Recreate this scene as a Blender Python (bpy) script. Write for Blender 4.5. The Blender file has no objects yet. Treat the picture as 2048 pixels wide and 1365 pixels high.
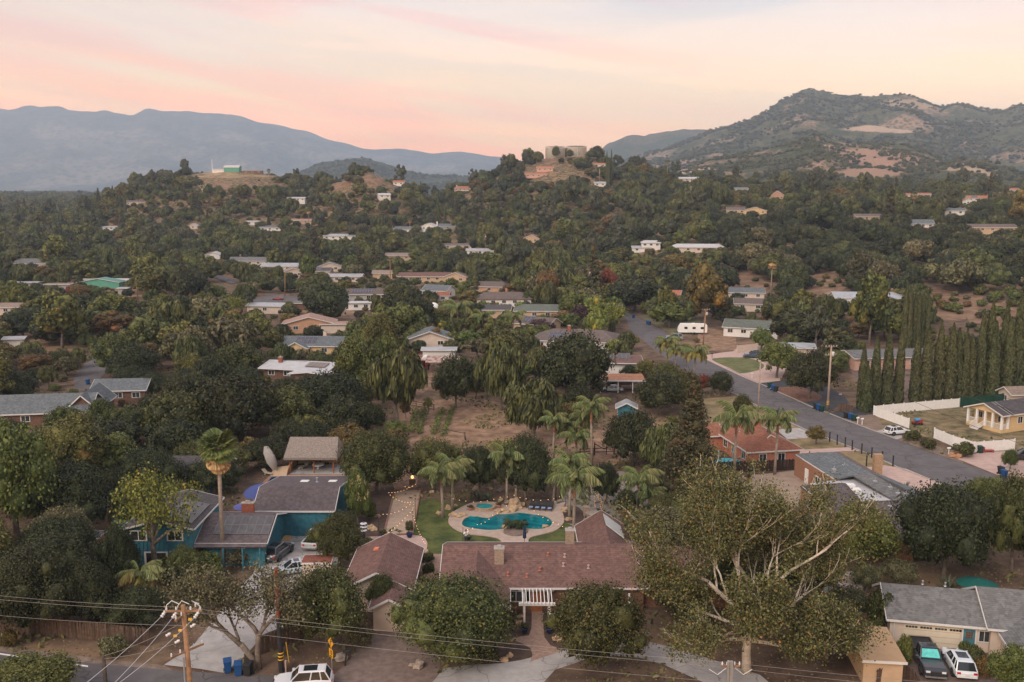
import bpy, math, random
import numpy as np
from mathutils import Vector, Matrix, noise as mnoise
R=math.radians
SC=bpy.context.scene
COL=SC.collection
# ---------------------------------------------------------------- camera, world, sun, exposure
F, HC=1850.0, 41.0
PITCH=math.atan(297/F)
CP, SP=math.cos(PITCH), math.sin(PITCH)
cam_data=bpy.data.cameras.new('camera')
cam=bpy.data.objects.new('camera', cam_data)
COL.objects.link(cam)
cam.location=(0, 0, HC)
cam.rotation_euler=(math.pi/2-PITCH, 0, 0)
cam_data.sensor_width=36.0
cam_data.lens=36.0*F/2048
cam_data.clip_start=1.0
cam_data.clip_end=60000.0
SC.camera=cam
SC.view_settings.view_transform='Standard'
SC.view_settings.look='None'
SC.view_settings.gamma=1.0
SC.view_settings.exposure=0.30
SC.view_settings.use_curve_mapping=False
def srgb(r, g, b):
 f=lambda c: ((c/255+0.055)/1.055)**2.4 if c>10 else c/255/12.92
 return (f(r), f(g), f(b), 1.0)
world=bpy.data.worlds.new('World')
SC.world=world
world.use_nodes=True
def build_world():
 nt=world.node_tree
 N, L=nt.nodes, nt.links
 N.clear()
 out=N.new('ShaderNodeOutputWorld')
 sky=N.new('ShaderNodeTexSky'); sky.sky_type='NISHITA'; sky.sun_disc=False
 sky.sun_elevation=R(9); sky.sun_rotation=R(215); sky.dust_density=2.0; sky.ozone_density=2.0
 bg1=N.new('ShaderNodeBackground'); bg1.inputs['Strength'].default_value=0.05
 L.new(sky.outputs[0], bg1.inputs['Color'])
 tc=N.new('ShaderNodeTexCoord'); sep=N.new('ShaderNodeSeparateXYZ')
 L.new(tc.outputs['Generated'], sep.inputs[0])
 def math_(op, a, b=None, c=None):
  n=N.new('ShaderNodeMath'); n.operation=op
  for i, q in enumerate((a, b, c)):
   if q is None: continue
   if isinstance(q, (int, float)): n.inputs[i].default_value=q
   else: L.new(q, n.inputs[i])
  return n.outputs[0]
 elev=math_('ARCSINE', sep.outputs['Z'])
 az=math_('ARCTAN2', sep.outputs['X'], sep.outputs['Y'])
 e01=math_('DIVIDE', elev, math.pi/2)
 ramp=N.new('ShaderNodeValToRGB'); L.new(e01, ramp.inputs[0])
 cr=ramp.color_ramp
 K=lambda*q: (q[0]/2, q[1]/2, q[2]/2, 1)
 stops=[(0.0, K(1.50, .54, .10)), (0.022, K(1.56, .60, .13)), (0.044, K(1.62, .74, .22)), (0.067, K(1.45, .80, .34)), (0.09, K(1.10, .72, .46)),
 (0.125, K(.80, .63, .54)), (0.3, K(.76, .66, .64)), (1.0, K(.64, .62, .66))]
 cr.elements[0].position, cr.elements[0].color=stops[0]
 cr.elements[1].position, cr.elements[1].color=stops[-1]
 for p_, c_ in stops[1:-1]:
  e_=cr.elements.new(p_); e_.color=c_
 def mix(f, a, b):
  n=N.new('ShaderNodeMix'); n.data_type='RGBA'
  for s_, q in (('Factor', f), ('A', a), ('B', b)):
   sk=[i for i in n.inputs if i.name==s_ and (i.type=='RGBA' if s_!='Factor' else i.type=='VALUE')][0]
   if isinstance(q, (int, float)): sk.default_value=q
   elif isinstance(q, tuple): sk.default_value=q
   else: L.new(q, sk)
  return [o for o in n.outputs if o.type=='RGBA'][0]
 def maprange(v, a, b, c=0.0, d=1.0, smooth=True):
  n=N.new('ShaderNodeMapRange'); n.interpolation_type='SMOOTHSTEP' if smooth else 'LINEAR'
  L.new(v, n.inputs[0])
  for i, q in enumerate((a, b, c, d)): n.inputs[i+1].default_value=q
  return n.outputs[0]
 def streak(scale_az, scale_el, tilt, off, detail=4.0):
  cb=N.new('ShaderNodeCombineXYZ')
  L.new(math_('MULTIPLY', az, scale_az), cb.inputs[0])
  L.new(math_('MULTIPLY_ADD', az, tilt*scale_el, math_('MULTIPLY', elev, scale_el)), cb.inputs[1])
  cb.inputs[2].default_value=off
  n=N.new('ShaderNodeTexNoise'); n.inputs['Scale'].default_value=1.0
  n.inputs['Detail'].default_value=detail; n.inputs['Roughness'].default_value=0.5
  n.inputs['Distortion'].default_value=0.6
  L.new(cb.outputs[0], n.inputs['Vector'])
  return n.outputs['Fac']
 s1=maprange(streak(2.0, 19.0, 0.16, 3.3, 6.0), 0.46, 0.60)
 s2=maprange(streak(2.4, 24.0, 0.10, 8.1, 6.0), 0.46, 0.60)
 s3=maprange(streak(1.5, 14.0, 0.06, 5.4, 6.0), 0.44, 0.60)
 low=maprange(elev, R(1.0), R(9.5), 1.0, 0.35)
 west=maprange(az, R(18), R(-8), 0.25, 1.0)
 front=maprange(sep.outputs['Y'],-0.2, 0.7, 0.25, 1.0)
 def tint(f, c_, col):
  n=N.new('ShaderNodeMix'); n.data_type='RGBA'; n.blend_type='MULTIPLY'; n.clamp_result=False
  L.new(f, n.inputs[0]); L.new(c_, n.inputs[6]); n.inputs[7].default_value=(*col, 1)
  return n.outputs[2]
 c=tint(math_('MULTIPLY', s1, math_('MULTIPLY', west, front)), ramp.outputs[0], (1.06, .80, .80))
 c=tint(math_('MULTIPLY', s2, math_('MULTIPLY', low, front)), c, (1.12, 1.0, .78))
 c=tint(math_('MULTIPLY', s3, front), c, (.80, .88, .98))
 c=tint(math_('MULTIPLY', maprange(az, R(5), R(30), 0.0, 1.0), low), c, (.96, 1.10, 1.25))
 bg2=N.new('ShaderNodeBackground'); bg2.inputs['Strength'].default_value=SKY_STRENGTH
 L.new(c, bg2.inputs['Color'])
 add=N.new('ShaderNodeAddShader')
 L.new(bg1.outputs[0], add.inputs[0]); L.new(bg2.outputs[0], add.inputs[1])
 L.new(add.outputs[0], out.inputs['Surface'])
SKY_STRENGTH=2.0
build_world()
sun_data=bpy.data.lights.new('sun', 'SUN')
sun_data.energy=2.1
sun_data.angle=R(32)
sun_data.color=(1.0, 0.86, 0.74)
sun=bpy.data.objects.new('sun', sun_data)
COL.objects.link(sun)
def aim_sun(elev, azim):
 d=Vector((math.sin(R(azim))*math.cos(R(elev)), math.cos(R(azim))*math.cos(R(elev)), math.sin(R(elev))))
 sun.rotation_euler=d.to_track_quat('Z', 'Y').to_euler()
aim_sun(38, 215)
SC.cycles.max_bounces=5
SC.cycles.diffuse_bounces=3
SC.cycles.glossy_bounces=2
SC.cycles.transmission_bounces=3
SC.cycles.transparent_max_bounces=6
SC.cycles.volume_bounces=2
SC.cycles.use_denoising=True
SC.cycles.caustics_reflective=False
SC.cycles.caustics_refractive=False
# ---------------------------------------------------------------- pixel -> place in the world
def lerp(a, b, t): return a+(b-a)*t
UCOL=[-400, 0, 150, 200, 260, 330, 400, 500, 560, 620, 680, 740, 800, 860, 940, 1010, 1080, 1180, 1250, 1400, 1600, 1800, 2048, 2600]
HROW={
0: [0]*24,
260: [0]*24,
300: [0]*20+[0, .5, 1, 6],
350: [0]*20+[0, 3, 6.5, 9],
420: [0]*17+[0, .5, 1, 5, 9.5, 13.5, 15],
500: [1]*16+[1.5, 3, 4, 9, 13.5, 18, 21, 22],
600: [3]*14+[6, 8, 11, 12, 14, 20, 26, 30, 29, 27],
700: [6, 6, 6, 7, 8, 8, 8, 8, 9, 10, 12, 14, 12, 12, 17, 22, 30, 32, 29, 33, 35, 33, 32, 32],
760: [8, 8, 9, 12, 15, 20, 24, 26, 24, 22, 30, 36, 34, 18, 28, 34, 42, 44, 36, 38, 37, 34, 34, 34],
820: [9, 9, 11, 20, 30, 38, 44, 46, 42, 36, 50, 58, 47, 22, 40, 46, 58, 62, 46, 43, 41, 37, 37, 37],
900: [10, 10, 14, 27, 40, 52, 59, 60, 57, 48, 46, 50, 38, 30, 44, 60, 74, 75, 60, 49, 45, 42, 40, 38],
960: [11, 11, 15, 28, 42, 54, 60, 60, 58, 46, 38, 36, 32, 30, 42, 56, 70, 71, 54, 46, 42, 38, 38, 36],
1100: [14, 14, 15, 18, 26, 34, 38, 38, 36, 28, 24, 24, 22, 22, 26, 34, 40, 40, 30, 28, 24, 22, 22, 22],
1400: [24, 24, 22, 18, 16, 14, 14, 14, 14, 14, 14, 14, 14, 14, 14, 14, 14, 14, 14, 14, 14, 14, 14, 14],
2000: [30, 30, 30, 28, 24, 20, 16]+[16]*17,
20000: [20]*24,
}
HY=sorted(HROW)
HT=np.array([HROW[y] for y in HY], float)
UC=np.array(UCOL, float); HYA=np.array(HY, float)
def H_arr(x, y):
 """ground height; x, y numpy arrays"""
 x=np.asarray(x, float); y=np.asarray(y, float)
 ys=np.maximum(y, 60.0)
 U=np.clip(1024+F*x/(ys*CP+6.0), UC[0], UC[-1]-1e-3)
 yy=np.clip(y, 0, 19999)
 i=np.clip(np.searchsorted(UC, U, 'right')-1, 0, len(UC)-2)
 j=np.clip(np.searchsorted(HYA, yy, 'right')-1, 0, len(HYA)-2)
 a=(U-UC[i])/(UC[i+1]-UC[i]); b=(yy-HYA[j])/(HYA[j+1]-HYA[j])
 a=a*a*(3-2*a)*.5+a*.5; b=b*b*(3-2*b)*.4+b*.6
 h=(HT[j, i]*(1-a)+HT[j, i+1]*a)*(1-b)+(HT[j+1, i]*(1-a)+HT[j+1, i+1]*a)*b
 n=np.sin(x*.045+np.sin(y*.031)*1.7)*np.cos(y*.037+np.sin(x*.027)*1.3)+.5*np.sin(x*.11+y*.07)*np.cos(y*.09-x*.05)
 return h+n*np.clip((y-520)/300, 0, 1)*1.5*np.clip(h/12, 0, 1)
def H(x, y): return float(H_arr(x, y))
def ray(u, v):
 a=(u-1024)/F; b=(682.5-v)/F
 return a, CP+b*SP,-SP+b*CP
def P(u, v, z=0.0):
 """point of the photograph's pixel on the level plane at height z"""
 dx, dy, dz=ray(u, v)
 t=(z-HC)/dz
 return Vector((dx*t, dy*t, z))
def G(u, v):
 """point where the ground shows at the pixel"""
 dx, dy, dz=ray(u, v)
 t=40.0
 while t<9000:
  if HC+dz*t<=H(dx*t, dy*t): break
  t*=1.006
 return Vector((dx*t, dy*t, H(dx*t, dy*t)))
def D(u, v, y):
 """point at pixel and given distance in y"""
 dx, dy, dz=ray(u, v)
 t=y/dy
 return Vector((dx*t, y, HC+dz*t))
def pix(p):
 dz=p[2]-HC
 zc=p[1]*CP-dz*SP; yc=p[1]*SP+dz*CP
 return 1024+F*p[0]/zc, 682.5-F*yc/zc, zc
# ---------------------------------------------------------------- materials
MATS={}
def new_mat(name):
 m=bpy.data.materials.new(name); m.use_nodes=True
 nt=m.node_tree; b=nt.nodes['Principled BSDF']
 return m, nt.nodes, nt.links, b
def mixrgb(N, L, f, a, b, blend='MIX'):
 n=N.new('ShaderNodeMix'); n.data_type='RGBA'; n.blend_type=blend
 def put(sk, q):
  if isinstance(q, (int, float)): sk.default_value=q
  elif isinstance(q, tuple): sk.default_value=q if len(q)==4 else (*q, 1.0)
  else: L.new(q, sk)
 put(n.inputs[0], f); put(n.inputs[6], a); put(n.inputs[7], b)
 return n.outputs[2]
def nmath(N, L, op, a, b=None, c=None):
 n=N.new('ShaderNodeMath'); n.operation=op
 for i, q in enumerate((a, b, c)):
  if q is None: continue
  if isinstance(q, (int, float)): n.inputs[i].default_value=q
  else: L.new(q, n.inputs[i])
 return n.outputs[0]
def nrange(N, L, v, a, b, c=0.0, d=1.0):
 n=N.new('ShaderNodeMapRange'); n.interpolation_type='SMOOTHSTEP'
 L.new(v, n.inputs[0])
 for i, q in enumerate((a, b, c, d)): n.inputs[i+1].default_value=q
 return n.outputs[0]
def noise_node(N, L, vec, scale, detail=4.0, rough=.6, dist=0.0):
 n=N.new('ShaderNodeTexNoise'); n.inputs['Scale'].default_value=scale
 n.inputs['Detail'].default_value=detail; n.inputs['Roughness'].default_value=rough; n.inputs['Distortion'].default_value=dist
 L.new(vec, n.inputs['Vector'])
 return n.outputs['Fac']
def pos_node(N): return N.new('ShaderNodeNewGeometry').outputs['Position']
def dim(c, k): return (c[0]*k, c[1]*k, c[2]*k)
def flat(name, col, rough=.75, var=.18, scale=3.0, bump=0.0, metallic=0.0, col2=None, spec=.3, fine=0.0, obj_random=0.0, coat=0.0, crack=0.0):
 """general paint / stone / plaster / earth material: base colour broken up by two scales of noise"""
 if name in MATS: return MATS[name]
 m, N, L, b=new_mat(name)
 p=pos_node(N)
 n1=noise_node(N, L, p, scale, 5.0, .62)
 lo, hi=dim(col, 1-var), (col2 if col2 else dim(col, 1+var))
 c=mixrgb(N, L, nrange(N, L, n1, .3, .7), lo, hi)
 if fine:
  n2=noise_node(N, L, p, scale*9, 2.0, .7)
  c=mixrgb(N, L, nrange(N, L, n2, .35, .65, 0, fine), c, dim(col, .55))
 if crack:
  vc=N.new('ShaderNodeTexVoronoi'); vc.feature='DISTANCE_TO_EDGE'; vc.inputs['Scale'].default_value=crack
  wv=N.new('ShaderNodeVectorMath'); wv.operation='ADD'; L.new(p, wv.inputs[0])
  nn=N.new('ShaderNodeTexNoise'); nn.inputs['Scale'].default_value=.6; L.new(p, nn.inputs['Vector']); sc_=N.new('ShaderNodeVectorMath'); sc_.operation='SCALE'; sc_.inputs['Scale'].default_value=2.2; L.new(nn.outputs['Color'], sc_.inputs[0]); L.new(sc_.outputs[0], wv.inputs[1]); L.new(wv.outputs[0], vc.inputs['Vector'])
  c=mixrgb(N, L, nrange(N, L, vc.outputs['Distance'], 0, .022, .65, 0), c, dim(col, .35))
  c=mixrgb(N, L, nrange(N, L, noise_node(N, L, p, .11, 3.0), .5, .7, 0, .35), c, dim(col, .6))
 if obj_random:
  oi=N.new('ShaderNodeObjectInfo')
  c=mixrgb(N, L, nmath(N, L, 'MULTIPLY', oi.outputs['Random'], obj_random), c, dim(col, .45))
 L.new(c, b.inputs['Base Color'])
 b.inputs['Roughness'].default_value=rough; b.inputs['Metallic'].default_value=metallic
 b.inputs['Specular IOR Level'].default_value=spec
 b.inputs['Coat Weight'].default_value=coat
 if bump:
  bn=N.new('ShaderNodeBump'); bn.inputs['Strength'].default_value=bump; bn.inputs['Distance'].default_value=.05
  L.new(noise_node(N, L, p, scale*6, 3.0), bn.inputs['Height']); L.new(bn.outputs[0], b.inputs['Normal'])
 MATS[name]=m
 return m
def leafm(name, dark, light, warm=None, warm_amt=.06, var=.3):
 """foliage: every leaf clump is its own island with its own tone; each tree drifts a little too"""
 if name in MATS: return MATS[name]
 m, N, L, b=new_mat(name)
 geo=N.new('ShaderNodeNewGeometry'); oi=N.new('ShaderNodeObjectInfo')
 p=geo.outputs['Position']
 n1=noise_node(N, L, p, .35, 3.0, .6)
 t=nmath(N, L, 'ADD', nmath(N, L, 'MULTIPLY', geo.outputs['Random Per Island'], .65), nmath(N, L, 'MULTIPLY', n1, .5))
 c=mixrgb(N, L, nrange(N, L, t, .2, .95), dark, light)
 if warm:
  w=nrange(N, L, nmath(N, L, 'FRACT', nmath(N, L, 'MULTIPLY', geo.outputs['Random Per Island'], 17.3)), 1-warm_amt, 1-warm_amt*.6)
  c=mixrgb(N, L, w, c, warm)
 o1=nmath(N, L, 'MULTIPLY_ADD', oi.outputs['Random'], var*1.6, 1-var*.8)
 vm=N.new('ShaderNodeHueSaturation'); L.new(c, vm.inputs['Color']); L.new(o1, vm.inputs['Value'])
 o2=nmath(N, L, 'FRACT', nmath(N, L, 'MULTIPLY', oi.outputs['Random'], 7.7))
 L.new(nmath(N, L, 'MULTIPLY_ADD', o2, .045, .4775), vm.inputs['Hue'])
 L.new(vm.outputs[0], b.inputs['Base Color'])
 b.inputs['Roughness'].default_value=.6; b.inputs['Specular IOR Level'].default_value=.25
 MATS[name]=m
 return m
# ---------------------------------------------------------------- objects
def clean_props(o, label=None, cat=None, group=None, kind=None):
 if label: o['label']=label
 if cat: o['category']=cat
 if group: o['group']=group
 if kind: o['kind']=kind
 return o
def mesh_from(name, V, Fc, mat=None, smooth=False):
 me=bpy.data.meshes.new(name)
 me.from_pydata([tuple(v) for v in V], [], Fc)
 if mat: me.materials.append(mat)
 if smooth: me.polygons.foreach_set('use_smooth', [True]*len(me.polygons))
 return me
def quads_mesh(name, V, mat, extra=None):
 """V: (n*4,3) array of separate quads; extra: (verts, faces) list appended"""
 V=np.asarray(V, np.float32); n=len(V)//4
 FV=np.arange(n*4, dtype=np.int32)
 starts=np.arange(n, dtype=np.int32)*4; tot=np.full(n, 4, np.int32)
 if extra is not None:
  ev, ef=extra
  base=len(V); V=np.vstack([V, np.asarray(ev, np.float32)])
  lens=np.array([len(f) for f in ef], np.int32)
  fl=np.concatenate([np.asarray(f, np.int32) for f in ef])+base
  st=np.concatenate([[0], np.cumsum(lens)[:-1]]).astype(np.int32)+len(FV)
  FV=np.concatenate([FV, fl]); starts=np.concatenate([starts, st]); tot=np.concatenate([tot, lens])
 me=bpy.data.meshes.new(name)
 me.vertices.add(len(V)); me.vertices.foreach_set('co', V.ravel())
 me.loops.add(len(FV)); me.loops.foreach_set('vertex_index', FV)
 me.polygons.add(len(starts)); me.polygons.foreach_set('loop_start', starts)
 try: me.polygons.foreach_set('loop_total', tot)
 except Exception: pass
 me.materials.append(mat)
 me.update(calc_edges=True)
 return me
def link(name, data, parent=None, loc=None, rotz=None):
 o=bpy.data.objects.new(name, data); COL.objects.link(o)
 if parent is not None: o.parent=parent
 if loc is not None: o.location=loc
 if rotz is not None: o.rotation_euler=(0, 0, rotz)
 return o
def thing(name, label, cat, loc=(0, 0, 0), rotz=0.0, group=None):
 return clean_props(link(name, None, None, loc, rotz), label, cat, group)
class MB:
 """collects shapes; build() links them as ONE mesh object. Coordinates: world if parent is given with world=True"""
 def __init__(s): s.V=[]; s.F=[]
 def add(s, V, Fc):
  b=len(s.V); s.V+=[tuple(v) for v in V]; s.F+=[tuple(i+b for i in f) for f in Fc]; return s
 def box(s, x0, x1, y0, y1, z0, z1, M=None):
  V=[(x, y, z) for z in (z0, z1) for y in (y0, y1) for x in (x0, x1)]
  if M is not None: V=[M @ Vector(v) for v in V]
  return s.add(V, [(0, 2, 3, 1), (4, 5, 7, 6), (0, 1, 5, 4), (2, 6, 7, 3), (0, 4, 6, 2), (1, 3, 7, 5)])
 def beam(s, a, b, w, h=None, up=(0, 0, 1)):
  a, b=Vector(a), Vector(b); h=w if h is None else h
  d=(b-a).normalized(); up=Vector(up)
  sd=d.cross(up)
  if sd.length<1e-4: sd=d.cross(Vector((1, 0, 0)))
  sd.normalize(); u=sd.cross(d)
  V=[q+sd*i*w/2+u*j*h/2 for q in (a, b) for j in (-1, 1) for i in (-1, 1)]
  return s.add(V, [(0, 1, 3, 2), (4, 6, 7, 5), (0, 4, 5, 1), (2, 3, 7, 6), (0, 2, 6, 4), (1, 5, 7, 3)])
 def tube(s, a, b, r0, r1=None, n=8, caps=True):
  return s.path([a, b], [r0, r0 if r1 is None else r1], n, caps)
 def path(s, pts, rad, n=8, caps=True):
  pts=[Vector(p) for p in pts]
  V, Fc=[], []
  up=Vector((0, 0, 1))
  pu=None
  for i, p in enumerate(pts):
   d=(pts[min(i+1, len(pts)-1)]-pts[max(i-1, 0)]).normalized()
   if pu is None:
    sd=d.cross(up) if abs(d.z)<.95 else d.cross(Vector((1, 0, 0)))
   else:
    sd=pu-d*pu.dot(d)
   sd.normalize(); pu=sd; u=sd.cross(d)
   r=rad[i] if isinstance(rad, (list, tuple)) else rad
   V+=[p+(sd*math.cos(2*math.pi*k/n)+u*math.sin(2*math.pi*k/n))*r for k in range(n)]
  for i in range(len(pts)-1):
   for k in range(n):
    a, b=i*n+k, i*n+(k+1)%n
    Fc.append((a, b, b+n, a+n))
  if caps:
   Fc.append(tuple(range(n))[::-1]); Fc.append(tuple(range((len(pts)-1)*n, len(pts)*n)))
  return s.add(V, Fc)
 def lathe(s, prof, n=16, c=(0, 0, 0), M=None):
  V=[(c[0]+r*math.cos(2*math.pi*k/n), c[1]+r*math.sin(2*math.pi*k/n), c[2]+z) for r, z in prof for k in range(n)]
  if M is not None: V=[M @ Vector(v) for v in V]
  Fc=[(i*n+k, i*n+(k+1)%n, (i+1)*n+(k+1)%n, (i+1)*n+k) for i in range(len(prof)-1) for k in range(n)]
  Fc+=[tuple(range(n))[::-1], tuple(range((len(prof)-1)*n, len(prof)*n))]
  return s.add(V, Fc)
 def prism(s, poly, z0, z1):
  n=len(poly)
  V=[(p[0], p[1], z0) for p in poly]+[(p[0], p[1], z1) for p in poly]
  return s.add(V, [tuple(range(n))[::-1], tuple(range(n, 2*n))]+[(i, (i+1)%n, n+(i+1)%n, n+i) for i in range(n)])
 def slab(s, pts, t=.12):
  """plate under a planar 3D polygon"""
  n=len(pts); pts=[Vector(p) for p in pts]
  nn=(pts[1]-pts[0]).cross(pts[2]-pts[0]).normalized()
  if nn.z<0: nn=-nn
  V=pts+[p-nn*t for p in pts]
  return s.add(V, [tuple(range(n)), tuple(range(n, 2*n))[::-1]]+[(i, n+i, n+(i+1)%n, (i+1)%n) for i in range(n)])
 def ball(s, c, r, n=10, m=6, sq=(1, 1, 1), seed=None, amp=0.0):
  c=Vector(c); V=[c+Vector((0, 0,-r*sq[2]))]
  rnd=random.Random(seed)
  off=[(rnd.uniform(-9, 9)) for _ in range(3)]
  for j in range(1, m):
   ph=-math.pi/2+math.pi*j/m
   for k in range(n):
    th=2*math.pi*k/n
    d=Vector((math.cos(ph)*math.cos(th), math.cos(ph)*math.sin(th), math.sin(ph)))
    q=1+(amp*mnoise.noise(d*1.4+Vector(off)) if amp else 0)
    V.append(c+Vector((d.x*sq[0], d.y*sq[1], d.z*sq[2]))*r*q)
  V.append(c+Vector((0, 0, r*sq[2])))
  Fc=[(0, 1+(k+1)%n, 1+k) for k in range(n)]
  for j in range(m-2):
   for k in range(n):
    a=1+j*n+k; b=1+j*n+(k+1)%n
    Fc.append((a, b, b+n, a+n))
  t=len(V)-1; b0=1+(m-2)*n
  Fc+=[(b0+k, b0+(k+1)%n, t) for k in range(n)]
  return s.add(V, Fc)
 def build(s, name, mat, parent=None, world=True, smooth=False, loc=None):
  V=s.V
  if parent is not None and world:
   M=Matrix.Translation(parent.location) @ parent.rotation_euler.to_matrix().to_4x4()
   if parent.parent is not None:
    pp=parent.parent
    M=Matrix.Translation(pp.location) @ pp.rotation_euler.to_matrix().to_4x4() @ M
   Mi=M.inverted(); V=[Mi @ Vector(v) for v in V]
  me=mesh_from(name, V, s.F, mat, smooth)
  return link(name, me, parent, loc)
def solo(mb, name, mat, label, cat, group=None, smooth=False, base=None):
 """a thing that is one mesh, origin at its base"""
 if base is None:
  A=np.array(mb.V); base=Vector((A[:, 0].mean(), A[:, 1].mean(), A[:, 2].min()))
 base=Vector(base)
 mb.V=[tuple(Vector(v)-base) for v in mb.V]
 o=mb.build(name, mat, None, False, smooth, base)
 return clean_props(o, label, cat, group)
def dup(root, loc=None, rotz=None, label=None, group=None, scale=None, sub=True):
 r=root.copy(); COL.objects.link(r)
 if loc is not None: r.location=loc
 if rotz is not None: r.rotation_euler=(0, 0, rotz)
 if scale is not None: r.scale=(scale, scale, scale) if isinstance(scale, (int, float)) else scale
 if label: r['label']=label
 if group: r['group']=group
 for ch in list(root.children):
  c=ch.copy(); COL.objects.link(c); c.parent=r
  for g in list(ch.children):
   d=g.copy(); COL.objects.link(d); d.parent=c
 return r
# ---------------------------------------------------------------- terrain
def ground_material():
 m, N, L, b=new_mat('ground_earth')
 p=pos_node(N)
 sep=N.new('ShaderNodeSeparateXYZ'); L.new(p, sep.inputs[0])
 big=noise_node(N, L, p, .035, 5.0, .6, .4)
 mid=noise_node(N, L, p, .35, 5.0, .65)
 fine=noise_node(N, L, p, 3.2, 4.0, .7)
 c=mixrgb(N, L, nrange(N, L, mid, .35, .65), (.085, .058, .042), (.17, .115, .08))
 c=mixrgb(N, L, nrange(N, L, big, .52, .68), c, (.27, .18, .105))
 c=mixrgb(N, L, nrange(N, L, fine, .5, .75, 0, .6), c, (.055, .04, .03))
 far=nrange(N, L, sep.outputs['Y'], 320, 520)
 g=mixrgb(N, L, nrange(N, L, mid, .38, .6), (.05, .05, .026), (.25, .165, .095))
 c=mixrgb(N, L, far, c, g)
 L.new(c, b.inputs['Base Color']); b.inputs['Roughness'].default_value=.95; b.inputs['Specular IOR Level'].default_value=.1
 bn=N.new('ShaderNodeBump'); bn.inputs['Strength'].default_value=.5; bn.inputs['Distance'].default_value=.08
 L.new(fine, bn.inputs['Height']); L.new(bn.outputs[0], b.inputs['Normal'])
 return m
def grid_mesh(name, X, Y, Zz, mat, smooth=True):
 r, c=X.shape
 V=np.stack([X, Y, Zz],-1).reshape(-1, 3).astype(np.float32)
 i=np.arange(r-1)[:, None]*c+np.arange(c-1)[None,:]
 Fv=np.stack([i, i+1, i+c+1, i+c],-1).reshape(-1).astype(np.int32)
 n=(r-1)*(c-1)
 me=bpy.data.meshes.new(name)
 me.vertices.add(len(V)); me.vertices.foreach_set('co', V.ravel())
 me.loops.add(n*4); me.loops.foreach_set('vertex_index', Fv)
 me.polygons.add(n); me.polygons.foreach_set('loop_start', np.arange(n, dtype=np.int32)*4)
 try: me.polygons.foreach_set('loop_total', np.full(n, 4, np.int32))
 except Exception: pass
 me.polygons.foreach_set('use_smooth', np.full(n, smooth))
 me.materials.append(mat); me.update(calc_edges=True)
 return me
def build_ground():
 ys=np.concatenate([np.linspace(-400, 60, 8), np.arange(80, 260, 20), np.geomspace(260, 3000, 190), np.geomspace(3200, 11000, 16)])
 a=np.concatenate([np.linspace(-.98,-.78, 5)[:-1], np.linspace(-.78, .78, 230), np.linspace(.78, .98, 5)[1:]])
 Yg, A=np.meshgrid(ys, a, indexing='ij')
 X=A*np.maximum(Yg, 260)
 Zg=H_arr(X, Yg)
 clean_props(link('ground', grid_mesh('ground', X, Yg, Zg, ground_material())), kind='structure')
build_ground()
def fbm(x, y, s, octv=5, seed=0.0, ridged=False):
 o=np.zeros(x.shape); amp=1.0; tot=0
 flatx, flaty=(x*s).ravel(), (y*s).ravel()
 for k in range(octv):
  f=2**k
  v=np.array([mnoise.noise(Vector((a*f+seed, b*f-seed, seed*1.3+k*7.1))) for a, b in zip(flatx, flaty)]).reshape(x.shape)
  if ridged: v=(1-np.abs(v)*2)*.8-.3
  o+=v*amp; tot+=amp; amp*=.5
 return o/tot
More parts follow.
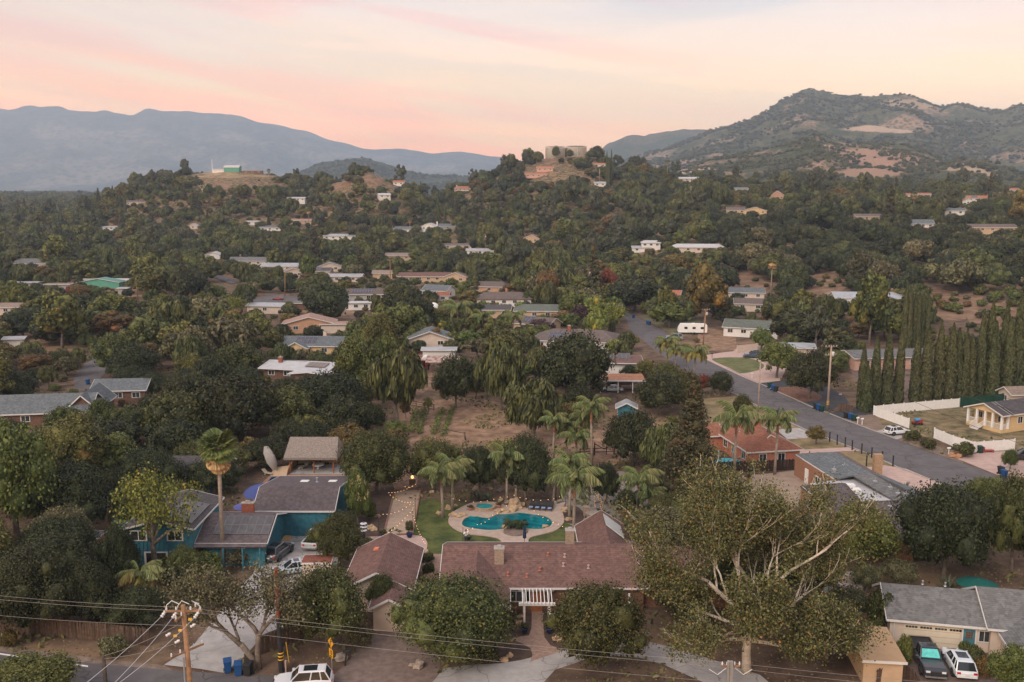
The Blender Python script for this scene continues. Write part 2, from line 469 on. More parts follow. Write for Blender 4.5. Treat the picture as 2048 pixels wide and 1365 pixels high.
def mountain_material(name, scrub, scrub2, dry, fields, dens=.5, scale=.02, rock=None):
 m, N, L, b=new_mat(name)
 p=pos_node(N)
 n1=noise_node(N, L, p, scale*.22, 5.0, .62, .5)
 n2=noise_node(N, L, p, scale*2.2, 6.0, .7)
 vo=N.new('ShaderNodeTexVoronoi'); vo.inputs['Scale'].default_value=scale*5; L.new(p, vo.inputs['Vector'])
 c=mixrgb(N, L, nrange(N, L, n2, .38, .62), scrub, scrub2)
 c=mixrgb(N, L, nrange(N, L, n1, .5+(.5-dens)*.2, .62+(.5-dens)*.2, 0, .85), c, dry)
 dots=nrange(N, L, vo.outputs['Distance'], .25, .6, 1, 0)
 c=mixrgb(N, L, nmath(N, L, 'MULTIPLY', dots, .75), c, scrub)
 if rock:
  sep=N.new('ShaderNodeSeparateXYZ'); L.new(p, sep.inputs[0])
  w=N.new('ShaderNodeTexWave'); w.wave_type='BANDS'; w.bands_direction='Z'; w.inputs['Scale'].default_value=rock[3]
  w.inputs['Distortion'].default_value=9; w.inputs['Detail'].default_value=5; w.inputs['Detail Scale'].default_value=.006
  L.new(p, w.inputs['Vector'])
  hi=nrange(N, L, sep.outputs['Z'], rock[4], rock[5])
  xr=nrange(N, L, sep.outputs['X'], rock[6], rock[7])
  c=mixrgb(N, L, nmath(N, L, 'MULTIPLY', nmath(N, L, 'MULTIPLY', hi, xr), nrange(N, L, w.outputs[0], .5, .85, 0, .5)), c, rock[:3])
 for (fu, fv, fy, rx, ry, col) in fields or ():
  q=D(fu, fv, fy); mp=N.new('ShaderNodeVectorMath'); mp.operation='SUBTRACT'; L.new(p, mp.inputs[0]); mp.inputs[1].default_value=q
  ms=N.new('ShaderNodeVectorMath'); ms.operation='MULTIPLY'; L.new(mp.outputs[0], ms.inputs[0]); ms.inputs[1].default_value=(1/rx, 0, 1/ry)
  ln=N.new('ShaderNodeVectorMath'); ln.operation='LENGTH'; L.new(ms.outputs[0], ln.inputs[0])
  wob=nmath(N, L, 'ADD', ln.outputs['Value'], nmath(N, L, 'MULTIPLY', n2, .8))
  c=mixrgb(N, L, nrange(N, L, wob, 1.15, 1.4, .9, 0), c, col)
 L.new(c, b.inputs['Base Color']); b.inputs['Roughness'].default_value=.95; b.inputs['Specular IOR Level'].default_value=.05
 bn=N.new('ShaderNodeBump'); bn.inputs['Strength'].default_value=.6; bn.inputs['Distance'].default_value=.25/scale
 L.new(n2, bn.inputs['Height']); L.new(bn.outputs[0], b.inputs['Normal'])
 return m
MTN={}
def mountain(name, crest, Yc, Yf, Yb, mat, amp, s, nu=260, nv=60, base=12.0, ridged=True, seed=1.0, crest_jit=0.0, prof=1.25):
 us=np.array([c[0] for c in crest], float); vs=np.array([c[1] for c in crest], float)
 U=np.linspace(us[0], us[-1], nu)
 Vv=np.interp(U, us, vs)
 k=np.array([1, 2, 3, 2, 1], float); k/=k.sum()
 Vv=np.convolve(np.pad(Vv, 2, 'edge'), k, 'valid')
 hc=HC+(385-Vv)*Yc/F*1.0
 hc=np.maximum(hc, base)
 t=np.concatenate([np.linspace(0, 1, nv), 1+np.linspace(0, 1, nv//3)[1:]])
 T, UU=np.meshgrid(t, U, indexing='ij')
 Y=np.where(T<=1, Yf+(Yc-Yf)*T, Yc+(Yb-Yc)*(T-1))
 X=(UU-1024)/F*(Y*CP+6)*1.0
 hcg=np.tile(hc, (len(t), 1))
 pr=np.where(T<=1, T**prof, np.clip(2-T, 0, 1)**1.2)
 Zg=base+(hcg-base)*pr
 nz=fbm(X, Y, s, 5, seed, ridged)
 env=np.where(T<=1, np.sin(np.pi*np.clip(T, 0, 1)**.9)**.7 if True else 0, .5*np.clip(2-T, 0, 1))
 env=np.nan_to_num(env)
 sc=np.clip((hcg-base)/(hc.max()-base), .08, 1)
 Zg=Zg+nz*amp*env*sc
 if crest_jit: Zg=Zg+fbm(X, Y, s*4, 3, seed+5)*crest_jit*np.where(T<=1, T, np.clip(2-T, 0, 1))*sc
 Zg=np.where(T<.001, base-20, Zg); Zg=np.where(T>1.999, base-20, Zg)
 MTN[name]=(U, t, X, Y, Zg)
 return clean_props(link(name, grid_mesh(name, X, Y, Zg, mat)), kind='structure')
m_far=mountain_material('blue_range', (.03, .035, .03), (.09, .085, .065), (.20, .165, .13), None, .5, .004)
mountain('mountain_range', [(-700, 240), (-250, 222), (-60, 232), (0, 224), (18, 222), (44, 227), (66, 218), (90, 221), (125, 220), (160, 226), (206, 230), (214, 226), (245, 232), (275, 237), (296, 225), (316, 222), (345, 228), (372, 227), (395, 232), (440, 233), (480, 236), (520, 248), (560, 253), (590, 264), (620, 268), (650, 281), (700, 291), (740, 301), (790, 300), (820, 302), (870, 309), (905, 306), (930, 306), (960, 312), (1000, 316), (1080, 330), (1200, 350)],
9000, 6300, 10600, m_far, 230, .0011, 300, 60, 20, True, 2.0, 40)
m_mid=mountain_material('mid_ridge', (.035, .045, .025), (.07, .075, .04), (.13, .10, .06), None, .4, .012)
mountain('ridge', [(480, 372), (560, 360), (600, 345), (640, 329), (680, 322), (705, 316), (735, 318), (770, 327), (800, 338), (830, 345), (860, 351), (900, 352), (950, 356), (1020, 362)],
3400, 2600, 4300, m_mid, 26, .0035, 170, 26, 18, True, 4.0, 14)
m_back=mountain_material('far_hill', (.04, .05, .03), (.065, .07, .04), (.12, .095, .06), None, .4, .01)
mountain('far_hill', [(1130, 345), (1180, 316), (1215, 291), (1250, 278), (1290, 275), (1330, 267), (1360, 264), (1400, 262), (1440, 264), (1500, 262), (1600, 270)],
4700, 3700, 5600, m_back, 60, .0022, 170, 26, 16, True, 7.0, 26)
m_hill=mountain_material('hillside', (.040, .048, .024), (.115, .105, .055), (.34, .225, .155), [(1695, 272, 2900, 125, 13, (.46, .33, .24)), (1790, 215, 3200, 110, 22, (.36, .26, .17)), (1990, 217, 3200, 60, 6, (.40, .28, .2)), (1350, 330, 2500, 70, 20, (.34, .22, .16))], .58, .016)
mountain('hills', [(1110, 372), (1170, 352), (1230, 330), (1290, 308), (1330, 297), (1380, 282), (1430, 263), (1480, 247), (1520, 232), (1560, 207), (1585, 194), (1610, 189), (1640, 195), (1680, 203), (1710, 200), (1760, 198), (1800, 197), (1830, 205), (1870, 218), (1900, 211), (1950, 222), (1990, 225), (2020, 215), (2048, 214), (2150, 208), (2350, 230), (2700, 290)],
3300, 1900, 4400, m_hill, 110, .0024, 420, 90, 14, True, 11.0, 18, 1.05)
m_near=mountain_material('near_hillside', (.036, .046, .022), (.105, .10, .048), (.34, .215, .145), [(1730, 318, 1700, 95, 22, (.34, .205, .145)), (1440, 336, 1500, 34, 7, (.46, .34, .24)), (1960, 340, 1400, 45, 12, (.40, .30, .2)), (1640, 296, 1750, 30, 6, (.42, .3, .22)), (1700, 345, 1500, 70, 10, (.32, .2, .14))], .70, .03)
mountain('foothill', [(1180, 385), (1280, 370), (1350, 345), (1400, 326), (1470, 312), (1540, 300), (1590, 287), (1620, 276), (1660, 284), (1700, 291), (1760, 290), (1800, 293), (1850, 308), (1890, 330), (1950, 352), (2020, 372), (2100, 390)],
1850, 1150, 2300, m_near, 34, .006, 300, 70, 12, True, 13.0, 6, 1.0)
mountain('east_foothill', [(1740, 400), (1800, 372), (1840, 350), (1880, 332), (1920, 320), (1950, 319), (1985, 330), (2020, 343), (2048, 350), (2120, 345), (2250, 338), (2500, 360)],
1500, 1080, 1900, m_near, 18, .007, 160, 44, 12, True, 17.0, 5, 1.0)
def build_haze():
 mb=MB(); mb.box(-11000, 11000,-900, 11500,-60, 960)
 m=bpy.data.materials.new('haze'); m.use_nodes=True
 nt=m.node_tree; nt.nodes.clear()
 out=nt.nodes.new('ShaderNodeOutputMaterial'); v=nt.nodes.new('ShaderNodeVolumePrincipled')
 v.inputs['Color'].default_value=(.60, .78, 1.0, 1)
 v.inputs['Density'].default_value=1.05e-4
 v.inputs['Anisotropy'].default_value=0.0
 nt.links.new(v.outputs[0], out.inputs['Volume'])
 o=mb.build('haze', m)
 clean_props(o, kind='stuff')
build_haze()
# ---------------------------------------------------------------- vegetation: meshes
def rquads(rng, C, Nn, size, asp=1.0, jit=.6, hang=0.0, bend=False):
 """separate quads at centres C facing normals Nn (+jitter)"""
 n=len(C)
 Nn=Nn+rng.normal(0, jit, (n, 3)); Nn/=np.linalg.norm(Nn, axis=1, keepdims=True)+1e-9
 r=rng.normal(0, 1, (n, 3))
 if hang: r=r*(1-hang)+np.array([0, 0, 1.0])*hang*3
 a=np.cross(Nn, r); a/=np.linalg.norm(a, axis=1, keepdims=True)+1e-9
 b=np.cross(Nn, a)
 s=size*rng.uniform(.55, 1.35, (n, 1))
 a=a*s*.5; b=b*s*.5*asp
 k=rng.uniform(.2, .7, (n, 1))
 V=np.stack([C-a*k-b, C+a*.9-b*k, C+a*k+b, C-a-b*-.5*k], 1)
 return V.reshape(-1, 3)
def sphere_dirs(rng, n, zmin=-1.0):
 z=rng.uniform(zmin, 1, n); t=rng.uniform(0, 2*np.pi, n); q=np.sqrt(1-z*z)
 return np.stack([q*np.cos(t), q*np.sin(t), z], 1)
def crown(name, mat, seed, r, h, z0, lobes, n, leaf, lobe_r=(.30, .46), asp=1.0, jit=.6, hang=0.0, core=.80, zmin=-.55, shell=(.74, 1.22), flat=1.0, env='dome', inner=.0):
 """crown between heights z0 and h, radius r; returns mesh and the lobe centres"""
 rng=np.random.default_rng(seed)
 L_=[]
 hh=(h-z0)/2; zc=z0+hh
 ga=np.pi*(3-5**.5)
 for i in range(lobes):
  t=(i+.5)/lobes
  z=1-1.72*t if env!='cone' else 1-1.9*t
  q=math.sqrt(max(0, 1-min(1, z*z)))
  if env=='cone': q=(t**.95)*.9
  if env=='col': q=.8
  rad=rng.uniform(*lobe_r)*r*rng.choice([.7, .9, 1.0, 1.15])
  if env=='cone': rad*=.30+.62*t
  th=ga*i+rng.uniform(-.4, .4)
  inn=max(.05, 1-rad/r*.9)
  L_.append([q*math.cos(th)*r*inn*rng.uniform(.5, 1.28), q*math.sin(th)*r*inn*rng.uniform(.5, 1.28), zc+z*(hh-rad*flat*.85)*rng.uniform(.7, 1.08), rad])
 if env=='cone':
  L_=[[r*.60*((i+.5)/lobes)*math.cos(ga*i), r*.60*((i+.5)/lobes)*math.sin(ga*i), h-(h-z0)*((i+.5)/lobes)**.92-.2, r*(.13+.34*(i/lobes))*rng.uniform(.8, 1.15)] for i in range(lobes)]
 for i in range(0 if env=='cone' else max(2, lobes//4)):
  L_.append([rng.uniform(-.3, .3)*r, rng.uniform(-.3, .3)*r, zc+rng.uniform(-.3, .4)*hh, r*.45 if env!='cone' else r*.3])
 L_=np.array(L_)
 ex=np.percentile(np.linalg.norm(L_[:,:2], axis=1)+L_[:, 3]*.95, 88); ez=(L_[:, 2]+L_[:, 3]*flat).max()
 L_[:,:2]*=r/ex; L_[:, 3]*=(r/ex)**.7; L_[:, 2]*=h/max(ez, .1)
 w=L_[:, 3]**2; idx=rng.choice(len(L_), int(n*1.6), p=w/w.sum())
 d=sphere_dirs(rng, len(idx), zmin)
 sq=np.array([1, 1, flat])
 C=L_[idx,:3]+d*L_[idx, 3:4]*rng.uniform(shell[0], shell[1], (len(idx), 1))*sq
 if inner:
  k=rng.uniform(0, 1, len(idx))<inner
  C[k]=L_[idx[k],:3]+d[k]*L_[idx[k], 3:4]*rng.uniform(.2, .9, (k.sum(), 1))
 dist=np.linalg.norm((C[:, None,:]-L_[None,:,:3])/sq, axis=2)/L_[None,:, 3]
 dist[np.arange(len(idx)), idx]=9
 keep=dist.min(1)>(.74 if not inner else .3)
 C=C[keep][:n]; d=d[keep][:n]
 V=rquads(rng, C, d, leaf, asp, jit, hang)
 extra=None
 if core:
  cb=MB()
  for k, l in enumerate(L_): cb.ball(l[:3], l[3]*(core if core>.81 else .6), 8, 5, (1, 1, flat), seed+k, .9)
  extra=(cb.V, cb.F)
 return quads_mesh(name, V, mat, extra), L_
def trunk_mesh(name, mat, L_, r0, seed, z_fork=None, n_limbs=6, lean=.0, n=7, base_z=-.4):
 rnd=random.Random(seed)
 mb=MB()
 top=float(np.median(L_[:, 2])); zf=z_fork if z_fork else top*.45
 fx, fy=rnd.uniform(-1, 1)*lean, rnd.uniform(-1, 1)*lean
 mb.path([(0, 0, base_z), (fx*.3, fy*.3, zf*.5), (fx, fy, zf), (fx*1.2, fy*1.2, top)], [r0*1.25, r0, r0*.85, r0*.3], n)
 order=sorted(range(len(L_)), key=lambda i: -L_[i][3])[:n_limbs]
 for i in order:
  l=L_[i]
  m_=Vector((fx, fy, zf)); e=Vector(l[:3]); mid=m_.lerp(e, .5)+Vector((rnd.uniform(-.4, .4), rnd.uniform(-.4, .4), rnd.uniform(-.1, .5)))
  mb.path([m_, mid, e], [r0*.55, r0*.35, r0*.12], 5)
 return mesh_from(name, mb.V, mb.F, mat, True)
m_bark=flat('bark_grey', (.16, .13, .105), .95, .35, 2.5, .4)
m_barkd=flat('bark_dark', (.07, .055, .045), .95, .3, 2.5, .4)
m_barkw=flat('bark_white', (.55, .47, .38), .85, .2, 1.6, .2, col2=(.72, .64, .54), fine=.6)
FOL={
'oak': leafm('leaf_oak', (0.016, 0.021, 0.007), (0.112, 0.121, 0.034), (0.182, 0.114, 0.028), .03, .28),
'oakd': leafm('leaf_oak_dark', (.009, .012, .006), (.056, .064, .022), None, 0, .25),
'olive': leafm('leaf_olive', (0.032, 0.035, 0.017), (0.171, 0.154, 0.074), None, 0, .25),
'ash': leafm('leaf_ash', (0.025, 0.031, 0.009), (0.160, 0.164, 0.042), (0.228, 0.156, 0.038), .05, .28),
'pepper':leafm('leaf_pepper', (0.021, 0.027, 0.009), (0.123, 0.129, 0.040), None, 0, .25),
'yellow':leafm('leaf_yellow_green', (.045, .066, .012), (.205, .220, .045), (.32, .24, .04), .05, .15),
'syc': leafm('leaf_sycamore', (.034, .044, .014), (.180, .188, .066), (.33, .20, .06), .04, .1),
'brown': leafm('leaf_brown', (0.051, 0.042, 0.015), (0.171, 0.120, 0.038), (0.296, 0.146, 0.038), .10, .2),
'conif': leafm('leaf_conifer', (.020, .024, .011), (.095, .092, .040), (0.137, 0.073, 0.028), .08, .2),
'cypress': leafm('leaf_cypress', (0.022, 0.028, 0.010), (0.105, 0.115, 0.045), (0.091, 0.052, 0.024), .06, .12),
'bright':leafm('leaf_bright', (0.034, 0.050, 0.011), (0.148, 0.166, 0.043), None, 0, .2),
'plum': leafm('leaf_plum', (0.023, 0.010, 0.011), (0.068, 0.033, 0.032), None, 0, .2),
'red': leafm('leaf_red', (0.080, 0.017, 0.011), (0.228, 0.052, 0.030), None, 0, .2),
'magenta': leafm('leaf_magenta', (0.137, 0.008, 0.019), (0.388, 0.021, 0.048), None, 0, .2),
'euc': leafm('leaf_eucalyptus', (0.032, 0.042, 0.025), (0.114, 0.116, 0.067), None, 0, .2),
}
TREES={}
def species(key, fol, r, h, z0, lobes, n, leaf, bark=None, r0=.28, trunk=True,**kw):
 """a kind of tree: several levels of detail, several shapes"""
 TREES[key]=dict(fol=fol, r=r, h=h, z0=z0, lobes=lobes, n=n, leaf=leaf, bark=bark or m_bark, r0=r0, trunk=trunk, kw=kw, cache={})
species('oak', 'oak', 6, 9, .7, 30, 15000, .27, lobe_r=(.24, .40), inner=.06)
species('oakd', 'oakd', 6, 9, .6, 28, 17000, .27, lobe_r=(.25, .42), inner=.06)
species('olive', 'olive', 4, 6, 1.0, 16, 9000, .24, lobe_r=(.26, .42), inner=.1, jit=.9)
species('ash', 'ash', 4.5, 11, .9, 28, 12000, .27, lobe_r=(.26, .42), inner=.08)
species('pepper', 'pepper', 5.5, 9, 1.2, 18, 12000, .30, lobe_r=(.24, .40), asp=3.0, hang=.85, jit=.35, inner=.1)
species('yellow', 'yellow', 4.5, 8, 1.8, 26, 3300, .25, lobe_r=(.14, .26), core=0, inner=.3, shell=(.5, 1.2))
species('bright', 'bright', 4.5, 8, .7, 26, 10000, .28, lobe_r=(.24, .40), inner=.1)
species('brown', 'brown', 5.0, 12, 1.0, 30, 12000, .27, lobe_r=(.22, .38), inner=.12)
species('plum', 'plum', 3.5, 6, 1.0, 12, 6000, .26)
species('red', 'red', 3.8, 7, 1.2, 14, 6000, .27, inner=.1)
species('euc', 'euc', 4.5, 15, 4, 18, 8000, .3, lobe_r=(.20, .36), asp=1.8, hang=.5, inner=.1)
species('conifer', 'conif', 3.6, 16, .8, 46, 14000, .27, lobe_r=(.34, .5), env='cone', inner=.1, bark=m_barkd)
species('shrub', 'oak', 1.6, 2.2,-.1, 9, 2600, .2, trunk=False, lobe_r=(.32, .5))
species('shrubb', 'bright', 1.6, 2.2,-.1, 9, 2600, .2, trunk=False, lobe_r=(.32, .5))
species('shrubo', 'olive', 1.6, 2.2,-.1, 9, 2600, .2, trunk=False, lobe_r=(.32, .5))
species('shrubm', 'magenta', 1.6, 2.2,-.1, 9, 2600, .2, trunk=False, lobe_r=(.32, .5))
species('shruby', 'brown', 1.6, 2.0,-.1, 9, 2600, .2, trunk=False, lobe_r=(.32, .5))
def tree_mesh(key, lod, var):
 t=TREES[key]
 k=(lod, var)
 if k not in t['cache']:
  f=(1.5, .62, .2, .05)[lod]; ls=(.74, 1.15, 1.85, 3.5)[lod]
  lb=max(7, int(t['lobes']*(1, .85, .6, .45)[lod]))
  kw=dict(t['kw'])
  if lod>=2: kw['inner']=0; kw['core']=.83
  me, L_=crown('crown', FOL[t['fol']], 100*var+hash_key(key), t['r'], t['h'], t['z0'], lb, int(t['n']*f), t['leaf']*ls,**kw)
  tk=trunk_mesh('trunk', t['bark'], L_, t['r0'], var, n_limbs=(9, 6, 3, 0)[lod], lean=.4, n=(8, 6, 5, 4)[lod]) if t['trunk'] else None
  t['cache'][k]=(me, tk)
 return t['cache'][k]
def hash_key(s): return sum(ord(c)*(i+3) for i, c in enumerate(s))%997
TREE_NAME={'oak': ('live_oak', 'tree'), 'oakd': ('live_oak', 'tree'), 'olive': ('olive_tree', 'tree'), 'ash': ('ash_tree', 'tree'), 'pepper': ('pepper_tree', 'tree'),
'yellow': ('locust_tree', 'tree'), 'bright': ('leafy_tree', 'tree'), 'brown': ('sycamore_tree', 'tree'), 'plum': ('plum_tree', 'tree'), 'red': ('maple_tree', 'tree'),
'euc': ('eucalyptus_tree', 'tree'), 'conifer': ('conifer_tree', 'tree'), 'shrub': ('shrub', 'shrub'), 'shrubb': ('shrub', 'shrub'), 'shrubo': ('shrub', 'shrub'),
'shrubm': ('shrub', 'shrub'), 'shruby': ('shrub', 'shrub')}
PLACED=[]
def put_tree(key, loc, h, r, label=None, lod=None, var=0, rot=None, group=None):
 t=TREES[key]
 d=loc[1]
 if lod is None: lod=0 if d<125 else 1 if d<215 else 2
 me, tk=tree_mesh(key, lod, var)
 nm, cat=TREE_NAME[key]
 sx, sz=r/t['r'], h/t['h']
 rot=rot if rot is not None else (loc[0]*1.7+loc[1]*2.3)%6.28
 if t['trunk'] and d<330:
  root=thing(nm, label, cat, loc, rot, group); root.scale=(sx, sx, sz)
  link('crown', me, root); link('trunk', tk, root)
 else:
  root=link(nm, me, None, loc, rot); root.scale=(sx, sx, sz)
  clean_props(root, label, cat, group)
 PLACED.append((loc[0], loc[1], r))
 return root
def T(key, u, vtop, vbase, wpx, label=None, var=0, lod=None, group=None, rot=None):
 g=G(u, vbase)
 ppm=F/(g.y*CP+(HC-g.z)*SP)
 h=max(1.0, (vbase-vtop)/ppm/CP*.98)
 return put_tree(key, g, h, wpx/ppm/2, label, lod, var, rot, group)
# ---------------------------------------------------------------- vegetation: trees seen one by one
T('oak', 905, 1150, 1318, 250, 'big round green oak in front of the red roofed house, left of the pergola walk', 1)
T('oak', 1193, 1162, 1335, 205, 'grey green oak covering the driveway loop right of the white pergola', 2)
T('oak', 655, 1128, 1300, 185, 'olive green oak right of the reddish utility pole, above the yellow speed sign', 3)
T('oak', 765, 1145, 1240, 68, 'small green oak at the left corner of the garage roof', 1)
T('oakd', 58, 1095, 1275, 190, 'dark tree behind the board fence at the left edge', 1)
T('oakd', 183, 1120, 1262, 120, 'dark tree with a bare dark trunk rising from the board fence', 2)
T('olive', 133, 1012, 1125, 135, 'grey green tree left of the orange umbrella', 1)
T('bright', 35, 835, 1085, 180, 'tall pale leafy tree at the left edge beside the black oak shade', 1)
T('yellow', 312, 930, 1152, 190, 'yellow green airy tree in front of the blue two storey house', 1)
T('oak', 752, 858, 988, 150, 'broad oak between the thatched pavilion and the bocce court', 2)
T('oak', 680, 1020, 1133, 98, 'oak overhanging the white pickup truck', 1)
T('oak', 868, 872, 982, 112, 'oak right of the bocce court beside the lawn', 3)
T('oakd', 958, 890, 988, 84, 'dark oak behind the spa, left one of the dark pair', 1)
T('oakd', 1052, 865, 1002, 120, 'dark oak behind the pool loungers', 2)
T('oakd', 1212, 925, 1012, 60, 'compact dark oak beside the light wrapped tree in the gravel yard', 1)
T('oakd', 1252, 976, 1036, 46, 'small round dark tree right of the gravel yard', 3)
T('conifer', 1380, 742, 1012, 140, 'tall brownish conifer left of the terracotta stucco house', 1)
T('oakd', 1266, 818, 935, 112, 'dark oak left of the tall conifer', 2)
T('pepper', 1066, 758, 888, 128, 'open pepper tree with a forked trunk at the edge of the dirt paddock', 1)
T('oakd', 1150, 665, 812, 150, 'large dark oak left of the carport with the boat', 1)
T('pepper', 1003, 682, 822, 105, 'weeping pepper tree behind the dirt paddock', 2)
T('oakd', 912, 708, 818, 95, 'dark oak right of the rusty metal roof', 3)
T('pepper', 795, 690, 855, 112, 'weeping pepper tree left of the old truck', 3)
T('ash', 720, 662, 800, 92, 'olive coloured tree left of the weeping pepper trees', 1)
T('ash', 765, 622, 755, 72, 'narrow olive green tree behind the white farmhouse', 2)
T('ash', 505, 762, 860, 70, 'light green poplar like tree in the dark oak grove', 3)
T('oakd', 1652, 1192, 1322, 135, 'dark rounded tree beside the tan shed, below the big sycamore', 1)
T('bright', 1715, 1003, 1152, 150, 'leafy green avocado tree below the grey flat roofs', 2)
T('oakd', 1885, 962, 1168, 205, 'big dark tree behind the teal umbrella', 3)
T('oak', 2022, 945, 1148, 140, 'oak at the right edge above the lower right house', 1)
T('olive', 1728, 1130, 1190, 62, 'round grey olive beside the covered patio furniture', 2)
T('olive', 1795, 1118, 1178, 82, 'larger silvery olive behind the lower right house ridge', 3)
T('bright', 60, 1313, 1425, 200, 'bright green tree top at the bottom left corner beside the road', 3)
T('bright', 2030, 1283, 1400, 110, 'bright green bush at the bottom right corner', 1, 0)
T('oak', 1338, 985, 1062, 92, 'olive green tree between the gravel yard and the big sycamore', 2)
T('oakd', 1300, 1010, 1060, 62, 'dark bushy tree right of the solar panel wing', 1)
T('oakd', 1440, 742, 792, 56, 'dark round tree at the kerb across from the circular drive', 3)
T('oak', 1328, 726, 792, 72, 'round tree in the carport yard beside the street', 1)
T('oak', 1372, 740, 830, 60, 'brownish green tree above the tall conifer', 2)
T('red', 1405, 750, 790, 38, 'small reddish leaved tree by the street', 1)
T('oak', 1483, 790, 850, 44, 'round green tree above the terracotta roof', 1)
T('brown', 1632, 850, 890, 42, 'small dark ornamental tree in a ring bed on the front lawn', 1)
T('bright', 1553, 682, 758, 76, 'wide green tree beside the curved lawn of the circular drive', 3)
T('oakd', 1618, 700, 800, 95, 'dark oak spreading over the black asphalt drive', 2)
T('conifer', 1665, 625, 730, 58, 'brownish pine behind the street utility pole', 2)
T('oakd', 1590, 622, 690, 112, 'broad dark green tree behind the small rounded street tree', 1)
T('bright', 1523, 655, 700, 46, 'small bright round tree beside the white garden wall', 2)
T('ash', 1738, 542, 690, 70, 'tall pale sycamore in front of the white hillside house', 3)
T('brown', 1408, 525, 655, 90, 'tall brown green tree behind the parked travel trailer', 2)
T('ash', 1330, 570, 650, 44, 'dark green upright tree beside the solar roofed bungalow', 1)
T('yellow', 1212, 602, 672, 88, 'yellow green locust at the left side of the street', 2, 1)
T('bright', 1152, 582, 640, 70, 'bright green tree behind the purple plum', 1)
T('plum', 1165, 610, 655, 52, 'dark purple plum tree left of the yellow green locust', 1)
T('red', 1212, 538, 592, 44, 'red leaved tree near the upper street utility pole', 2)
T('plum', 1082, 640, 668, 56, 'dark purple plum hedge tree beside the brown solar roof', 2)
T('oakd', 1270, 555, 625, 110, 'wide dark oak at the top of the street', 1)
T('brown', 1096, 540, 615, 50, 'golden green sycamore right of the bare palm trunk', 3)
T('oakd', 650, 565, 640, 98, 'large dark oak in front of the grey roofed ranch house', 2)
T('oakd', 815, 572, 655, 92, 'large dark oak left of the small orange roofed hut', 3)
T('oakd', 375, 535, 610, 80, 'dark oak right of the white trailers', 1)
T('brown', 870, 655, 700, 38, 'small golden tree behind the white farmhouse', 1)
T('yellow', 470, 592, 645, 60, 'light yellow green tree among the left oaks', 3, 1)
T('shrubm', 148, 570, 592, 30, 'crimson bougainvillea mound beside the green shed', 1, 1)
T('shrubm', 77, 577, 590, 18, 'small crimson bougainvillea left of the larger mound', 2, 1)
T('bright', 30, 560, 625, 60, 'green tree left of the crimson bougainvillea', 2)
T('ash', 265, 510, 560, 36, 'upright olive tree left of the parked trailers', 2)
T('bright', 618, 508, 565, 36, 'upright bright green tree between the far grey roofs', 3)
T('bright', 775, 668, 790, 60, 'bright leaved tree in front of the white farmhouse, left side', 1)
T('brown', 812, 790, 838, 26, 'small yellowing fruit tree left of the vegetable rows', 2, 1)
T('yellow', 856, 792, 830, 28, 'round yellow fruit tree at the head of the vegetable rows', 1, 1)
T('conifer', 1492, 440, 520, 44, 'layered cedar at the foot of the oak slope', 3)
T('conifer', 1712, 500, 575, 46, 'grey green cedar above the white hillside house', 1)
T('conifer', 1778, 372, 450, 34, 'dark tall conifer between the hillside houses', 2)
T('brown', 2048, 380, 460, 66, 'tall green tree at the right edge beside the deck house', 1)
T('oakd', 1652, 405, 470, 92, 'big dark oak on the ridge left of the dark conifer', 1)
T('shrub', 856, 1106, 1124, 27, 'clipped dark green ball shrub between the roofs, upper one', 1)
T('shrub', 857, 1128, 1152, 25, 'clipped dark green ball shrub between the roofs, lower one', 2)
T('shrub', 1952, 1302, 1345, 62, 'dark leafy shrub beside the entry path of the lower right house', 1)
T('shruby', 1963, 1312, 1352, 40, 'rusty orange flowering shrub beside the white electric car', 1)
T('shrub', 1757, 1175, 1268, 48, 'tall dark camellia hedge beside the garage gable', 2)
T('shrub', 1747, 1235, 1290, 40, 'white flowering rose bush beside the fence', 3)
T('shruby', 1776, 1290, 1345, 30, 'brownish garden shrubs between the shed and the fence', 2)
T('shrubb', 1808, 1270, 1335, 34, 'green shrub row between the fence and the black pickup', 3)
T('shrub', 1935, 1284, 1318, 36, 'dark shrub by the front window of the lower right house', 2)
T('shrub', 735, 1120, 1160, 50, 'dark shrub between the storage roof and the garage', 3)
T('shrub', 390, 1085, 1130, 70, 'dark shrub under the blue house eaves', 1)
T('shrubo', 480, 1095, 1130, 60, 'pale dry shrub in front of the blue porch posts', 2)
T('shrub', 335, 1098, 1135, 55, 'green shrub at the foot of the yellow green tree', 3)
T('shrubb', 742, 1000, 1040, 30, 'green shrub along the bocce garden bed', 1)
T('shrubo', 725, 1250, 1295, 50, 'low bush beside the gravel drive', 1)
T('shruby', 18, 1262, 1300, 32, 'orange dry bush beside the road at the left', 1)
T('shrubo', 232, 1272, 1316, 60, 'dark verge bush between fence and road', 2)
T('shrub', 960, 1280, 1325, 80, 'low planting at the tip of the driveway island', 3)
T('oak', 128, 812, 888, 76, 'oak hiding the right part of the long grey shingle roof', 2)
T('oakd', 22, 838, 905, 84, 'dark oak at the left edge in front of the long grey roof', 3)
T('oak', 205, 800, 862, 60, 'small oak below the second grey shingle roof', 1)
T('shrub', 345, 1112, 1172, 80, 'dark shrub before the lower windows of the two storey blue house', 1)
T('shrubb', 420, 1100, 1160, 60, 'green shrub between the fan palm and the two storey blue house', 2)
T('oakd', 240, 1045, 1178, 92, 'dark tree covering the left corner of the two storey blue house', 2)
T('oak', 372, 1088, 1176, 74, 'green tree before the right corner of the two storey blue house', 3)
h_=T('bright', 716, 936, 1052, 60, 'tall flowering hedge tree beside the blue barn wall', 1)
rng_=np.random.default_rng(5)
d_=sphere_dirs(rng_, 420,-.2); d_[:, 1]=-abs(d_[:, 1])
C_=np.array([.4, 0, 4.6])+d_*np.array([2.9, 2.9, 2.6])*rng_.uniform(.9, 1.1, (420, 1))
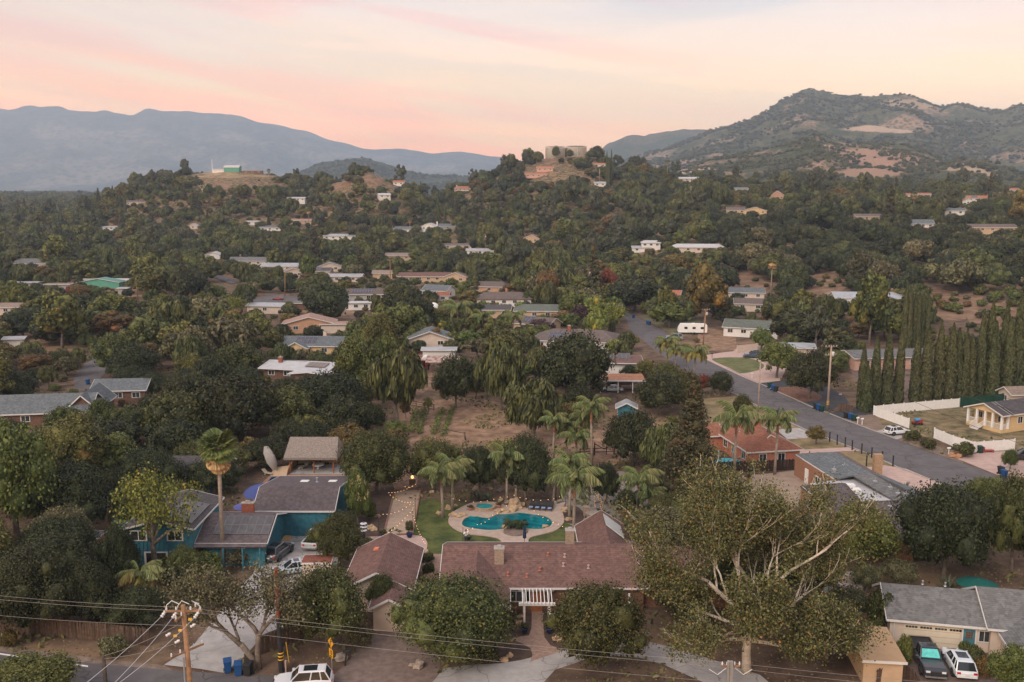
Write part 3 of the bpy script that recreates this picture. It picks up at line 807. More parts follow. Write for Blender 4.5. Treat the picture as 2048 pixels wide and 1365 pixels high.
C_=C_[(np.sin(C_[:, 0]*2.3)+np.cos(C_[:, 2]*2.9))>.2]
fl=link('blossom', quads_mesh('blossom', rquads(rng_, C_, C_*0+np.array([0,-1, .6]), .3), flat('blossom_cream', (.62, .48, .22), .7, .15)), h_)
fl.rotation_euler.z=-h_.rotation_euler.z; fl['kind']='stuff'
def cypress_mesh(var, n=5200, leaf=.22):
 rng=np.random.default_rng(300+var)
 z=rng.uniform(0, 1, n); th=rng.uniform(0, 2*np.pi, n)
 prof=np.interp(z, [0, .06, .25, .6, .85, 1], [.72, .95, 1.0, .78, .42, .04])
 k=1+.07*np.sin(th*3+z*9+var)+.06*np.sin(th*7-z*22)
 rr=prof*k*rng.uniform(.86, 1.06, n)
 C=np.stack([rr*np.cos(th), rr*np.sin(th), z*14], 1)
 Nn=np.stack([np.cos(th), np.sin(th), np.full(n, .25)], 1)
 V=rquads(rng, C, Nn, leaf, 1.8, .4, hang=.7)
 cb=MB()
 cb.lathe([(.6, .0), (.8, 1), (.85, 4), (.66, 8.4), (.34, 12), (.04, 13.8)], 9)
 return quads_mesh('crown', V, FOL['cypress'], (cb.V, cb.F))
CYP=[cypress_mesh(k) for k in range(4)]
cyp_trunk=MB(); cyp_trunk.tube((0, 0,-.3), (0, 0, 2), .16, .12, 6)
cyp_trunk_me=mesh_from('trunk', cyp_trunk.V, cyp_trunk.F, m_barkd)
def cypress(u, vt, vb, wpx, label, i, group=None):
 g=G(u, vb); ppm=F/(g.y*CP+(HC-g.z)*SP)
 r=thing('cypress_tree', label, 'tree', g, i*1.3, group)
 s=wpx/ppm/2*.86
 r.scale=(s, s, (vb-vt)/ppm/CP/14)
 link('crown', CYP[i%4], r); link('trunk', cyp_trunk_me, r)
 PLACED.append((g.x, g.y, 1.5))
ROW=[(1722, 690, 820, 17), (1731, 732, 826, 19), (1747, 673, 817, 19), (1771, 659, 814, 21), (1795, 659, 812, 17), (1828, 670, 808, 20), (1848, 659, 806, 24), (1873, 644, 803, 20), (1897, 648, 801, 21),
(1909, 659, 800, 22), (1925, 659, 799, 18), (1936, 673, 798, 24), (1956, 622, 795, 20), (1972, 604, 792, 22), (1982, 644, 796, 22), (2001, 604, 790, 21), (2011, 637, 793, 24), (2027, 593, 790, 25), (2047, 608, 788, 24), (2070, 600, 786, 24)]
ordn=['first', 'second', 'third', 'fourth', 'fifth', 'sixth', 'seventh', 'eighth', 'ninth', 'tenth', 'eleventh', 'twelfth', 'thirteenth', 'fourteenth', 'fifteenth', 'sixteenth', 'seventeenth', 'eighteenth', 'nineteenth', 'twentieth']
for i, (u, vt, vb, w) in enumerate(ROW):
 cypress(u, vt, vb, w+6, 'tall cypress, %s from the left in the front row behind the white fence'%ordn[i], i, 'cypress row behind the white fence')
for i, (u, vt) in enumerate([(1805, 567), (1814, 578), (1824, 586), (1832, 584), (1840, 589), (1851, 593)]):
 cypress(u, vt, 712-i, 15, 'slender cypress, %s from the left in the farther clump below the white hillside house'%ordn[i], i+1, 'farther cypress clump')
for i, (u, vt, vb) in enumerate([(241, 385, 425), (251, 388, 428), (877, 400, 455), (890, 402, 458), (1148, 612, 640), (1218, 615, 662), (1227, 612, 664), (1213, 306, 372), (1222, 303, 374), (1217, 318, 376), (907, 345, 372)]):
 cypress(u, vt, vb, 7 if vb<460 else 9, ['left one of two small dark cypresses on the far left plain', 'right one of two small dark cypresses on the far left plain', 'left one of the two dark cypresses on the wooded slope', 'right one of the two dark cypresses on the wooded slope', 'thin cypress behind the purple plum tree', 'left one of two thin cypresses by the yellow green locust', 'right one of two thin cypresses by the yellow green locust', 'left pointed cypress on the skyline right of the water tanks', 'tallest right pointed cypress on the skyline beside the water tanks', 'middle pointed cypress on the skyline right of the water tanks', 'tiny cypress on the skyline above the orange villa'][i], i)
m_palmtrunk=flat('palm_trunk', (.30, .24, .19), .9, .25, 2.0, .3, fine=.5)
m_palmtop=flat('palm_sheath', (.38, .20, .12), .8, .3, 2.5)
m_frond=leafm('leaf_queen_palm', (.050, .075, .022), (.185, .215, .075), (.25, .22, .09), .06, .12)
m_frondy=leafm('leaf_palm_yellow', (.10, .10, .025), (.30, .24, .06), None, 0, .12)
m_fan=leafm('leaf_fan_palm', (.045, .065, .018), (.17, .19, .055), None, 0, .1)
m_skirt=leafm('leaf_dry_skirt', (.22, .13, .06), (.48, .30, .15), None, 0, .1)
def frond_mesh(L=3.6, droop=1.0, seed=0, mat=None, nl=52, lw=.055, ll=.95):
 rng=np.random.default_rng(seed); Q=[]
 pts=[]
 for i in range(13):
  t=i/12; a=.95-droop*t*2.1
  if i==0: p=np.zeros(3)
  else: p=pts[-1]+np.array([math.cos(a), 0, math.sin(a)])*L/12
  pts.append(p)
 pts=np.array(pts)
 for i in range(nl):
  t=.12+.88*i/nl; k=t*12; j=min(int(k), 11); p=pts[j]*(1-k+j)+pts[j+1]*(k-j)
  for s in (-1, 1):
   l=ll*math.sin(math.pi*min(1, t*.85+.12))*rng.uniform(.8, 1.2)
   side=np.array([.25, s*rng.uniform(.35, .75),-rng.uniform(.6, 1.5)]); side/=np.linalg.norm(side)
   e=p+side*l; w=np.array([lw, 0, 0])
   Q+=[p-w*.6, p+w*.6, e+w*.5+np.array([0, 0,-.12]), e-w*.5]
 rb=MB(); rb.path([Vector(p) for p in pts[::2]], [.05, .04, .035, .03, .025, .02, .01], 4)
 return quads_mesh('frond', np.array(Q), mat or m_frond, (rb.V, rb.F))
FROND=[frond_mesh(3.4, 1.0, k) for k in range(3)]+[frond_mesh(3.0, 1.35, 7, None, 48, .055, .9)]
FRONDY=[frond_mesh(3.2, 1.25, k+20, m_frondy) for k in range(2)]
def queen_palm(u, vb, vc, rpx, label, seed=0, yellow=False, parts=True, nf=15, group='queen palms'):
 """base pixel, crown centre height pixel, frond radius in pixels"""
 g=G(u, vb); ppm=F/(g.y*CP+(HC-g.z)*SP)
 h=(vb-vc)/ppm/CP; s=rpx/ppm/2.45
 rnd=random.Random(seed*7+int(u))
 root=thing('queen_palm', label, 'palm tree', g, 0, group)
 lx, ly=rnd.uniform(-.25, .25), rnd.uniform(-.2, .2)
 tk=MB(); tk.path([(0, 0,-.3), (lx*.4, ly*.4, h*.35), (lx, ly, h*.74)], [.24, .18, .17], 9)
 link('trunk', mesh_from('trunk', tk.V, tk.F, m_palmtrunk, True), root)
 tt=MB(); tt.path([(lx, ly, h*.74), (lx, ly, h*.78), (lx, ly, h*.97), (lx, ly, h*1.03)], [.17, .21, .15, .06], 9)
 link('crown_shaft', mesh_from('crown_shaft', tt.V, tt.F, m_palmtop, True), root)
 for k in range(nf):
  a=k*2.39996+rnd.uniform(-.2, .2)
  old=k>nf*.6
  me=(FRONDY[k%2] if yellow and k>nf*.35 else FROND[3 if old else k%3])
  f=link('frond', me, root, (lx, ly, h*1.0))
  tilt=[-.55,-.25, .0, .2][k*4//nf]+rnd.uniform(-.1, .1)
  f.rotation_euler=(0, tilt, a); f.scale=(s*rnd.uniform(.9, 1.1),)*3
 sp=link('spear', FROND[0], root, (lx, ly, h)); sp.rotation_euler=(0,-.75, rnd.uniform(0, 6)); sp.scale=(s*.6,)*3
 PLACED.append((g.x, g.y, 1.0))
QP=[(886, 1036, 945, 40, 'queen palm at the left end of the pool deck, leftmost of the pair'), (905, 1024, 940, 40, 'queen palm at the left end of the pool deck, right one of the pair'),
(1014, 1008, 914, 38, 'tall straight queen palm behind the rock waterfall'), (1031, 1008, 938, 30, 'shorter queen palm just right of the tall one behind the waterfall'),
(1106, 1008, 948, 26, 'left one of two thin queen palms behind the black loungers'), (1113, 1004, 936, 30, 'right one of two thin queen palms behind the black loungers'),
(1147, 1092, 962, 52, 'big queen palm close behind the red roof beside the metal chimney cap'), (1139, 1040, 925, 40, 'queen palm just behind the big one near the pool'),
(1277, 1032, 962, 42, 'queen palm right of the gravel yard'), (1297, 1030, 992, 34, 'short queen palm behind the gravel yard palm'),
(1106, 928, 842, 28, 'queen palm at the paddock edge, leftmost of the cluster'), (1134, 920, 850, 32, 'queen palm at the paddock edge, second of the cluster'), (1152, 930, 875, 34, 'short queen palm in front of the paddock cluster'),
(1168, 925, 838, 28, 'slim queen palm left of the thick trunked pair by the rail gate'), (1184, 934, 816, 36, 'queen palm with a thick trunk by the wooden rail gate'),
(1468, 958, 838, 46, 'queen palm left one in front of the terracotta house'), (1549, 952, 842, 38, 'queen palm right one in front of the terracotta house')]
for i, q in enumerate(QP): queen_palm(q[0], q[1], q[2], q[3], q[4], i)
for i, (u, vb, vc, r_, lb) in enumerate([(1335, 732, 688, 27, 'yellowing queen palm beside the street, left of three'), (1350, 738, 704, 22, 'yellowing queen palm beside the street, middle of three'), (1387, 762, 708, 29, 'yellowing queen palm beside the street, right of three')]):
 queen_palm(u, vb, vc, r_, lb, i+30, True)
queen_palm(290, 1222, 1150, 46, 'feather palm in the dry front yard left of the concrete drive', 50, True)
for i, (u, vb, vc, r_) in enumerate([(965, 672, 636, 26), (1026, 682, 636, 24), (915, 668, 620, 30), (704, 545, 522, 11), (716, 545, 524, 11), (735, 540, 520, 10)]):
 queen_palm(u, vb, vc, r_, ['feather palm with a pale trunk among the mid ground gardens', 'feather palm in front of the tan block wall house', 'wide feather palm right of the white dome greenhouse', 'small distant palm, left of three in a row', 'small distant palm, middle of three in a row', 'small distant palm, right of three in a row'][i], 40+i, nf=10)
def fan_leaf(seed, mat, L=1.9, n=18):
 rng=np.random.default_rng(seed); Q=[]
 st=np.array([.9, 0, 0])
 for k in range(n):
  a=-1.25+2.5*k/(n-1); d=np.array([math.cos(a), math.sin(a),-.12-.25*abs(a)]); e=st+d*L*.62
  e2=e+np.array([.16, 0,-.12-.12*rng.uniform()]); w=np.array([-math.sin(a), math.cos(a), 0])*.09
  Q+=[st-w*.3, e-w, e2, e+w]
 rb=MB(); rb.tube((0, 0, 0), tuple(st), .03, .02, 4)
 return quads_mesh('frond', np.array(Q), mat, (rb.V, rb.F))
FANS=[fan_leaf(k, m_fan) for k in range(2)]; FANDRY=[fan_leaf(k+5, m_skirt) for k in range(2)]
def fan_palm(u, vb, vc, rpx, label, seed=0, n=46, skirt=.38):
 g=G(u, vb); ppm=F/(g.y*CP+(HC-g.z)*SP); h=(vb-vc)/ppm/CP; s=rpx/ppm/1.95
 rnd=random.Random(seed)
 root=thing('fan_palm', label, 'palm tree', g, 0)
 tk=MB(); tk.path([(0, 0,-.3), (.05, 0, h*.5), (.1, 0, h)], [.3, .21, .2], 9)
 link('trunk', mesh_from('trunk', tk.V, tk.F, m_palmtrunk, True), root)
 for k in range(n):
  t=k/n; a=k*2.39996; dry=t>1-skirt
  me=FANDRY[k%2] if dry else FANS[k%2]
  f=link('dry_frond' if dry else 'frond', me, root, (.1, 0, h-(t>.6)*(t-.6)*s*2.2))
  f.rotation_euler=(rnd.uniform(-.2, .2),-1.25+2.55*t+rnd.uniform(-.12, .12), a); f.scale=(s*rnd.uniform(.85, 1.1),)*3
 PLACED.append((g.x, g.y, 1.0))
fan_palm(447, 1134, 890, 35, 'tall fan palm with a dry orange skirt in front of the blue house', 1, 60, .30)
for i, (u, vb, vt, r_) in enumerate([(1541, 600, 520, 14), (820, 485, 440, 6), (1060, 608, 556, 8), (1334, 362, 326, 5), (618, 455, 424, 6), (538, 368, 344, 4), (415, 420, 402, 5), (1792, 372, 356, 7), (1865, 370, 352, 7), (1388, 392, 378, 5), (1826, 425, 392, 7), (1355, 405, 382, 5)]):
 fan_palm(u, vb, vt, r_, ['tall fan palm with a grey skirt beside the bare slope', 'thin tall fan palm on the mid plain', 'reddish trunked palm behind the maroon hip roof', 'tall fan palm on the skyline right of the cypresses', 'tall thin fan palm below the left hill', 'small fan palm on the grassy hilltop', 'short fan palm below the bare dead tree', 'shaggy fan palm left of the white villas', 'bushy palm on the skyline beside the white villas', 'small palm below the right skyline trees', 'slim palm in front of the white villa', 'small palm on the plateau edge'][i], i+3, 20)
def grow(mb, p, d, L, r, depth, rnd, tips, up=.25, spread=.75, minr=.035):
 pts=[Vector(p)]; dd=Vector(d).normalized(); q=Vector(p); rr=[r]
 n=4
 for k in range(n):
  dd=(dd+Vector((rnd.uniform(-1, 1), rnd.uniform(-1, 1), rnd.uniform(-.6, 1)*.6+up*.3))*.22).normalized()
  q=q+dd*L/n; pts.append(q.copy()); rr.append(r*(1-.42*(k+1)/n))
 mb.path(pts, rr, 8 if depth>2 else 5)
 if depth==0:
  tips.append(q); return
 kids=3 if depth>1 else 2
 for k in range(kids):
  ax=Vector((rnd.uniform(-1, 1), rnd.uniform(-1, 1), rnd.uniform(-.4, .7)+up)).normalized()
  nd=(dd+ax*spread).normalized()
  s=pts[-1] if k==0 else pts[rnd.choice([2, 3])]
  grow(mb, s, nd, L*rnd.uniform(.62, .85), max(minr, r*(.58 if k==0 else .42)), depth-1, rnd, tips, up, spread, minr)
  if depth<=2: tips.append(s.lerp(s+nd*L*.5, .8))
def branchy_tree(name, label, loc, limbs, bark, fol, seed, nleaf, leaf, cl=1.5, depth=3, trunk_pts=None, tr=None, up=.25, spread=.75, asp=1.0, r_l=.26):
 rnd=random.Random(seed); rng=np.random.default_rng(seed)
 root=thing(name, label, 'tree', loc)
 mb=MB(); mb.path(trunk_pts, tr, 10)
 tips=[]
 for (s, d, L, r) in limbs: grow(mb, s, d, L, r, depth, rnd, tips, up, spread)
 link('trunk', mesh_from('trunk', mb.V, mb.F, bark, True), root)
 tp=np.array([tuple(t) for t in tips]); tp=tp[rng.uniform(0, 1, len(tp))<.75]; idx=rng.integers(0, len(tp), nleaf)
 C=tp[idx]+rng.normal(0, 1, (nleaf, 3))*cl*np.array([1, 1, .75])
 C=C[C[:, 2]>.8]
 N_=(C-tp[idx[:len(C)]])*.3+np.array([0, 0, .5])
 link('crown', quads_mesh('crown', rquads(rng, C, N_, leaf, asp, 1.0), FOL[fol]), root)
 PLACED.append((loc[0], loc[1], 6)); return root
g=P(1493, 1345)
branchy_tree('sycamore_tree', 'huge sycamore with pale bare limbs in front of the right end of the red roof', g,
[((-.4, 0, 5.2), (-1,-.1, 1.0), 4.6, .25), ((.1, 0, 5.6), (-.25, .3, 1.9), 4.8, .25), ((.3, 0, 5.2), (.85, .1, 1.5), 5.0, .24), ((-.3, 0, 4.0), (-1.2, .2, .42), 4.4, .18), ((.3, 0, 3.6), (1.3, 0, .5), 4.4, .18),
((0, 0, 4.8), (.1, 1.2, .8), 4.2, .26), ((0,-.2, 4.2), (.2,-1.2, .45), 3.6, .22), ((-.1,-.2, 3.2), (-.9,-.7, .1), 3.6, .18), ((.3,-.2, 3.0), (.9,-.7, .1), 3.6, .18)],
m_barkw, 'syc', 12, 105000, .155, .56, 4, [(0, 0,-.4), (-.1, 0, 2), (.05, 0, 4), (0, 0, 5.6)], [.44, .36, .32, .25], .28, .72)
g=P(512, 1338)
oak_two=branchy_tree('live_oak', 'old grey oak with two sinuous trunks leaning over the concrete driveway', g,
[((-1.2, 0, 2.2), (-1.2, .2, 1.0), 3.4, .22), ((.3, 0, 3.2), (-.7, 0, 1.3), 2.6, .2), ((.4, 0, 3.2), (.8, .2, 1.0), 2.8, .2), ((.4, .0, 3.0), (.2, .8, .9), 2.4, .18), ((-2.4, .2, 3.4), (-1, .1, .25), 2.6, .15), ((-1.4, .1, 2.6), (-.5, 1, 1), 2.4, .15)],
m_bark, 'olive', 21, 15000, .16, .6, 3, [(0, 0,-.3), (-.3, 0, 1), (-1.2, .0, 2.3)], [.34, .27, .24], .2, .8)
tb=MB(); tb.path([(.25, 0,-.3), (.2, 0, 1.6), (.35, 0, 3.3)], [.3, .24, .22], 9)
link('trunk', mesh_from('trunk', tb.V, tb.F, m_bark, True), oak_two)
# ---------------------------------------------------------------- roads, drives, lawns, courts
def smooth_px(pts, n=4):
 out=[]; m=len(pts)
 for i in range(m):
  p0, p1, p2, p3=(np.array(pts[(i+k-1)%m], float) for k in range(4))
  for j in range(n):
   t=j/n
   out.append(tuple(.5*((2*p1)+(-p0+p2)*t+(2*p0-5*p1+4*p2-p3)*t*t+(-p0+3*p1-3*p2+p3)*t**3)))
 return out
PATCHES=[]
def patch(name, pts, mat, z=.02, sm=False, far=False, kind='structure'):
 if sm: pts=smooth_px(pts)
 W=[G(u, v)+Vector((0, 0, z)) if far else P(u, v, z) for u, v in pts]
 if name not in ('yard', 'paddock', 'verge'): PATCHES.append(np.array([(w[0], w[1]) for w in W]))
 mb=MB(); mb.add(W, [tuple(range(len(W)))])
 me=mesh_from(name, mb.V, mb.F, mat)
 if me.polygons[0].normal.z<0: me.flip_normals()
 return clean_props(link(name, me), kind=kind)
m_asph=flat('asphalt', (.12, .11, .112), .9, .16, .5, .2, fine=.18, crack=.16)
m_asphd=flat('asphalt_dark', (.050, .050, .056), .9, .2, .6, .2, fine=.2)
m_conc=flat('concrete', (.37, .35, .335), .85, .13, .8, .1, fine=.12, crack=.22)
m_pinkc=flat('pink_concrete', (.46, .33, .285), .85, .10, .9, .1, fine=.12)
m_deck=flat('pool_deck_stone', (.43, .335, .275), .85, .12, 1.4, .1, fine=.2)
m_sand=flat('court_sand', (.40, .30, .225), .95, .14, 1.1, .1, fine=.25)
m_gravel=flat('gravel', (.27, .235, .205), .95, .2, 2.0, .4, fine=.45)
m_gravelp=flat('gravel_drive', (.21, .155, .13), .95, .25, 1.6, .4, fine=.45)
m_lawn=flat('lawn_grass', (.055, .085, .022), .95, .35, .45, .5, col2=(.13, .14, .04), fine=.3)
m_lawnd=flat('dry_grass', (.20, .155, .075), .95, .3, .35, .5, col2=(.31, .235, .125), fine=.25)
m_yard=flat('weedy_yard', (.10, .10, .045), .95, .3, .45, .5, col2=(.31, .22, .125), fine=.35)
m_mulch=flat('mulch', (.085, .055, .042), .95, .3, 1.2, .5, fine=.4)
m_redmulch=flat('red_mulch', (.17, .085, .055), .95, .3, 1.2, .5, fine=.4)
m_paddock=flat('paddock_dirt', (.22, .125, .078), .95, .3, .5, .4, col2=(.36, .235, .15), fine=.3)
m_paver=flat('paver_path', (.33, .22, .165), .9, .2, 2.4, .2, fine=.35)
m_brickp=flat('brick_paving', (.24, .085, .062), .9, .2, 3, .2, fine=.35)
m_drivep=flat('paver_drive', (.175, .125, .105), .9, .22, 3, .2, fine=.4)
m_white=flat('white_paint', (.74, .72, .69), .6, .05, 2)
m_curb=flat('kerb_stone', (.36, .33, .30), .9, .14, 2, fine=.2)
m_slope=flat('bare_slope', (.185, .11, .068), .95, .3, .22, .4, col2=(.29, .18, .11), fine=.3)
patch('road', [(-500, 1262), (-100, 1292), (0, 1303), (170, 1326), (345, 1341), (470, 1349), (570, 1352), (690, 1364), (900, 1420), (900, 2100), (-500, 2100)], m_asph, .02)
patch('verge', [(-500, 1246), (0, 1291), (170, 1314), (330, 1331), (345, 1341), (170, 1326), (0, 1303), (-500, 1262)], flat('verge_dirt', (.20, .15, .12), .95, .25, 1.2, .3), .008)
patch('road_marking', [(-300, 1272), (0, 1306.5), (90, 1319.5), (176, 1331.5), (176, 1334.5), (90, 1322.5), (0, 1309.5), (-300, 1275)], m_white, .03)
patch('driveway', [(328, 1330), (365, 1306), (389, 1288), (430, 1238), (468, 1186), (505, 1150), (525, 1100), (545, 1046), (660, 1040), (680, 1060), (676, 1120), (668, 1170), (640, 1205), (606, 1236), (576, 1250), (524, 1270), (505, 1296), (486, 1316), (466, 1332), (447, 1346), (400, 1338)], m_conc, .028)
patch('path', [(640, 1380), (700, 1320), (728, 1275), (800, 1258), (862, 1290), (880, 1330), (862, 1372), (820, 1400), (690, 1400)], m_gravelp, .012, True)
patch('driveway', [(858, 1374), (887, 1337), (940, 1330), (1000, 1327), (1040, 1321), (1080, 1311), (1115, 1303), (1160, 1296), (1220, 1288), (1297, 1284), (1350, 1296), (1420, 1318), (1520, 1350), (1580, 1400), (1480, 1400), (1400, 1362), (1328, 1330), (1280, 1316), (1230, 1312), (1170, 1320), (1110, 1340), (1085, 1368), (1070, 1420), (858, 1420)], m_conc, .026)
patch('path', [(1064, 1205), (1084, 1205), (1086, 1240), (1089, 1275), (1101, 1291), (1125, 1299), (1110, 1307), (1060, 1324), (1065, 1310), (1061, 1297), (1042, 1286), (1018, 1279), (1036, 1274), (1058, 1271), (1063, 1255)], m_paver, .034)
patch('flower_bed', [(1018, 1225), (1064, 1222), (1063, 1255), (1058, 1271), (1036, 1274), (1016, 1272)], m_mulch, .018)
patch('flower_bed', [(1084, 1222), (1112, 1225), (1128, 1298), (1101, 1291), (1089, 1275)], m_mulch, .018)
patch('flower_bed', [(985, 1290), (1042, 1287), (1061, 1297), (1065, 1310), (1050, 1325), (1000, 1329), (975, 1325)], m_mulch, .018)
patch('lawn', [(838, 1002), (866, 998), (900, 1006), (980, 1010), (1100, 1030), (1150, 1041), (1178, 1050), (1178, 1112), (845, 1116), (852, 1085), (826, 1068)], m_lawn, .012)
patch('patio', [(716, 1078), (733, 1074), (823, 1070), (840, 1072), (851, 1078), (855, 1087), (851, 1118), (712, 1118)], m_pinkc, .03)
patch('path', [(855, 1108), (885, 1108), (885, 1160), (842, 1162), (842, 1140)], m_paver, .02)
patch('yard', [(1122, 1000), (1150, 972), (1195, 952), (1245, 943), (1292, 962), (1306, 1010), (1298, 1062), (1165, 1056), (1124, 1036)], m_gravel, .016, True)
patch('flower_bed', [(1127, 1016), (1150, 1012), (1166, 1024), (1166, 1040), (1148, 1048), (1130, 1044), (1124, 1030)], m_mulch, .022, True)
patch('flower_bed', [(1236, 1022), (1268, 1020), (1302, 1030), (1302, 1062), (1262, 1056), (1244, 1042)], m_redmulch, .022, True)
patch('flower_bed', [(700, 985), (788, 980), (766, 1072), (716, 1076), (690, 1060)], m_mulch, .012)
patch('paddock', [(800, 812), (880, 800), (955, 798), (1015, 812), (1085, 852), (1240, 868), (1252, 925), (1095, 932), (1010, 905), (850, 915), (812, 870)], m_paddock, .01, True)
patch('path', [(780, 950), (800, 925), (830, 930), (838, 975), (790, 982)], m_paddock, .012)
patch('path', [(818, 700), (856, 700), (868, 770), (835, 795), (815, 760)], m_paddock, .012)
LE=[(1236, 622), (1245, 632), (1255, 643), (1258, 658), (1271, 669), (1286, 680), (1301, 694), (1312, 703), (1340, 722), (1387, 752), (1430, 772), (1475, 790), (1497, 803), (1535, 822), (1575, 843), (1616, 862), (1660, 879), (1729, 905), (1796, 935), (1881, 967), (1944, 992), (2060, 1040), (2300, 1135)]
RE=[(1252, 622), (1264, 630), (1279, 637), (1303, 650), (1326, 662), (1349, 681), (1370, 699), (1391, 711), (1416, 720), (1454, 738), (1480, 750), (1513, 766), (1555, 785), (1600, 805), (1631, 819), (1654, 827), (1681, 838), (1710, 849), (1760, 868), (1792, 880), (1878, 911), (1932, 929), (1994, 952), (2060, 978), (2300, 1075)]
patch('road', LE+RE[::-1], m_asph, .02)
def kerb(pts, mat=m_curb, w=.22, h=.13, name='kerb'):
 mb=MB(); W=[P(u, v) for u, v in pts]
 for a, b in zip(W, W[1:]):
  a2, b2=a+Vector((0, 0, h/2+.01)), b+Vector((0, 0, h/2+.01)); e=(b2-a2).normalized()*.05
  mb.beam(a2-e, b2+e, w, h)
 return clean_props(mb.build(name, mat), kind='structure')
kerb([(x, y+.9) for x, y in LE[9:]]); kerb([(x, y-.9) for x, y in RE[9:20]])
patch('driveway', [(1405, 712), (1440, 706), (1466, 703), (1480, 692), (1522, 686), (1560, 700), (1575, 735), (1560, 762), (1515, 767), (1478, 751), (1415, 721)], m_pinkc, .03)
patch('lawn', [(1424, 720), (1440, 716), (1465, 715), (1500, 717), (1524, 727), (1527, 735), (1512, 742), (1480, 747), (1462, 738)], flat('mown_lawn', (.10, .12, .042), .95, .2, .4, .3, col2=(.16, .155, .065)), .045, True)
patch('driveway', [(1506, 763), (1556, 761), (1600, 757), (1655, 772), (1690, 794), (1698, 806), (1672, 815), (1657, 827), (1600, 805), (1638, 801), (1646, 793), (1600, 776), (1570, 776), (1545, 781)], m_asphd, .028)
patch('flower_bed', [(1553, 778), (1572, 774), (1602, 775), (1640, 790), (1640, 799), (1610, 803), (1585, 798)], m_redmulch, .034, True)
patch('driveway', [(1656, 827), (1700, 815), (1752, 811), (1752, 828), (1712, 832), (1684, 839)], m_asphd, .03)
patch('lawn', [(1380, 800), (1478, 792), (1500, 806), (1600, 857), (1555, 860), (1500, 890), (1400, 880)], m_lawnd, .012)
patch('driveway', [(1553, 860), (1598, 856), (1620, 865), (1617, 876), (1575, 879)], m_conc, .03)
patch('lawn', [(1560, 880), (1620, 866), (1665, 882), (1722, 904), (1690, 898), (1590, 908)], m_lawnd, .014)
patch('path', [(1590, 900.5), (1696, 895), (1722, 903), (1688, 903), (1590, 908)], m_pinkc, .03)
patch('lawn', [(1600, 908), (1690, 904), (1722, 905), (1812, 940), (1735, 938), (1700, 930), (1640, 925)], m_lawnd, .016)
patch('patio', [(1725, 936), (1770, 931), (1812, 938), (1944, 992), (1900, 1000), (1800, 975), (1735, 950)], m_pinkc, .03)
patch('patio', [(1440, 955), (1530, 948), (1600, 940), (1625, 960), (1600, 1010), (1560, 1040), (1480, 1020), (1440, 990)], flat('tan_patio', (.33, .25, .19), .9, .14, .8, fine=.2), .014)
patch('yard', [(1748, 832), (1830, 813), (1992, 790), (2110, 800), (2200, 900), (2110, 925), (1990, 905), (1900, 885), (1840, 872), (1760, 866)], m_yard, .012)
patch('yard', [(1660, 828), (1752, 824), (1770, 862), (1830, 880), (1920, 905), (1925, 926), (1878, 910), (1792, 879), (1710, 848)], flat('bare_yard', (.21, .15, .115), .95, .2, .8, fine=.3), .014)
patch('driveway', [(1750, 863), (1774, 857), (1820, 868), (1793, 880)], m_conc, .03)
patch('driveway', [(1915, 918), (1960, 905), (2008, 903), (2200, 900), (2200, 960), (2050, 955), (1994, 950)], m_pinkc, .03)
patch('driveway', [(1800, 1262), (1905, 1270), (1990, 1290), (2050, 1330), (2050, 1500), (1850, 1500), (1800, 1330)], m_drivep, .02)
patch('patio', [(1640, 1165), (1700, 1140), (1740, 1160), (1732, 1190), (1693, 1204), (1648, 1184)], flat('slate', (.19, .20, .20), .8, .15, 1.5, fine=.2), .06)
patch('path', [(1690, 1207), (1732, 1190), (1748, 1200), (1745, 1222), (1752, 1245), (1742, 1290), (1720, 1290), (1718, 1235), (1700, 1218)], m_brickp, .05)
kb=[(1640, 1184), (1693, 1206), (1735, 1187)]
kerb(kb, m_brickp, .3, .12, 'brick_border')
patch('road', [(150, 752), (172, 728), (195, 708), (208, 718), (214, 740), (190, 768), (168, 782), (150, 775)], m_asph, .04, True)
patch('road', [(412, 546), (428, 546), (452, 556), (478, 566), (462, 570), (436, 560)], m_asph, .3, False, True)
patch('road', [(505, 600), (540, 588), (600, 594), (640, 596), (640, 602), (560, 604), (520, 612)], m_asph, .06)
patch('yard', [(30, 560), (130, 548), (330, 548), (350, 580), (260, 590), (120, 580), (40, 580)], m_paddock, .05)
patch('yard', [(640, 640), (680, 618), (710, 622), (712, 645), (650, 648)], m_paddock, .02)
patch('yard', [(1400, 652), (1470, 668), (1475, 700), (1415, 702), (1392, 690)], m_paddock, .02)
patch('yard', [(1275, 633), (1340, 625), (1400, 640), (1400, 668), (1350, 672), (1310, 650)], flat('dry_garden', (.15, .135, .075), .95, .3, .5, fine=.3), .012)
patch('field', [(15, 632), (60, 620), (150, 622), (205, 635), (190, 648), (60, 648)], flat('vineyard_green', (.07, .10, .03), .9, .3, .4, fine=.3), .3, False, True)
patch('yard', [(40, 655), (150, 650), (160, 680), (60, 690)], m_paddock, .02)
patch('yard', [(1470, 690), (1850, 700), (1860, 830), (1740, 812), (1700, 740)], flat('side_yard', (.17, .12, .10), .95, .2, .6, fine=.3), .008)
patch('patio', [(1645, 600), (1720, 596), (1720, 622), (1660, 625)], flat('stucco_court', (.33, .23, .185), .95, .15, .6), .3, False, True)
for i, pp in enumerate([[(1450, 560), (1500, 545), (1530, 540), (1545, 575), (1500, 590), (1470, 585)], [(1612, 590), (1640, 560), (1685, 540), (1690, 560), (1660, 585), (1620, 598)], [(1800, 570), (1900, 560), (2040, 600), (2040, 660), (1980, 680), (1900, 650), (1830, 620)]]):
 pass
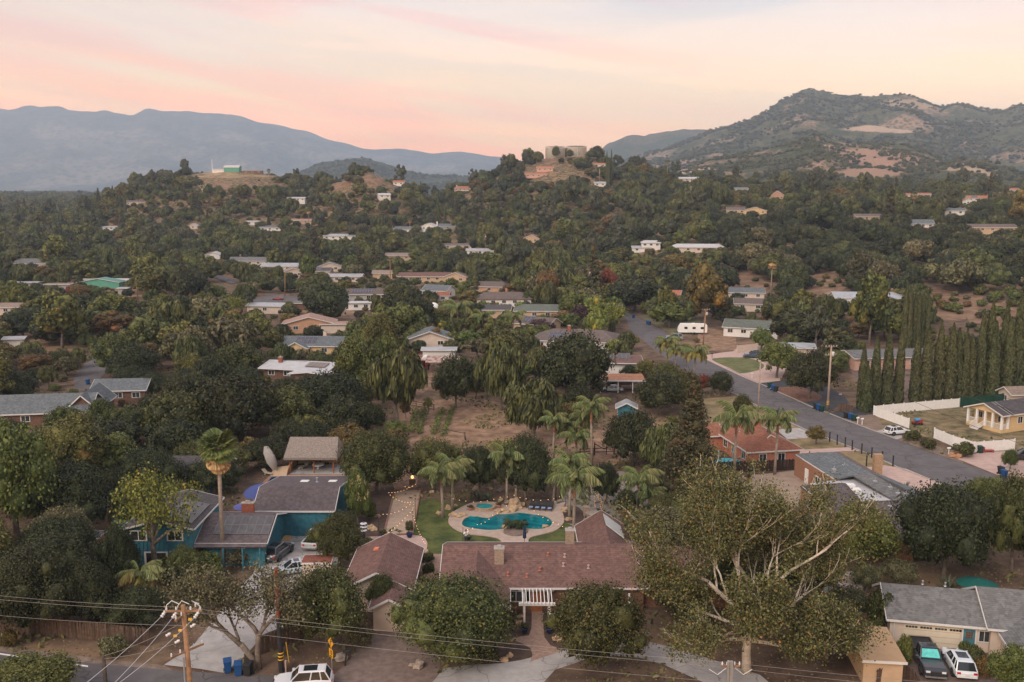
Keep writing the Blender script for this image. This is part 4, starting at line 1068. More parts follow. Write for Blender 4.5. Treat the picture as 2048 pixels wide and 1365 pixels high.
deck_px=[(896.6, 1040), (904, 1026), (918, 1017), (934, 1009), (949, 1005), (973, 1003), (992, 1005), (1008, 1010), (1035, 1015), (1057, 1015), (1084, 1013), (1107, 1011), (1124, 1001), (1131, 1006), (1124, 1018), (1128, 1034), (1127, 1046), (1113, 1060), (1090, 1067), (1066, 1073), (1057, 1079), (1053, 1090), (1012, 1090), (998, 1077), (977, 1072), (957, 1070), (934, 1067), (914, 1060), (900, 1050)]
pool_px=[(924, 1048), (927, 1040), (936, 1034), (947, 1031), (957, 1033), (975, 1035.5), (985, 1033.5), (996, 1028.5), (1012, 1028), (1027, 1026.5), (1041, 1025), (1055, 1026.5), (1070, 1029), (1086, 1031), (1098, 1036), (1104, 1043), (1102, 1051), (1092, 1057), (1074, 1059), (1059, 1058), (1047, 1057), (1031, 1056), (1016, 1057), (1004, 1059), (981, 1061), (957, 1059), (938, 1056), (928, 1053)]
def water_mat(name, deep, shallow):
 m, N, L, b=new_mat(name)
 n=noise_node(N, L, pos_node(N), .45, 3.0, .6, 1.0)
 L.new(mixrgb(N, L, nrange(N, L, n, .35, .7), deep, shallow), b.inputs['Base Color'])
 b.inputs['Roughness'].default_value=.06; b.inputs['IOR'].default_value=1.33
 bn=N.new('ShaderNodeBump'); bn.inputs['Strength'].default_value=.25; bn.inputs['Distance'].default_value=.03
 L.new(noise_node(N, L, pos_node(N), 3.0, 3.0), bn.inputs['Height']); L.new(bn.outputs[0], b.inputs['Normal'])
 return m
m_water=water_mat('pool_water', (.005, .105, .135), (.010, .22, .25))
pool_root=thing('swimming_pool', 'kidney shaped pool with teal water behind the red roofed house', 'pool', P(1012, 1045))
PW=[P(u, v, .13) for u, v in smooth_px(pool_px, 3)]
cen=sum(PW, Vector())/len(PW)
DW=[P(u, v, .13) for u, v in smooth_px(deck_px, 3)]
def ring(inner, outer, z, t, mat, name, parent):
 """plate between two closed curves"""
 def by_angle(C, n=160):
  an=np.array([math.atan2((p.y-cen.y)*1.6, p.x-cen.x) for p in C]); o=np.argsort(an)
  an=an[o]; X=np.array([C[i].x for i in o]); Yy=np.array([C[i].y for i in o])
  an=np.concatenate([an-2*np.pi, an, an+2*np.pi]); X=np.tile(X, 3); Yy=np.tile(Yy, 3)
  g_=np.linspace(-np.pi, np.pi, n, endpoint=False)
  return np.interp(g_, an, X), np.interp(g_, an, Yy)
 ix, iy=by_angle(inner); ox, oy=by_angle(outer); n=len(ix); V=[]
 for zz in (z, z-t):
  V+=[(ix[k], iy[k], zz) for k in range(n)]+[(ox[k], oy[k], zz) for k in range(n)]
 Fc=[]
 for k in range(n):
  j=(k+1)%n
  Fc+=[(k, j, n+j, n+k), (n+k, n+j, 3*n+j, 3*n+k), (k, 2*n+k, 2*n+j, j)]
 mb=MB(); mb.add(V, Fc)
 return mb.build(name, mat, parent)
cop=[cen+(p-cen)*(1+.33/max(.5, (p-cen).length)) for p in PW]
for p in cop: p.z=.15
ring([Vector((p.x, p.y, .15)) for p in PW], cop, .16, .25, flat('coping', (.47, .37, .28), .8, .12, 3, fine=.25), 'coping', pool_root)
wb=MB(); wb.add([(p.x, p.y, .07) for p in PW], [tuple(range(len(PW)))])
wo=wb.build('water', m_water, pool_root)
if wo.data.polygons[0].normal.z<0: wo.data.flip_normals()
dk=ring(cop, DW, .13, .13, m_deck, 'deck', None); clean_props(dk, kind='structure')
sc_=P(969, 1019)
spa=thing('spa', 'round raised stone spa with turquoise water beside the pool', 'spa', sc_)
mb=MB(); n=28
V=[]
for r_, z_ in ((1.42, 0), (1.42, .5), (1.1, .5), (1.1, .2)):
 V+=[(sc_.x+r_*math.cos(2*math.pi*k/n), sc_.y+r_*math.sin(2*math.pi*k/n), z_) for k in range(n)]
mb.add(V, [(i*n+k, i*n+(k+1)%n, (i+1)*n+(k+1)%n, (i+1)*n+k) for i in range(3) for k in range(n)])
mb.build('wall', flat('spa_stone', (.40, .29, .20), .85, .3, 5, .3, fine=.35), spa)
mb=MB(); mb.lathe([(1.12, .0), (1.12, .42)], n, sc_); mb.build('water', water_mat('spa_water', (.02, .20, .22), (.05, .33, .33)), spa)
m_rock=flat('sandstone', (.42, .30, .19), .9, .25, 2.2, .4, fine=.3)
m_rockg=flat('grey_boulder', (.30, .25, .21), .9, .25, 2.2, .4, fine=.3)
ROCKS=[(878, 1029, .45, 'tan boulder at the lawn edge left of the pool deck', 0), (907, 1034, .65, 'flat tan rock at the left rim of the pool deck', 0), (918, 1036, .42, 'golden boulder beside the left end of the pool', 0), (926, 1033, .5, 'larger golden boulder beside the left end of the pool', 0),
(953, 981, .55, 'rounded tan boulder in the bed behind the spa', 0), (981, 980, .35, 'small pale boulder in the bed behind the spa', 0), (999, 983, .38, 'grey boulder in the planting bed behind the pool', 1), (1001, 1003, .4, 'tan boulder at the back rim of the deck', 0), (1014, 1006, .42, 'white boulder at the foot of the tall straight palm', 1),
(1028, 1015, .85, 'tallest rock of the pool waterfall', 0), (1036, 1019, .55, 'right hand rock of the pool waterfall', 0), (1027, 1024, .6, 'lower ledge rock of the pool waterfall', 0), (1043, 1012, .45, 'pinkish rock right of the waterfall', 0), (1010, 1026, .6, 'long flat ledge rock between spa and waterfall', 0), (996, 1027, .5, 'ledge rock touching the spa wall', 0),
(1109, 1008, .4, 'pale boulder right of the loungers', 1), (1117, 1005, .35, 'small pale boulder farther right of the loungers', 1), (1124, 1003, .33, 'last pale boulder of the row behind the deck', 1), (1130, 1023, .6, 'round sandstone boulder in the palm bed', 0), (1136, 1041, .4, 'small sandstone boulder at the front of the palm bed', 0),
(1091, 1056, .42, 'brown rock at the right end of the pool', 0), (1010, 1057, .45, 'flat rock at the front rim of the pool', 0), (1031, 1063, .35, 'rock at the foot of the two cycads', 0), (897, 1019, .4, 'upright rock at the foot of the paired palms', 0), (911, 1013, .3, 'small rock left of the deck behind the palms', 0),
(1010, 1322, .38, 'tan boulder on the driveway island, left one', 0), (1020, 1314, .36, 'tan boulder on the driveway island, upper one', 0), (1041, 1236, .3, 'small boulder in the bed left of the pergola walk, upper one', 0), (1038, 1248, .32, 'small boulder in the bed left of the pergola walk, lower one', 0), (1113, 1280, .4, 'tan boulder right of the walk by the big oak', 0), (1122, 1282, .36, 'orange boulder right of the walk by the big oak', 0),
(843, 1150, .45, 'tan boulder beside the lower ball shrub', 0), (852, 1158, .5, 'flat boulder below the lower ball shrub', 0), (862, 1155, .42, 'orange boulder of the steps between the roofs', 0), (850, 1107, .4, 'boulder at the corner of the pink patio', 0), (872, 1150, .4, 'flat step stone between the roofs', 0),
(277, 1228, .75, 'big rounded boulder in the dry front yard', 1), (262, 1230, .35, 'small stone left of the big front yard boulder', 1), (290, 1222, .6, 'dark rock behind the big front yard boulder', 1), (682, 1320, .6, 'pale boulder beside the black mailbox post', 1), (835, 1335, .6, 'grey log like rock at the gravel drive', 1),
(755, 1035, .4, 'upright pale rock in the bocce garden bed', 0), (741, 1058, .5, 'pale flat rock behind the blue and white lanterns', 0), (748, 1062, .4, 'tan rock behind the blue and white lanterns', 0), (1293, 1272, .35, 'small rock by the driveway loop', 1), (1287, 1210, .35, 'pale rock in the dirt under the sycamore', 1), (863, 986, .35, 'rock at the top edge of the lawn', 0)]
for i, (u, v, r_, lb, k) in enumerate(ROCKS):
 c=P(u, v); mb=MB(); mb.ball((c.x, c.y, r_*.35), r_, 10, 7, (1.0, .8, .65 if i not in (9, 23) else 1.1), i, .8)
 solo(mb, 'boulder', m_rockg if k else m_rock, lb, 'rock', 'boulders round the pool garden' if v<1070 and 870<u<1140 else None, False, c)
# ---------------------------------------------------------------- buildings
def shingle(name, col, course=.10, var=.26, dark=.8):
 if name in MATS: return MATS[name]
 m, N, L, b=new_mat(name)
 p=pos_node(N); sep=N.new('ShaderNodeSeparateXYZ'); L.new(p, sep.inputs[0])
 fr=nmath(N, L, 'FRACT', nmath(N, L, 'DIVIDE', sep.outputs['Z'], course))
 line=nrange(N, L, fr, .0, .28, 1, 0)
 vo=N.new('ShaderNodeTexVoronoi'); vo.inputs['Scale'].default_value=3.4; L.new(p, vo.inputs['Vector'])
 sv=N.new('ShaderNodeSeparateColor'); L.new(vo.outputs['Color'], sv.inputs[0])
 n1=noise_node(N, L, p, .5, 4.0)
 c=mixrgb(N, L, sv.outputs[0], dim(col, 1-var), dim(col, 1+var))
 c=mixrgb(N, L, nrange(N, L, n1, .3, .7, 0, .35), c, dim(col, .7))
 c=mixrgb(N, L, nmath(N, L, 'MULTIPLY', line, .55), c, dim(col, dark*.6))
 L.new(c, b.inputs['Base Color']); b.inputs['Roughness'].default_value=.9; b.inputs['Specular IOR Level'].default_value=.2
 bn=N.new('ShaderNodeBump'); bn.inputs['Strength'].default_value=.6; bn.inputs['Distance'].default_value=.03
 L.new(fr, bn.inputs['Height']); L.new(bn.outputs[0], b.inputs['Normal'])
 MATS[name]=m; return m
RF={'red': shingle('roof_red_brown', (.165, .095, .081)), 'brown': shingle('roof_brown', (.145, .115, .105)), 'grey': shingle('roof_grey', (.155, .155, .155)), 'dark': shingle('roof_charcoal', (.085, .078, .082)),
'slate': shingle('roof_blue_grey', (.135, .15, .16)), 'tan': shingle('roof_tan', (.26, .20, .165)), 'terra': shingle('roof_terracotta', (.27, .115, .075)), 'tile': shingle('roof_tile_orange', (.36, .15, .09), .09),
'white': flat('roof_white', (.44, .44, .45), .7, .1, .8, fine=.1), 'pink': shingle('roof_pinkish', (.36, .235, .19)), 'plum': shingle('roof_plum', (.115, .095, .100)), 'green': shingle('roof_greenish', (.13, .145, .125)),
'metal': flat('roof_metal', (.36, .38, .40), .45, .12, .7, metallic=.3), 'rust': flat('roof_rust', (.33, .13, .075), .8, .35, 1.2, col2=(.5, .42, .38))}
WL={'cream': flat('wall_cream', (.56, .46, .38), .9, .06, .8), 'white': flat('wall_white', (.66, .63, .60), .9, .06, .8), 'tan': flat('wall_tan', (.48, .34, .22), .9, .08, .8), 'yellow': flat('wall_yellow', (.58, .41, .22), .85, .07, .8),
'terra': flat('wall_terracotta', (.43, .165, .105), .9, .08, .8), 'blue': flat('wall_blue', (.035, .155, .205), .85, .2, 2.5, col2=(.05, .19, .245), fine=.2), 'brick': flat('wall_brick', (.31, .16, .10), .9, .15, 4, fine=.25), 'wood': flat('wall_wood', (.15, .085, .06), .85, .25, 3),
'pink': flat('wall_pink', (.52, .32, .25), .9, .08, .8), 'grey': flat('wall_grey', (.33, .32, .30), .9, .08, .8), 'orange': flat('wall_orange', (.46, .27, .17), .9, .08, .8), 'green': flat('wall_green', (.10, .30, .22), .85, .08, .8)}
m_trim=flat('trim_white', (.62, .60, .58), .6, .05, 2)
m_glass, _N, _L, _b=new_mat('window_glass')
_L.new(mixrgb(_N, _L, nrange(_N, _L, noise_node(_N, _L, pos_node(_N), .8, 2), .35, .65), (.012, .014, .016), (.05, .055, .06)), _b.inputs['Base Color'])
_b.inputs['Roughness'].default_value=.08
m_solar=flat('solar_panel', (.035, .042, .068), .25, .2, 2.0, spec=.6)
m_solarg=flat('pool_heating_panel', (.085, .085, .092), .4, .2, 2.0)
m_alu=flat('aluminium', (.45, .46, .47), .4, .1, 2, metallic=.6)
m_pframe=flat('panel_frame', (.17, .16, .16), .4, .1, 2)
m_brick=flat('chimney_brick', (.30, .10, .06), .9, .25, 5, fine=.3)
m_stone=flat('chimney_stone', (.36, .27, .20), .9, .3, 6, .3, fine=.45)
m_vent=flat('vent_orange', (.42, .15, .09), .7, .2, 4)
m_woodf=flat('fence_wood', (.115, .075, .055), .95, .3, 3, .3, obj_random=.7)
m_woodd=flat('fence_wood_dark', (.045, .030, .026), .95, .3, 3, .3, obj_random=.6)
def win_mesh():
 me=bpy.data.meshes.new('window')
 V, Fc=[], []
 mb=MB()
 for q in ((-.5,-.42,-.5, .5), (.42, .5,-.5, .5), (-.42, .42, .42, .5), (-.42, .42,-.5,-.42)): mb.box(q[0], q[1],-.06, .03, q[2], q[3])
 mb.box(-.022, .022,-.05, .03,-.42, .42)
 nf=len(mb.F); mb.box(-.42, .42,-.02, .02,-.42, .42)
 me.from_pydata(mb.V, [], mb.F); me.materials.append(m_trim); me.materials.append(m_glass)
 for i, f in enumerate(me.polygons): f.material_index=1 if i>=nf else 0
 return me
WIN=win_mesh()
def window(root, x, y, z, w, h, side='front', name='window'):
 o=link(name, WIN, root, (x, y, z)); o.scale=(w, 1, h)
 o.rotation_euler=(0, 0, {'front': 0, 'right': math.pi/2, 'back': math.pi, 'left': -math.pi/2}[side])
 return o
def roof_local(mb, x0, x1, y0, y1, ez, rz, axis='x', over=.45, hip=0.0, t=.16, ry=None):
 """pitched roof over the box; hip = how far each ridge end is drawn in; ry = ridge position"""
 if axis=='y':
  M=lambda v: (v[1], v[0], v[2]); x0, x1, y0, y1=y0, y1, x0, x1
 else: M=lambda v: v
 X0, X1, Y0, Y1=x0-over, x1+over, y0-over, y1+over
 yr=(y0+y1)/2 if ry is None else ry
 sl=(rz-ez)/(yr-y0); e0=ez-over*sl; e1=ez-over*(rz-ez)/(y1-yr)
 if hip: e1=e0
 rx0, rx1=X0+hip, X1-hip
 top=[(X0, Y0, e0), (X1, Y0, e0), (X1, Y1, e1), (X0, Y1, e1), (rx0, yr, rz), (rx1, yr, rz)]
 V=[M(v) for v in top]+[M((v[0], v[1], v[2]-t)) for v in top]
 Fc=[(0, 1, 5, 4), (2, 3, 4, 5), (6, 10, 11, 7), (8, 11, 10, 9), (0, 6, 7, 1), (2, 8, 9, 3)]
 if hip: Fc+=[(1, 2, 5), (3, 0, 4), (7, 11, 8), (9, 10, 6), (1, 7, 8, 2), (3, 9, 6, 0)]
 else: Fc+=[(1, 7, 11, 5), (5, 11, 8, 2), (3, 9, 10, 4), (4, 10, 6, 0)]
 mb.add(V, Fc)
 return rz, e0
def fascia_local(mb, x0, x1, y0, y1, ez, rz, axis='x', over=.45, hip=0.0, ry=None):
 if axis=='y':
  M=lambda v: Vector((v[1], v[0], v[2])); x0, x1, y0, y1=y0, y1, x0, x1
 else: M=lambda v: Vector(v)
 X0, X1, Y0, Y1=x0-over, x1+over, y0-over, y1+over
 yr=(y0+y1)/2 if ry is None else ry
 e0=ez-over*(rz-ez)/(yr-y0); e1=e0 if hip else ez-over*(rz-ez)/(y1-yr)
 o=.09
 if hip: segs=[((X0, Y0-.02, e0-o), (X1, Y0-.02, e0-o)), ((X1+.02, Y0, e0-o), (X1+.02, Y1, e0-o)), ((X0-.02, Y0, e0-o), (X0-.02, Y1, e0-o)), ((X0, Y1+.02, e0-o), (X1, Y1+.02, e0-o))]
 else: segs=[((X0, Y0-.02, e0-o), (X1, Y0-.02, e0-o)), ((X0, Y1+.02, e1-o), (X1, Y1+.02, e1-o))]+[((x, Y0, e0-o), (x, yr, rz-o)) for x in (X0-.02, X1+.02)]+[((x, yr, rz-o), (x, Y1, e1-o)) for x in (X0-.02, X1+.02)]
 for a, b in segs: mb.beam(M(a), M(b), .05, .2)
def block(root, x0, x1, y0, y1, ez, rz, roof, wall, axis='x', over=.45, hip=0.0, ry=None, z0=0.0, trim=m_trim, names=('wall', 'roof')):
 """one volume of a building in the root's own frame"""
 wm=MB(); wm.box(x0, x1, y0, y1, z0-.3, ez-.1)
 if not hip and rz>ez:
  if axis=='x':
   yr=(y0+y1)/2 if ry is None else ry
   for x in (x0, x1-.15): wm.add([(x, y0, ez-.1), (x+.15, y0, ez-.1), (x+.15, y1, ez-.1), (x, y1, ez-.1), (x, yr, rz-.17), (x+.15, yr, rz-.17)], [(0, 1, 5, 4), (2, 3, 4, 5), (1, 2, 5), (3, 0, 4), (0, 3, 2, 1)])
  else:
   xr=(x0+x1)/2 if ry is None else ry
   for y in (y0, y1-.15): wm.add([(x0, y, ez-.1), (x0, y+.15, ez-.1), (x1, y+.15, ez-.1), (x1, y, ez-.1), (xr, y, rz-.17), (xr, y+.15, rz-.17)], [(0, 4, 5, 1), (2, 5, 4, 3), (1, 5, 2), (3, 4, 0), (0, 1, 2, 3)])
 wm.build(names[0], WL[wall], root, False)
 rm=MB(); roof_local(rm, x0, x1, y0, y1, ez, rz, axis, over, hip, .16, ry); ro=rm.build(names[1], RF[roof] if isinstance(roof, str) else roof, root, False)
 if trim:
  fm=MB(); fascia_local(fm, x0, x1, y0, y1, ez, rz, axis, over, hip, ry); fm.build('fascia', trim, root, False)
 return ro
def panels(root, x0, y0, z0, ux, uy, nx, ny, w=1.0, h=1.65, mat=None, gap=.06, name='solar_panel'):
 """solar panels in rows; ux along the row, uy up the slope (unit vectors)"""
 ux, uy=Vector(ux).normalized(), Vector(uy).normalized(); nn=ux.cross(uy).normalized()
 if nn.z<0: nn=-nn
 mb=MB()
 A=[(0, 0), (w, 0), (w, h), (0, h)]
 top=[ux*a+uy*b+nn*.12 for a, b in A]; bot=[q-nn*.06 for q in top]
 mb.add(top+bot, [(0, 1, 2, 3), (4, 7, 6, 5)]+[(i, i+4, (i+1)%4+4, (i+1)%4) for i in range(4)])
 nf=len(mb.F)
 e=.05; I=[(e, e), (w-e, e), (w-e, h-e), (e, h-e)]
 mb.add([ux*a+uy*b+nn*.124 for a, b in I], [(0, 1, 2, 3)])
 me=mesh_from(name, mb.V, mb.F, m_pframe); me.materials.append(mat or m_solar); me.polygons[nf].material_index=1
 for j in range(ny):
  for i in range(nx):
   link(name, me, root, Vector((x0, y0, z0))+ux*i*(w+gap)+uy*j*(h+gap))
def chimney(root, x, y, z0, z1, w=.8, d=.8, mat=None, cap=True):
 mb=MB(); mb.box(x-w/2, x+w/2, y-d/2, y+d/2, z0, z1); c=mb.build('chimney', mat or m_brick, root, False)
 if cap:
  mb=MB(); mb.box(x-w/2-.06, x+w/2+.06, y-d/2-.06, y+d/2+.06, z1, z1+.1); mb.box(x-w*.2, x+w*.2, y-d*.2, y+d*.2, z1+.1, z1+.32)
  o=mb.build('cap', m_curb, c, False)
def pipe(root, x, y, z, h=.35, r=.06, mat=None, name='vent_pipe'):
 mb=MB(); mb.tube((x, y, z-.1), (x, y, z+h), r, r, 7); mb.tube((x, y, z+h), (x, y, z+h+.08), r*1.9, r*1.7, 7); mb.lathe([(r*2.6, 0), (r*2.2, .04)], 8, (x, y, z+.0)); mb.build(name, mat or m_alu, root, False)
RECTS=[]
def protect(u0, u1, v0, v1, y=None): RECTS.append((u0, u1, v0, v1, y if y else G((u0+u1)/2, min(v1, 1364)).y, y is None))
def house_at(u, v, rot, label, name='house', cat='house', d=0.0, group=None, ground=True):
 g=G(u, v); g.y+=d
 return thing(name, label, cat, (g.x, g.y, g.z), R(rot), group)
mh=thing('house', 'long low house with red brown shingle roof in front of the pool', 'house', (2.8, 91.8, 0))
block(mh,-9.5, 10.2,-5.5, 5.6, 2.85, 4.75, 'red', 'wood', 'x', .5)
block(mh,-9.3,-3.4,-9.9,-.8, 2.85, 4.5, 'red', 'wood', 'y', .45, names=('wing_wall', 'wing_roof'))
block(mh, 5.0, 10.2, 1.0, 11.4, 2.7, 4.35, 'red', 'wood', 'y', .45, names=('rear_wall', 'rear_roof'))
block(mh, 10.2, 19,-4.6, 4.6, 2.8, 4.5, 'red', 'wood', 'x', .45, names=('east_wall', 'east_roof'))
chimney(mh,-4.1,-2.4, 3.4, 5.35, .95, .85, m_stone); chimney(mh, 3.3, 1.2, 3.4, 5.9, .9, .8, m_stone)
for (x, y, z) in ((.9,-1.6, 4.2), (2.6,-1.8, 4.15), (.0,-3.7, 3.5), (2.4,-3.1, 3.7), (4.9,-3.4, 3.6), (-3.2,-4.4, 3.25), (-1.3,-4.6, 3.2)): pipe(mh, x, y, z, .3, .07, m_vent if x<2 else m_pinkc)
uy=Vector((2.6, 0,-1.6)); sk=MB()
sk.slab([(7.75, 10.6, 4.40), (7.75, 7.0, 4.40), (9.6, 5.6, 3.35), (9.6, 9.3, 3.35)], .1); sk.build('skylight', flat('frosted_panel', (.42, .42, .40), .4, .1, 2), mh, False)
for x in (-2.4,-.9, 6.0): window(mh, x,-5.53, 1.6, 1.5, 1.2)
for x in (5.8, 8.6):
 pb=MB(); pb.box(x-.09, x+.09,-7.0,-6.82, 0, 2.5); pb.build('porch_post', m_white, mh, False)
pb=MB(); pb.box(-.9, .2,-5.62,-5.52, 0, 2.1); pb.build('door', flat('door_wood', (.30, .12, .05), .6, .2, 3), mh, False)
gh=thing('garage', 'detached garage with red brown roof left of the main house', 'garage', (-13.3, 91.5, 0))
block(gh,-3.2, 3.2,-5.3, 4.7, 2.7, 4.3, 'red', 'cream', 'y', .45)
block(gh, .2, 3.3,-9.4,-4.8, 2.6, 3.4, 'red', 'cream', 'y', .4, names=('annex_wall', 'annex_roof'))
ac=MB(); ac.slab([(-1.2, 1.6, 4.0), (-.7, 1.4, 4.1), (-.75, .9, 4.05), (-1.3, 1.1, 3.9)], .15); ac.build('roof_patch', flat('salmon_flashing', (.55, .18, .11), .7), gh, False)
PLACED+=[(-13, 91, 6), (0, 91, 8), (8, 92, 9), (10, 100, 5), (17, 92, 6)]
pg=thing('pergola', 'white slatted pergola over the entry walk', 'pergola', (2.4, 84.2, 0))
for x in (-1.22, 1.22):
 for y in (-1.35, 1.9):
  mb=MB(); mb.box(x-.09, x+.09, y-.09, y+.09, 0, 2.3); mb.build('post', m_white, pg, False)
for y in (-1.35, 1.9):
 mb=MB(); mb.box(-1.75, 1.75, y-.13, y-.05, 2.25, 2.5); mb.box(-1.75, 1.75, y+.05, y+.13, 2.25, 2.5); mb.build('beam', m_white, pg, False)
sl=MB(); sl.box(-.035, .035,-1.75, 2.35, 2.5, 2.66); slm=mesh_from('slat', sl.V, sl.F, m_white)
for k in range(9): link('slat', slm, pg, (-1.4+k*.35, 0, 0))
def battens(root, x0, x1, y, z0, z1, side='front', step=.45):
 me=MB(); me.box(-.025, .025,-.03, .0, z0, z1); bm_=mesh_from('batten', me.V, me.F, WL['blue'])
 n=int((x1-x0)/step)
 for k in range(1, n):
  o=link('batten', bm_, root, (x0+k*step, y, 0) if side=='front' else (y, x0+k*step, 0))
  if side!='front': o.rotation_euler=(0, 0, math.pi/2)
bb=thing('barn', 'blue board barn with charcoal roof and two skylights', 'barn', (-26.2, 112.8, 0))
block(bb,-4.6, 4.6,-6.2, 6.6, 3.5, 5.2, 'plum', 'blue', 'x', .35, 0,-3.0)
battens(bb,-4.6, 4.6,-6.2, 0, 3.3); battens(bb,-6.2, 6.4, 4.63, 0, 3.3, 'side')
for x in (-.9, 2.7):
 mb=MB(); mb.slab([(x, 1.1, 4.55), (x+1.0, 1.1, 4.55), (x+1.0, 2.2, 4.4), (x, 2.2, 4.4)], .2); mb.build('skylight', m_white, bb, False)
pipe(bb, 1.3, 1.0, 4.5, .5, .08)
bs=thing('house', 'blue house wing with charcoal roof carrying two rows of black solar panels', 'house', (-31.0, 101.6, 0))
block(bs,-3.5, 3.5,-3.9, 5.2, 3.0, 4.6, 'plum', 'blue', 'x', .5, 0, .2)
panels(bs,-2.35,-3.1, 3.3, (1, 0, 0), (0, 4.1, 1.6), 7, 2, .86, 1.5, m_solarg, .03)
battens(bs,-3.9, 5.2, 3.53, 0, 2.9, 'side'); chimney(bs,-.1, 2.9, 3.6, 4.9, 1.4, .55, m_brick)
for x in (.0, 1.2, 2.4): window(bs, x-1.6,-3.93, 2.25, 1.15, .55)
for x in (-.6, 1.5, 3.4):
 mb=MB(); mb.box(x-.07, x+.07,-5.4,-5.26, 0, 2.55); mb.build('post', WL['blue'], bs, False)
mb=MB(); mb.slab([(-4.0,-4.3, 2.83), (4.0,-4.3, 2.83), (4.0,-5.0, 2.6), (-4.0,-5.0, 2.6)], .14); mb.build('porch_roof', RF['plum'], bs, False)
b2=thing('house', 'two storey blue board house half hidden by the yellow green tree', 'house', (-38.7, 101.6, 0))
block(b2,-3.6, 3.6,-4.9, 4.9, 4.9, 5.8, 'dark', 'blue', 'y', .45)
battens(b2,-3.6, 3.6,-4.93, 0, 4.7)
for (x, z, w, h) in ((-2.2, 3.9, 1.9, 1.2), (1.8, 3.9, 1.8, 1.2), (-.4, 1.3, 2.6, 1.5)): window(b2, x,-4.97, z, w, h)
panels(b2, 3.4,-4.2, 4.98, (0, 1, 0), (-3.6, 0, .9), 6, 1, 1.0, 3.0, m_solarg, .03)
b3=thing('house', 'small blue rear unit with brick edged corner behind the yellow green tree', 'house', (-45.0, 126.5, 0))
block(b3,-5.2, 4.6,-3.4, 3.4, 2.9, 4.3, 'dark', 'blue', 'x', .4)
window(b3, 4.63,-1.2, 1.9, 1.2, 1.7, 'right'); window(b3, 1.0,-3.43, 1.7, 1.2, 1.0); window(b3,-2.6,-3.43, 1.7, 1.2, 1.0)
mb=MB(); mb.box(4.2, 4.75,-3.55,-3.1, 0, 2.7); mb.build('brick_pier', m_brick, b3, False)
g4=thing('garage', 'low blue outbuilding with flat grey roof at the left', 'garage', (-49.5, 99.8, 0))
block(g4,-4.5, 2.4,-2.4, 2.4, 2.3, 2.45, 'grey', 'blue', 'x', .2)
fe=thing('fence', 'tall blue board fence behind the orange umbrella', 'fence', (-45.5, 106.5, 0)); mb=MB(); mb.box(-2.6, 3.4, 0, .1, 0, 2.1); mb.build('panel', WL['blue'], fe, False); battens(fe,-2.6, 3.4, 0, 0, 2.1)
PLACED+=[(-26, 112, 7), (-30, 101, 6), (-38, 104, 7), (-45, 126, 6), (-50, 100, 4)]
pv=thing('pavilion', 'open pavilion with grey thatched roof and orange posts', 'pavilion', (-29.7, 134.4, 0))
mb=MB(); roof_local(mb,-3.4, 3.6,-2.6, 2.6, 2.9, 4.9, 'x', .45, .35, .35); mb.build('roof', flat('thatch', (.26, .215, .185), .95, .3, 5, .6, fine=.5), pv, False)
m_post=flat('post_orange', (.33, .10, .03), .7, .15, 2)
for x in (-3.1, .4, 3.3):
 for y in (-2.3, 2.3): mb=MB(); mb.tube((x, y, 0), (x, y, 2.9), .1, .1, 8); mb.build('post', m_post, pv, False)
mb=MB(); mb.box(-3.3, 4.4, 2.5, 2.75, 0, 1.1); mb.box(-3.5,-3.25,-1.6, 2.75, 0, 1.0); mb.build('bench_wall', WL['tan'], pv, False)
patch('patio', [(578, 949), (594, 931), (682, 928), (694, 949)], m_conc, .03)
patch('patio', [(500, 1012), (528, 962), (552, 940), (596, 930), (594, 948), (705, 948), (705, 956), (560, 958), (520, 1020)], flat('terracotta_paving', (.34, .19, .13), .9, .15, 1.4, fine=.25), .02)
patch('swimming_pool', [(543, 954), (567, 954), (552, 966), (538, 986), (522, 1004), (508, 1004), (526, 976)], water_mat('lap_pool_water', (.008, .04, .085), (.012, .07, .13)), .05)
PLACED.append((-29.7, 134.4, 5))
lr=thing('house', 'cream house with grey shingle roof, garage door and teal front door at lower right', 'house', (34.6, 79.3, 0), R(-11.8))
block(lr, .0, 8.7, .35, 7.2, 2.75, 4.45, 'grey', 'cream', 'x', .4)
block(lr, 8.4, 16,-.1, 7.6, 2.95, 4.85, 'grey', 'cream', 'x', .45, names=('east_wall', 'east_roof'))
block(lr, 9.3, 15.6,-3.4, 1.5, 2.6, 4.0, 'grey', 'cream', 'y', .4, names=('wing_wall', 'wing_roof'))
gd=link('garage_door', None, lr, (3.55, .33, 0))
mb=MB(); mb.box(-2.4, 2.4,-.03, .02, 0, 2.15); mb.build('panel', flat('garage_door_cream', (.60, .52, .40), .7, .03, 2), gd, False)
ln=MB(); ln.box(-2.4, 2.4,-.045,-.03, 0, .03); lnm=mesh_from('joint', ln.V, ln.F, flat('joint_dark', (.36, .30, .23)))
for k in range(1, 4): link('joint', lnm, gd, (0, 0, k*.54))
lt=MB(); lt.box(-.11, .11,-.05,-.03, 1.8, 1.98); ltm=mesh_from('light', lt.V, lt.F, m_glass)
for gq in range(4):
 for k in range(4): link('light', ltm, gd, (-2.0+gq*1.25+k*.26-.1, 0, 0))
dr=link('door', None, lr, (6.75, .33, 0))
mb=MB(); mb.box(-.48, .48,-.04, .02, 0, 2.1); mb.build('leaf', flat('teal_door', (.055, .17, .21), .5), dr, False)
mb=MB()
for i in range(3):
 for j in range(3): mb.box(-.3+i*.21,-.13+i*.21,-.06,-.04, 1.25+j*.22, 1.43+j*.22)
mb.build('pane', flat('door_pane', (.16, .07, .04), .2), dr, False)
mb=MB(); mb.box(-.62,-.5,-.05, .02, 0, 2.25); mb.box(.5, .62,-.05, .02, 0, 2.25); mb.box(-.5, .5,-.05, .02, 2.12, 2.25); mb.build('frame', m_trim, dr, False)
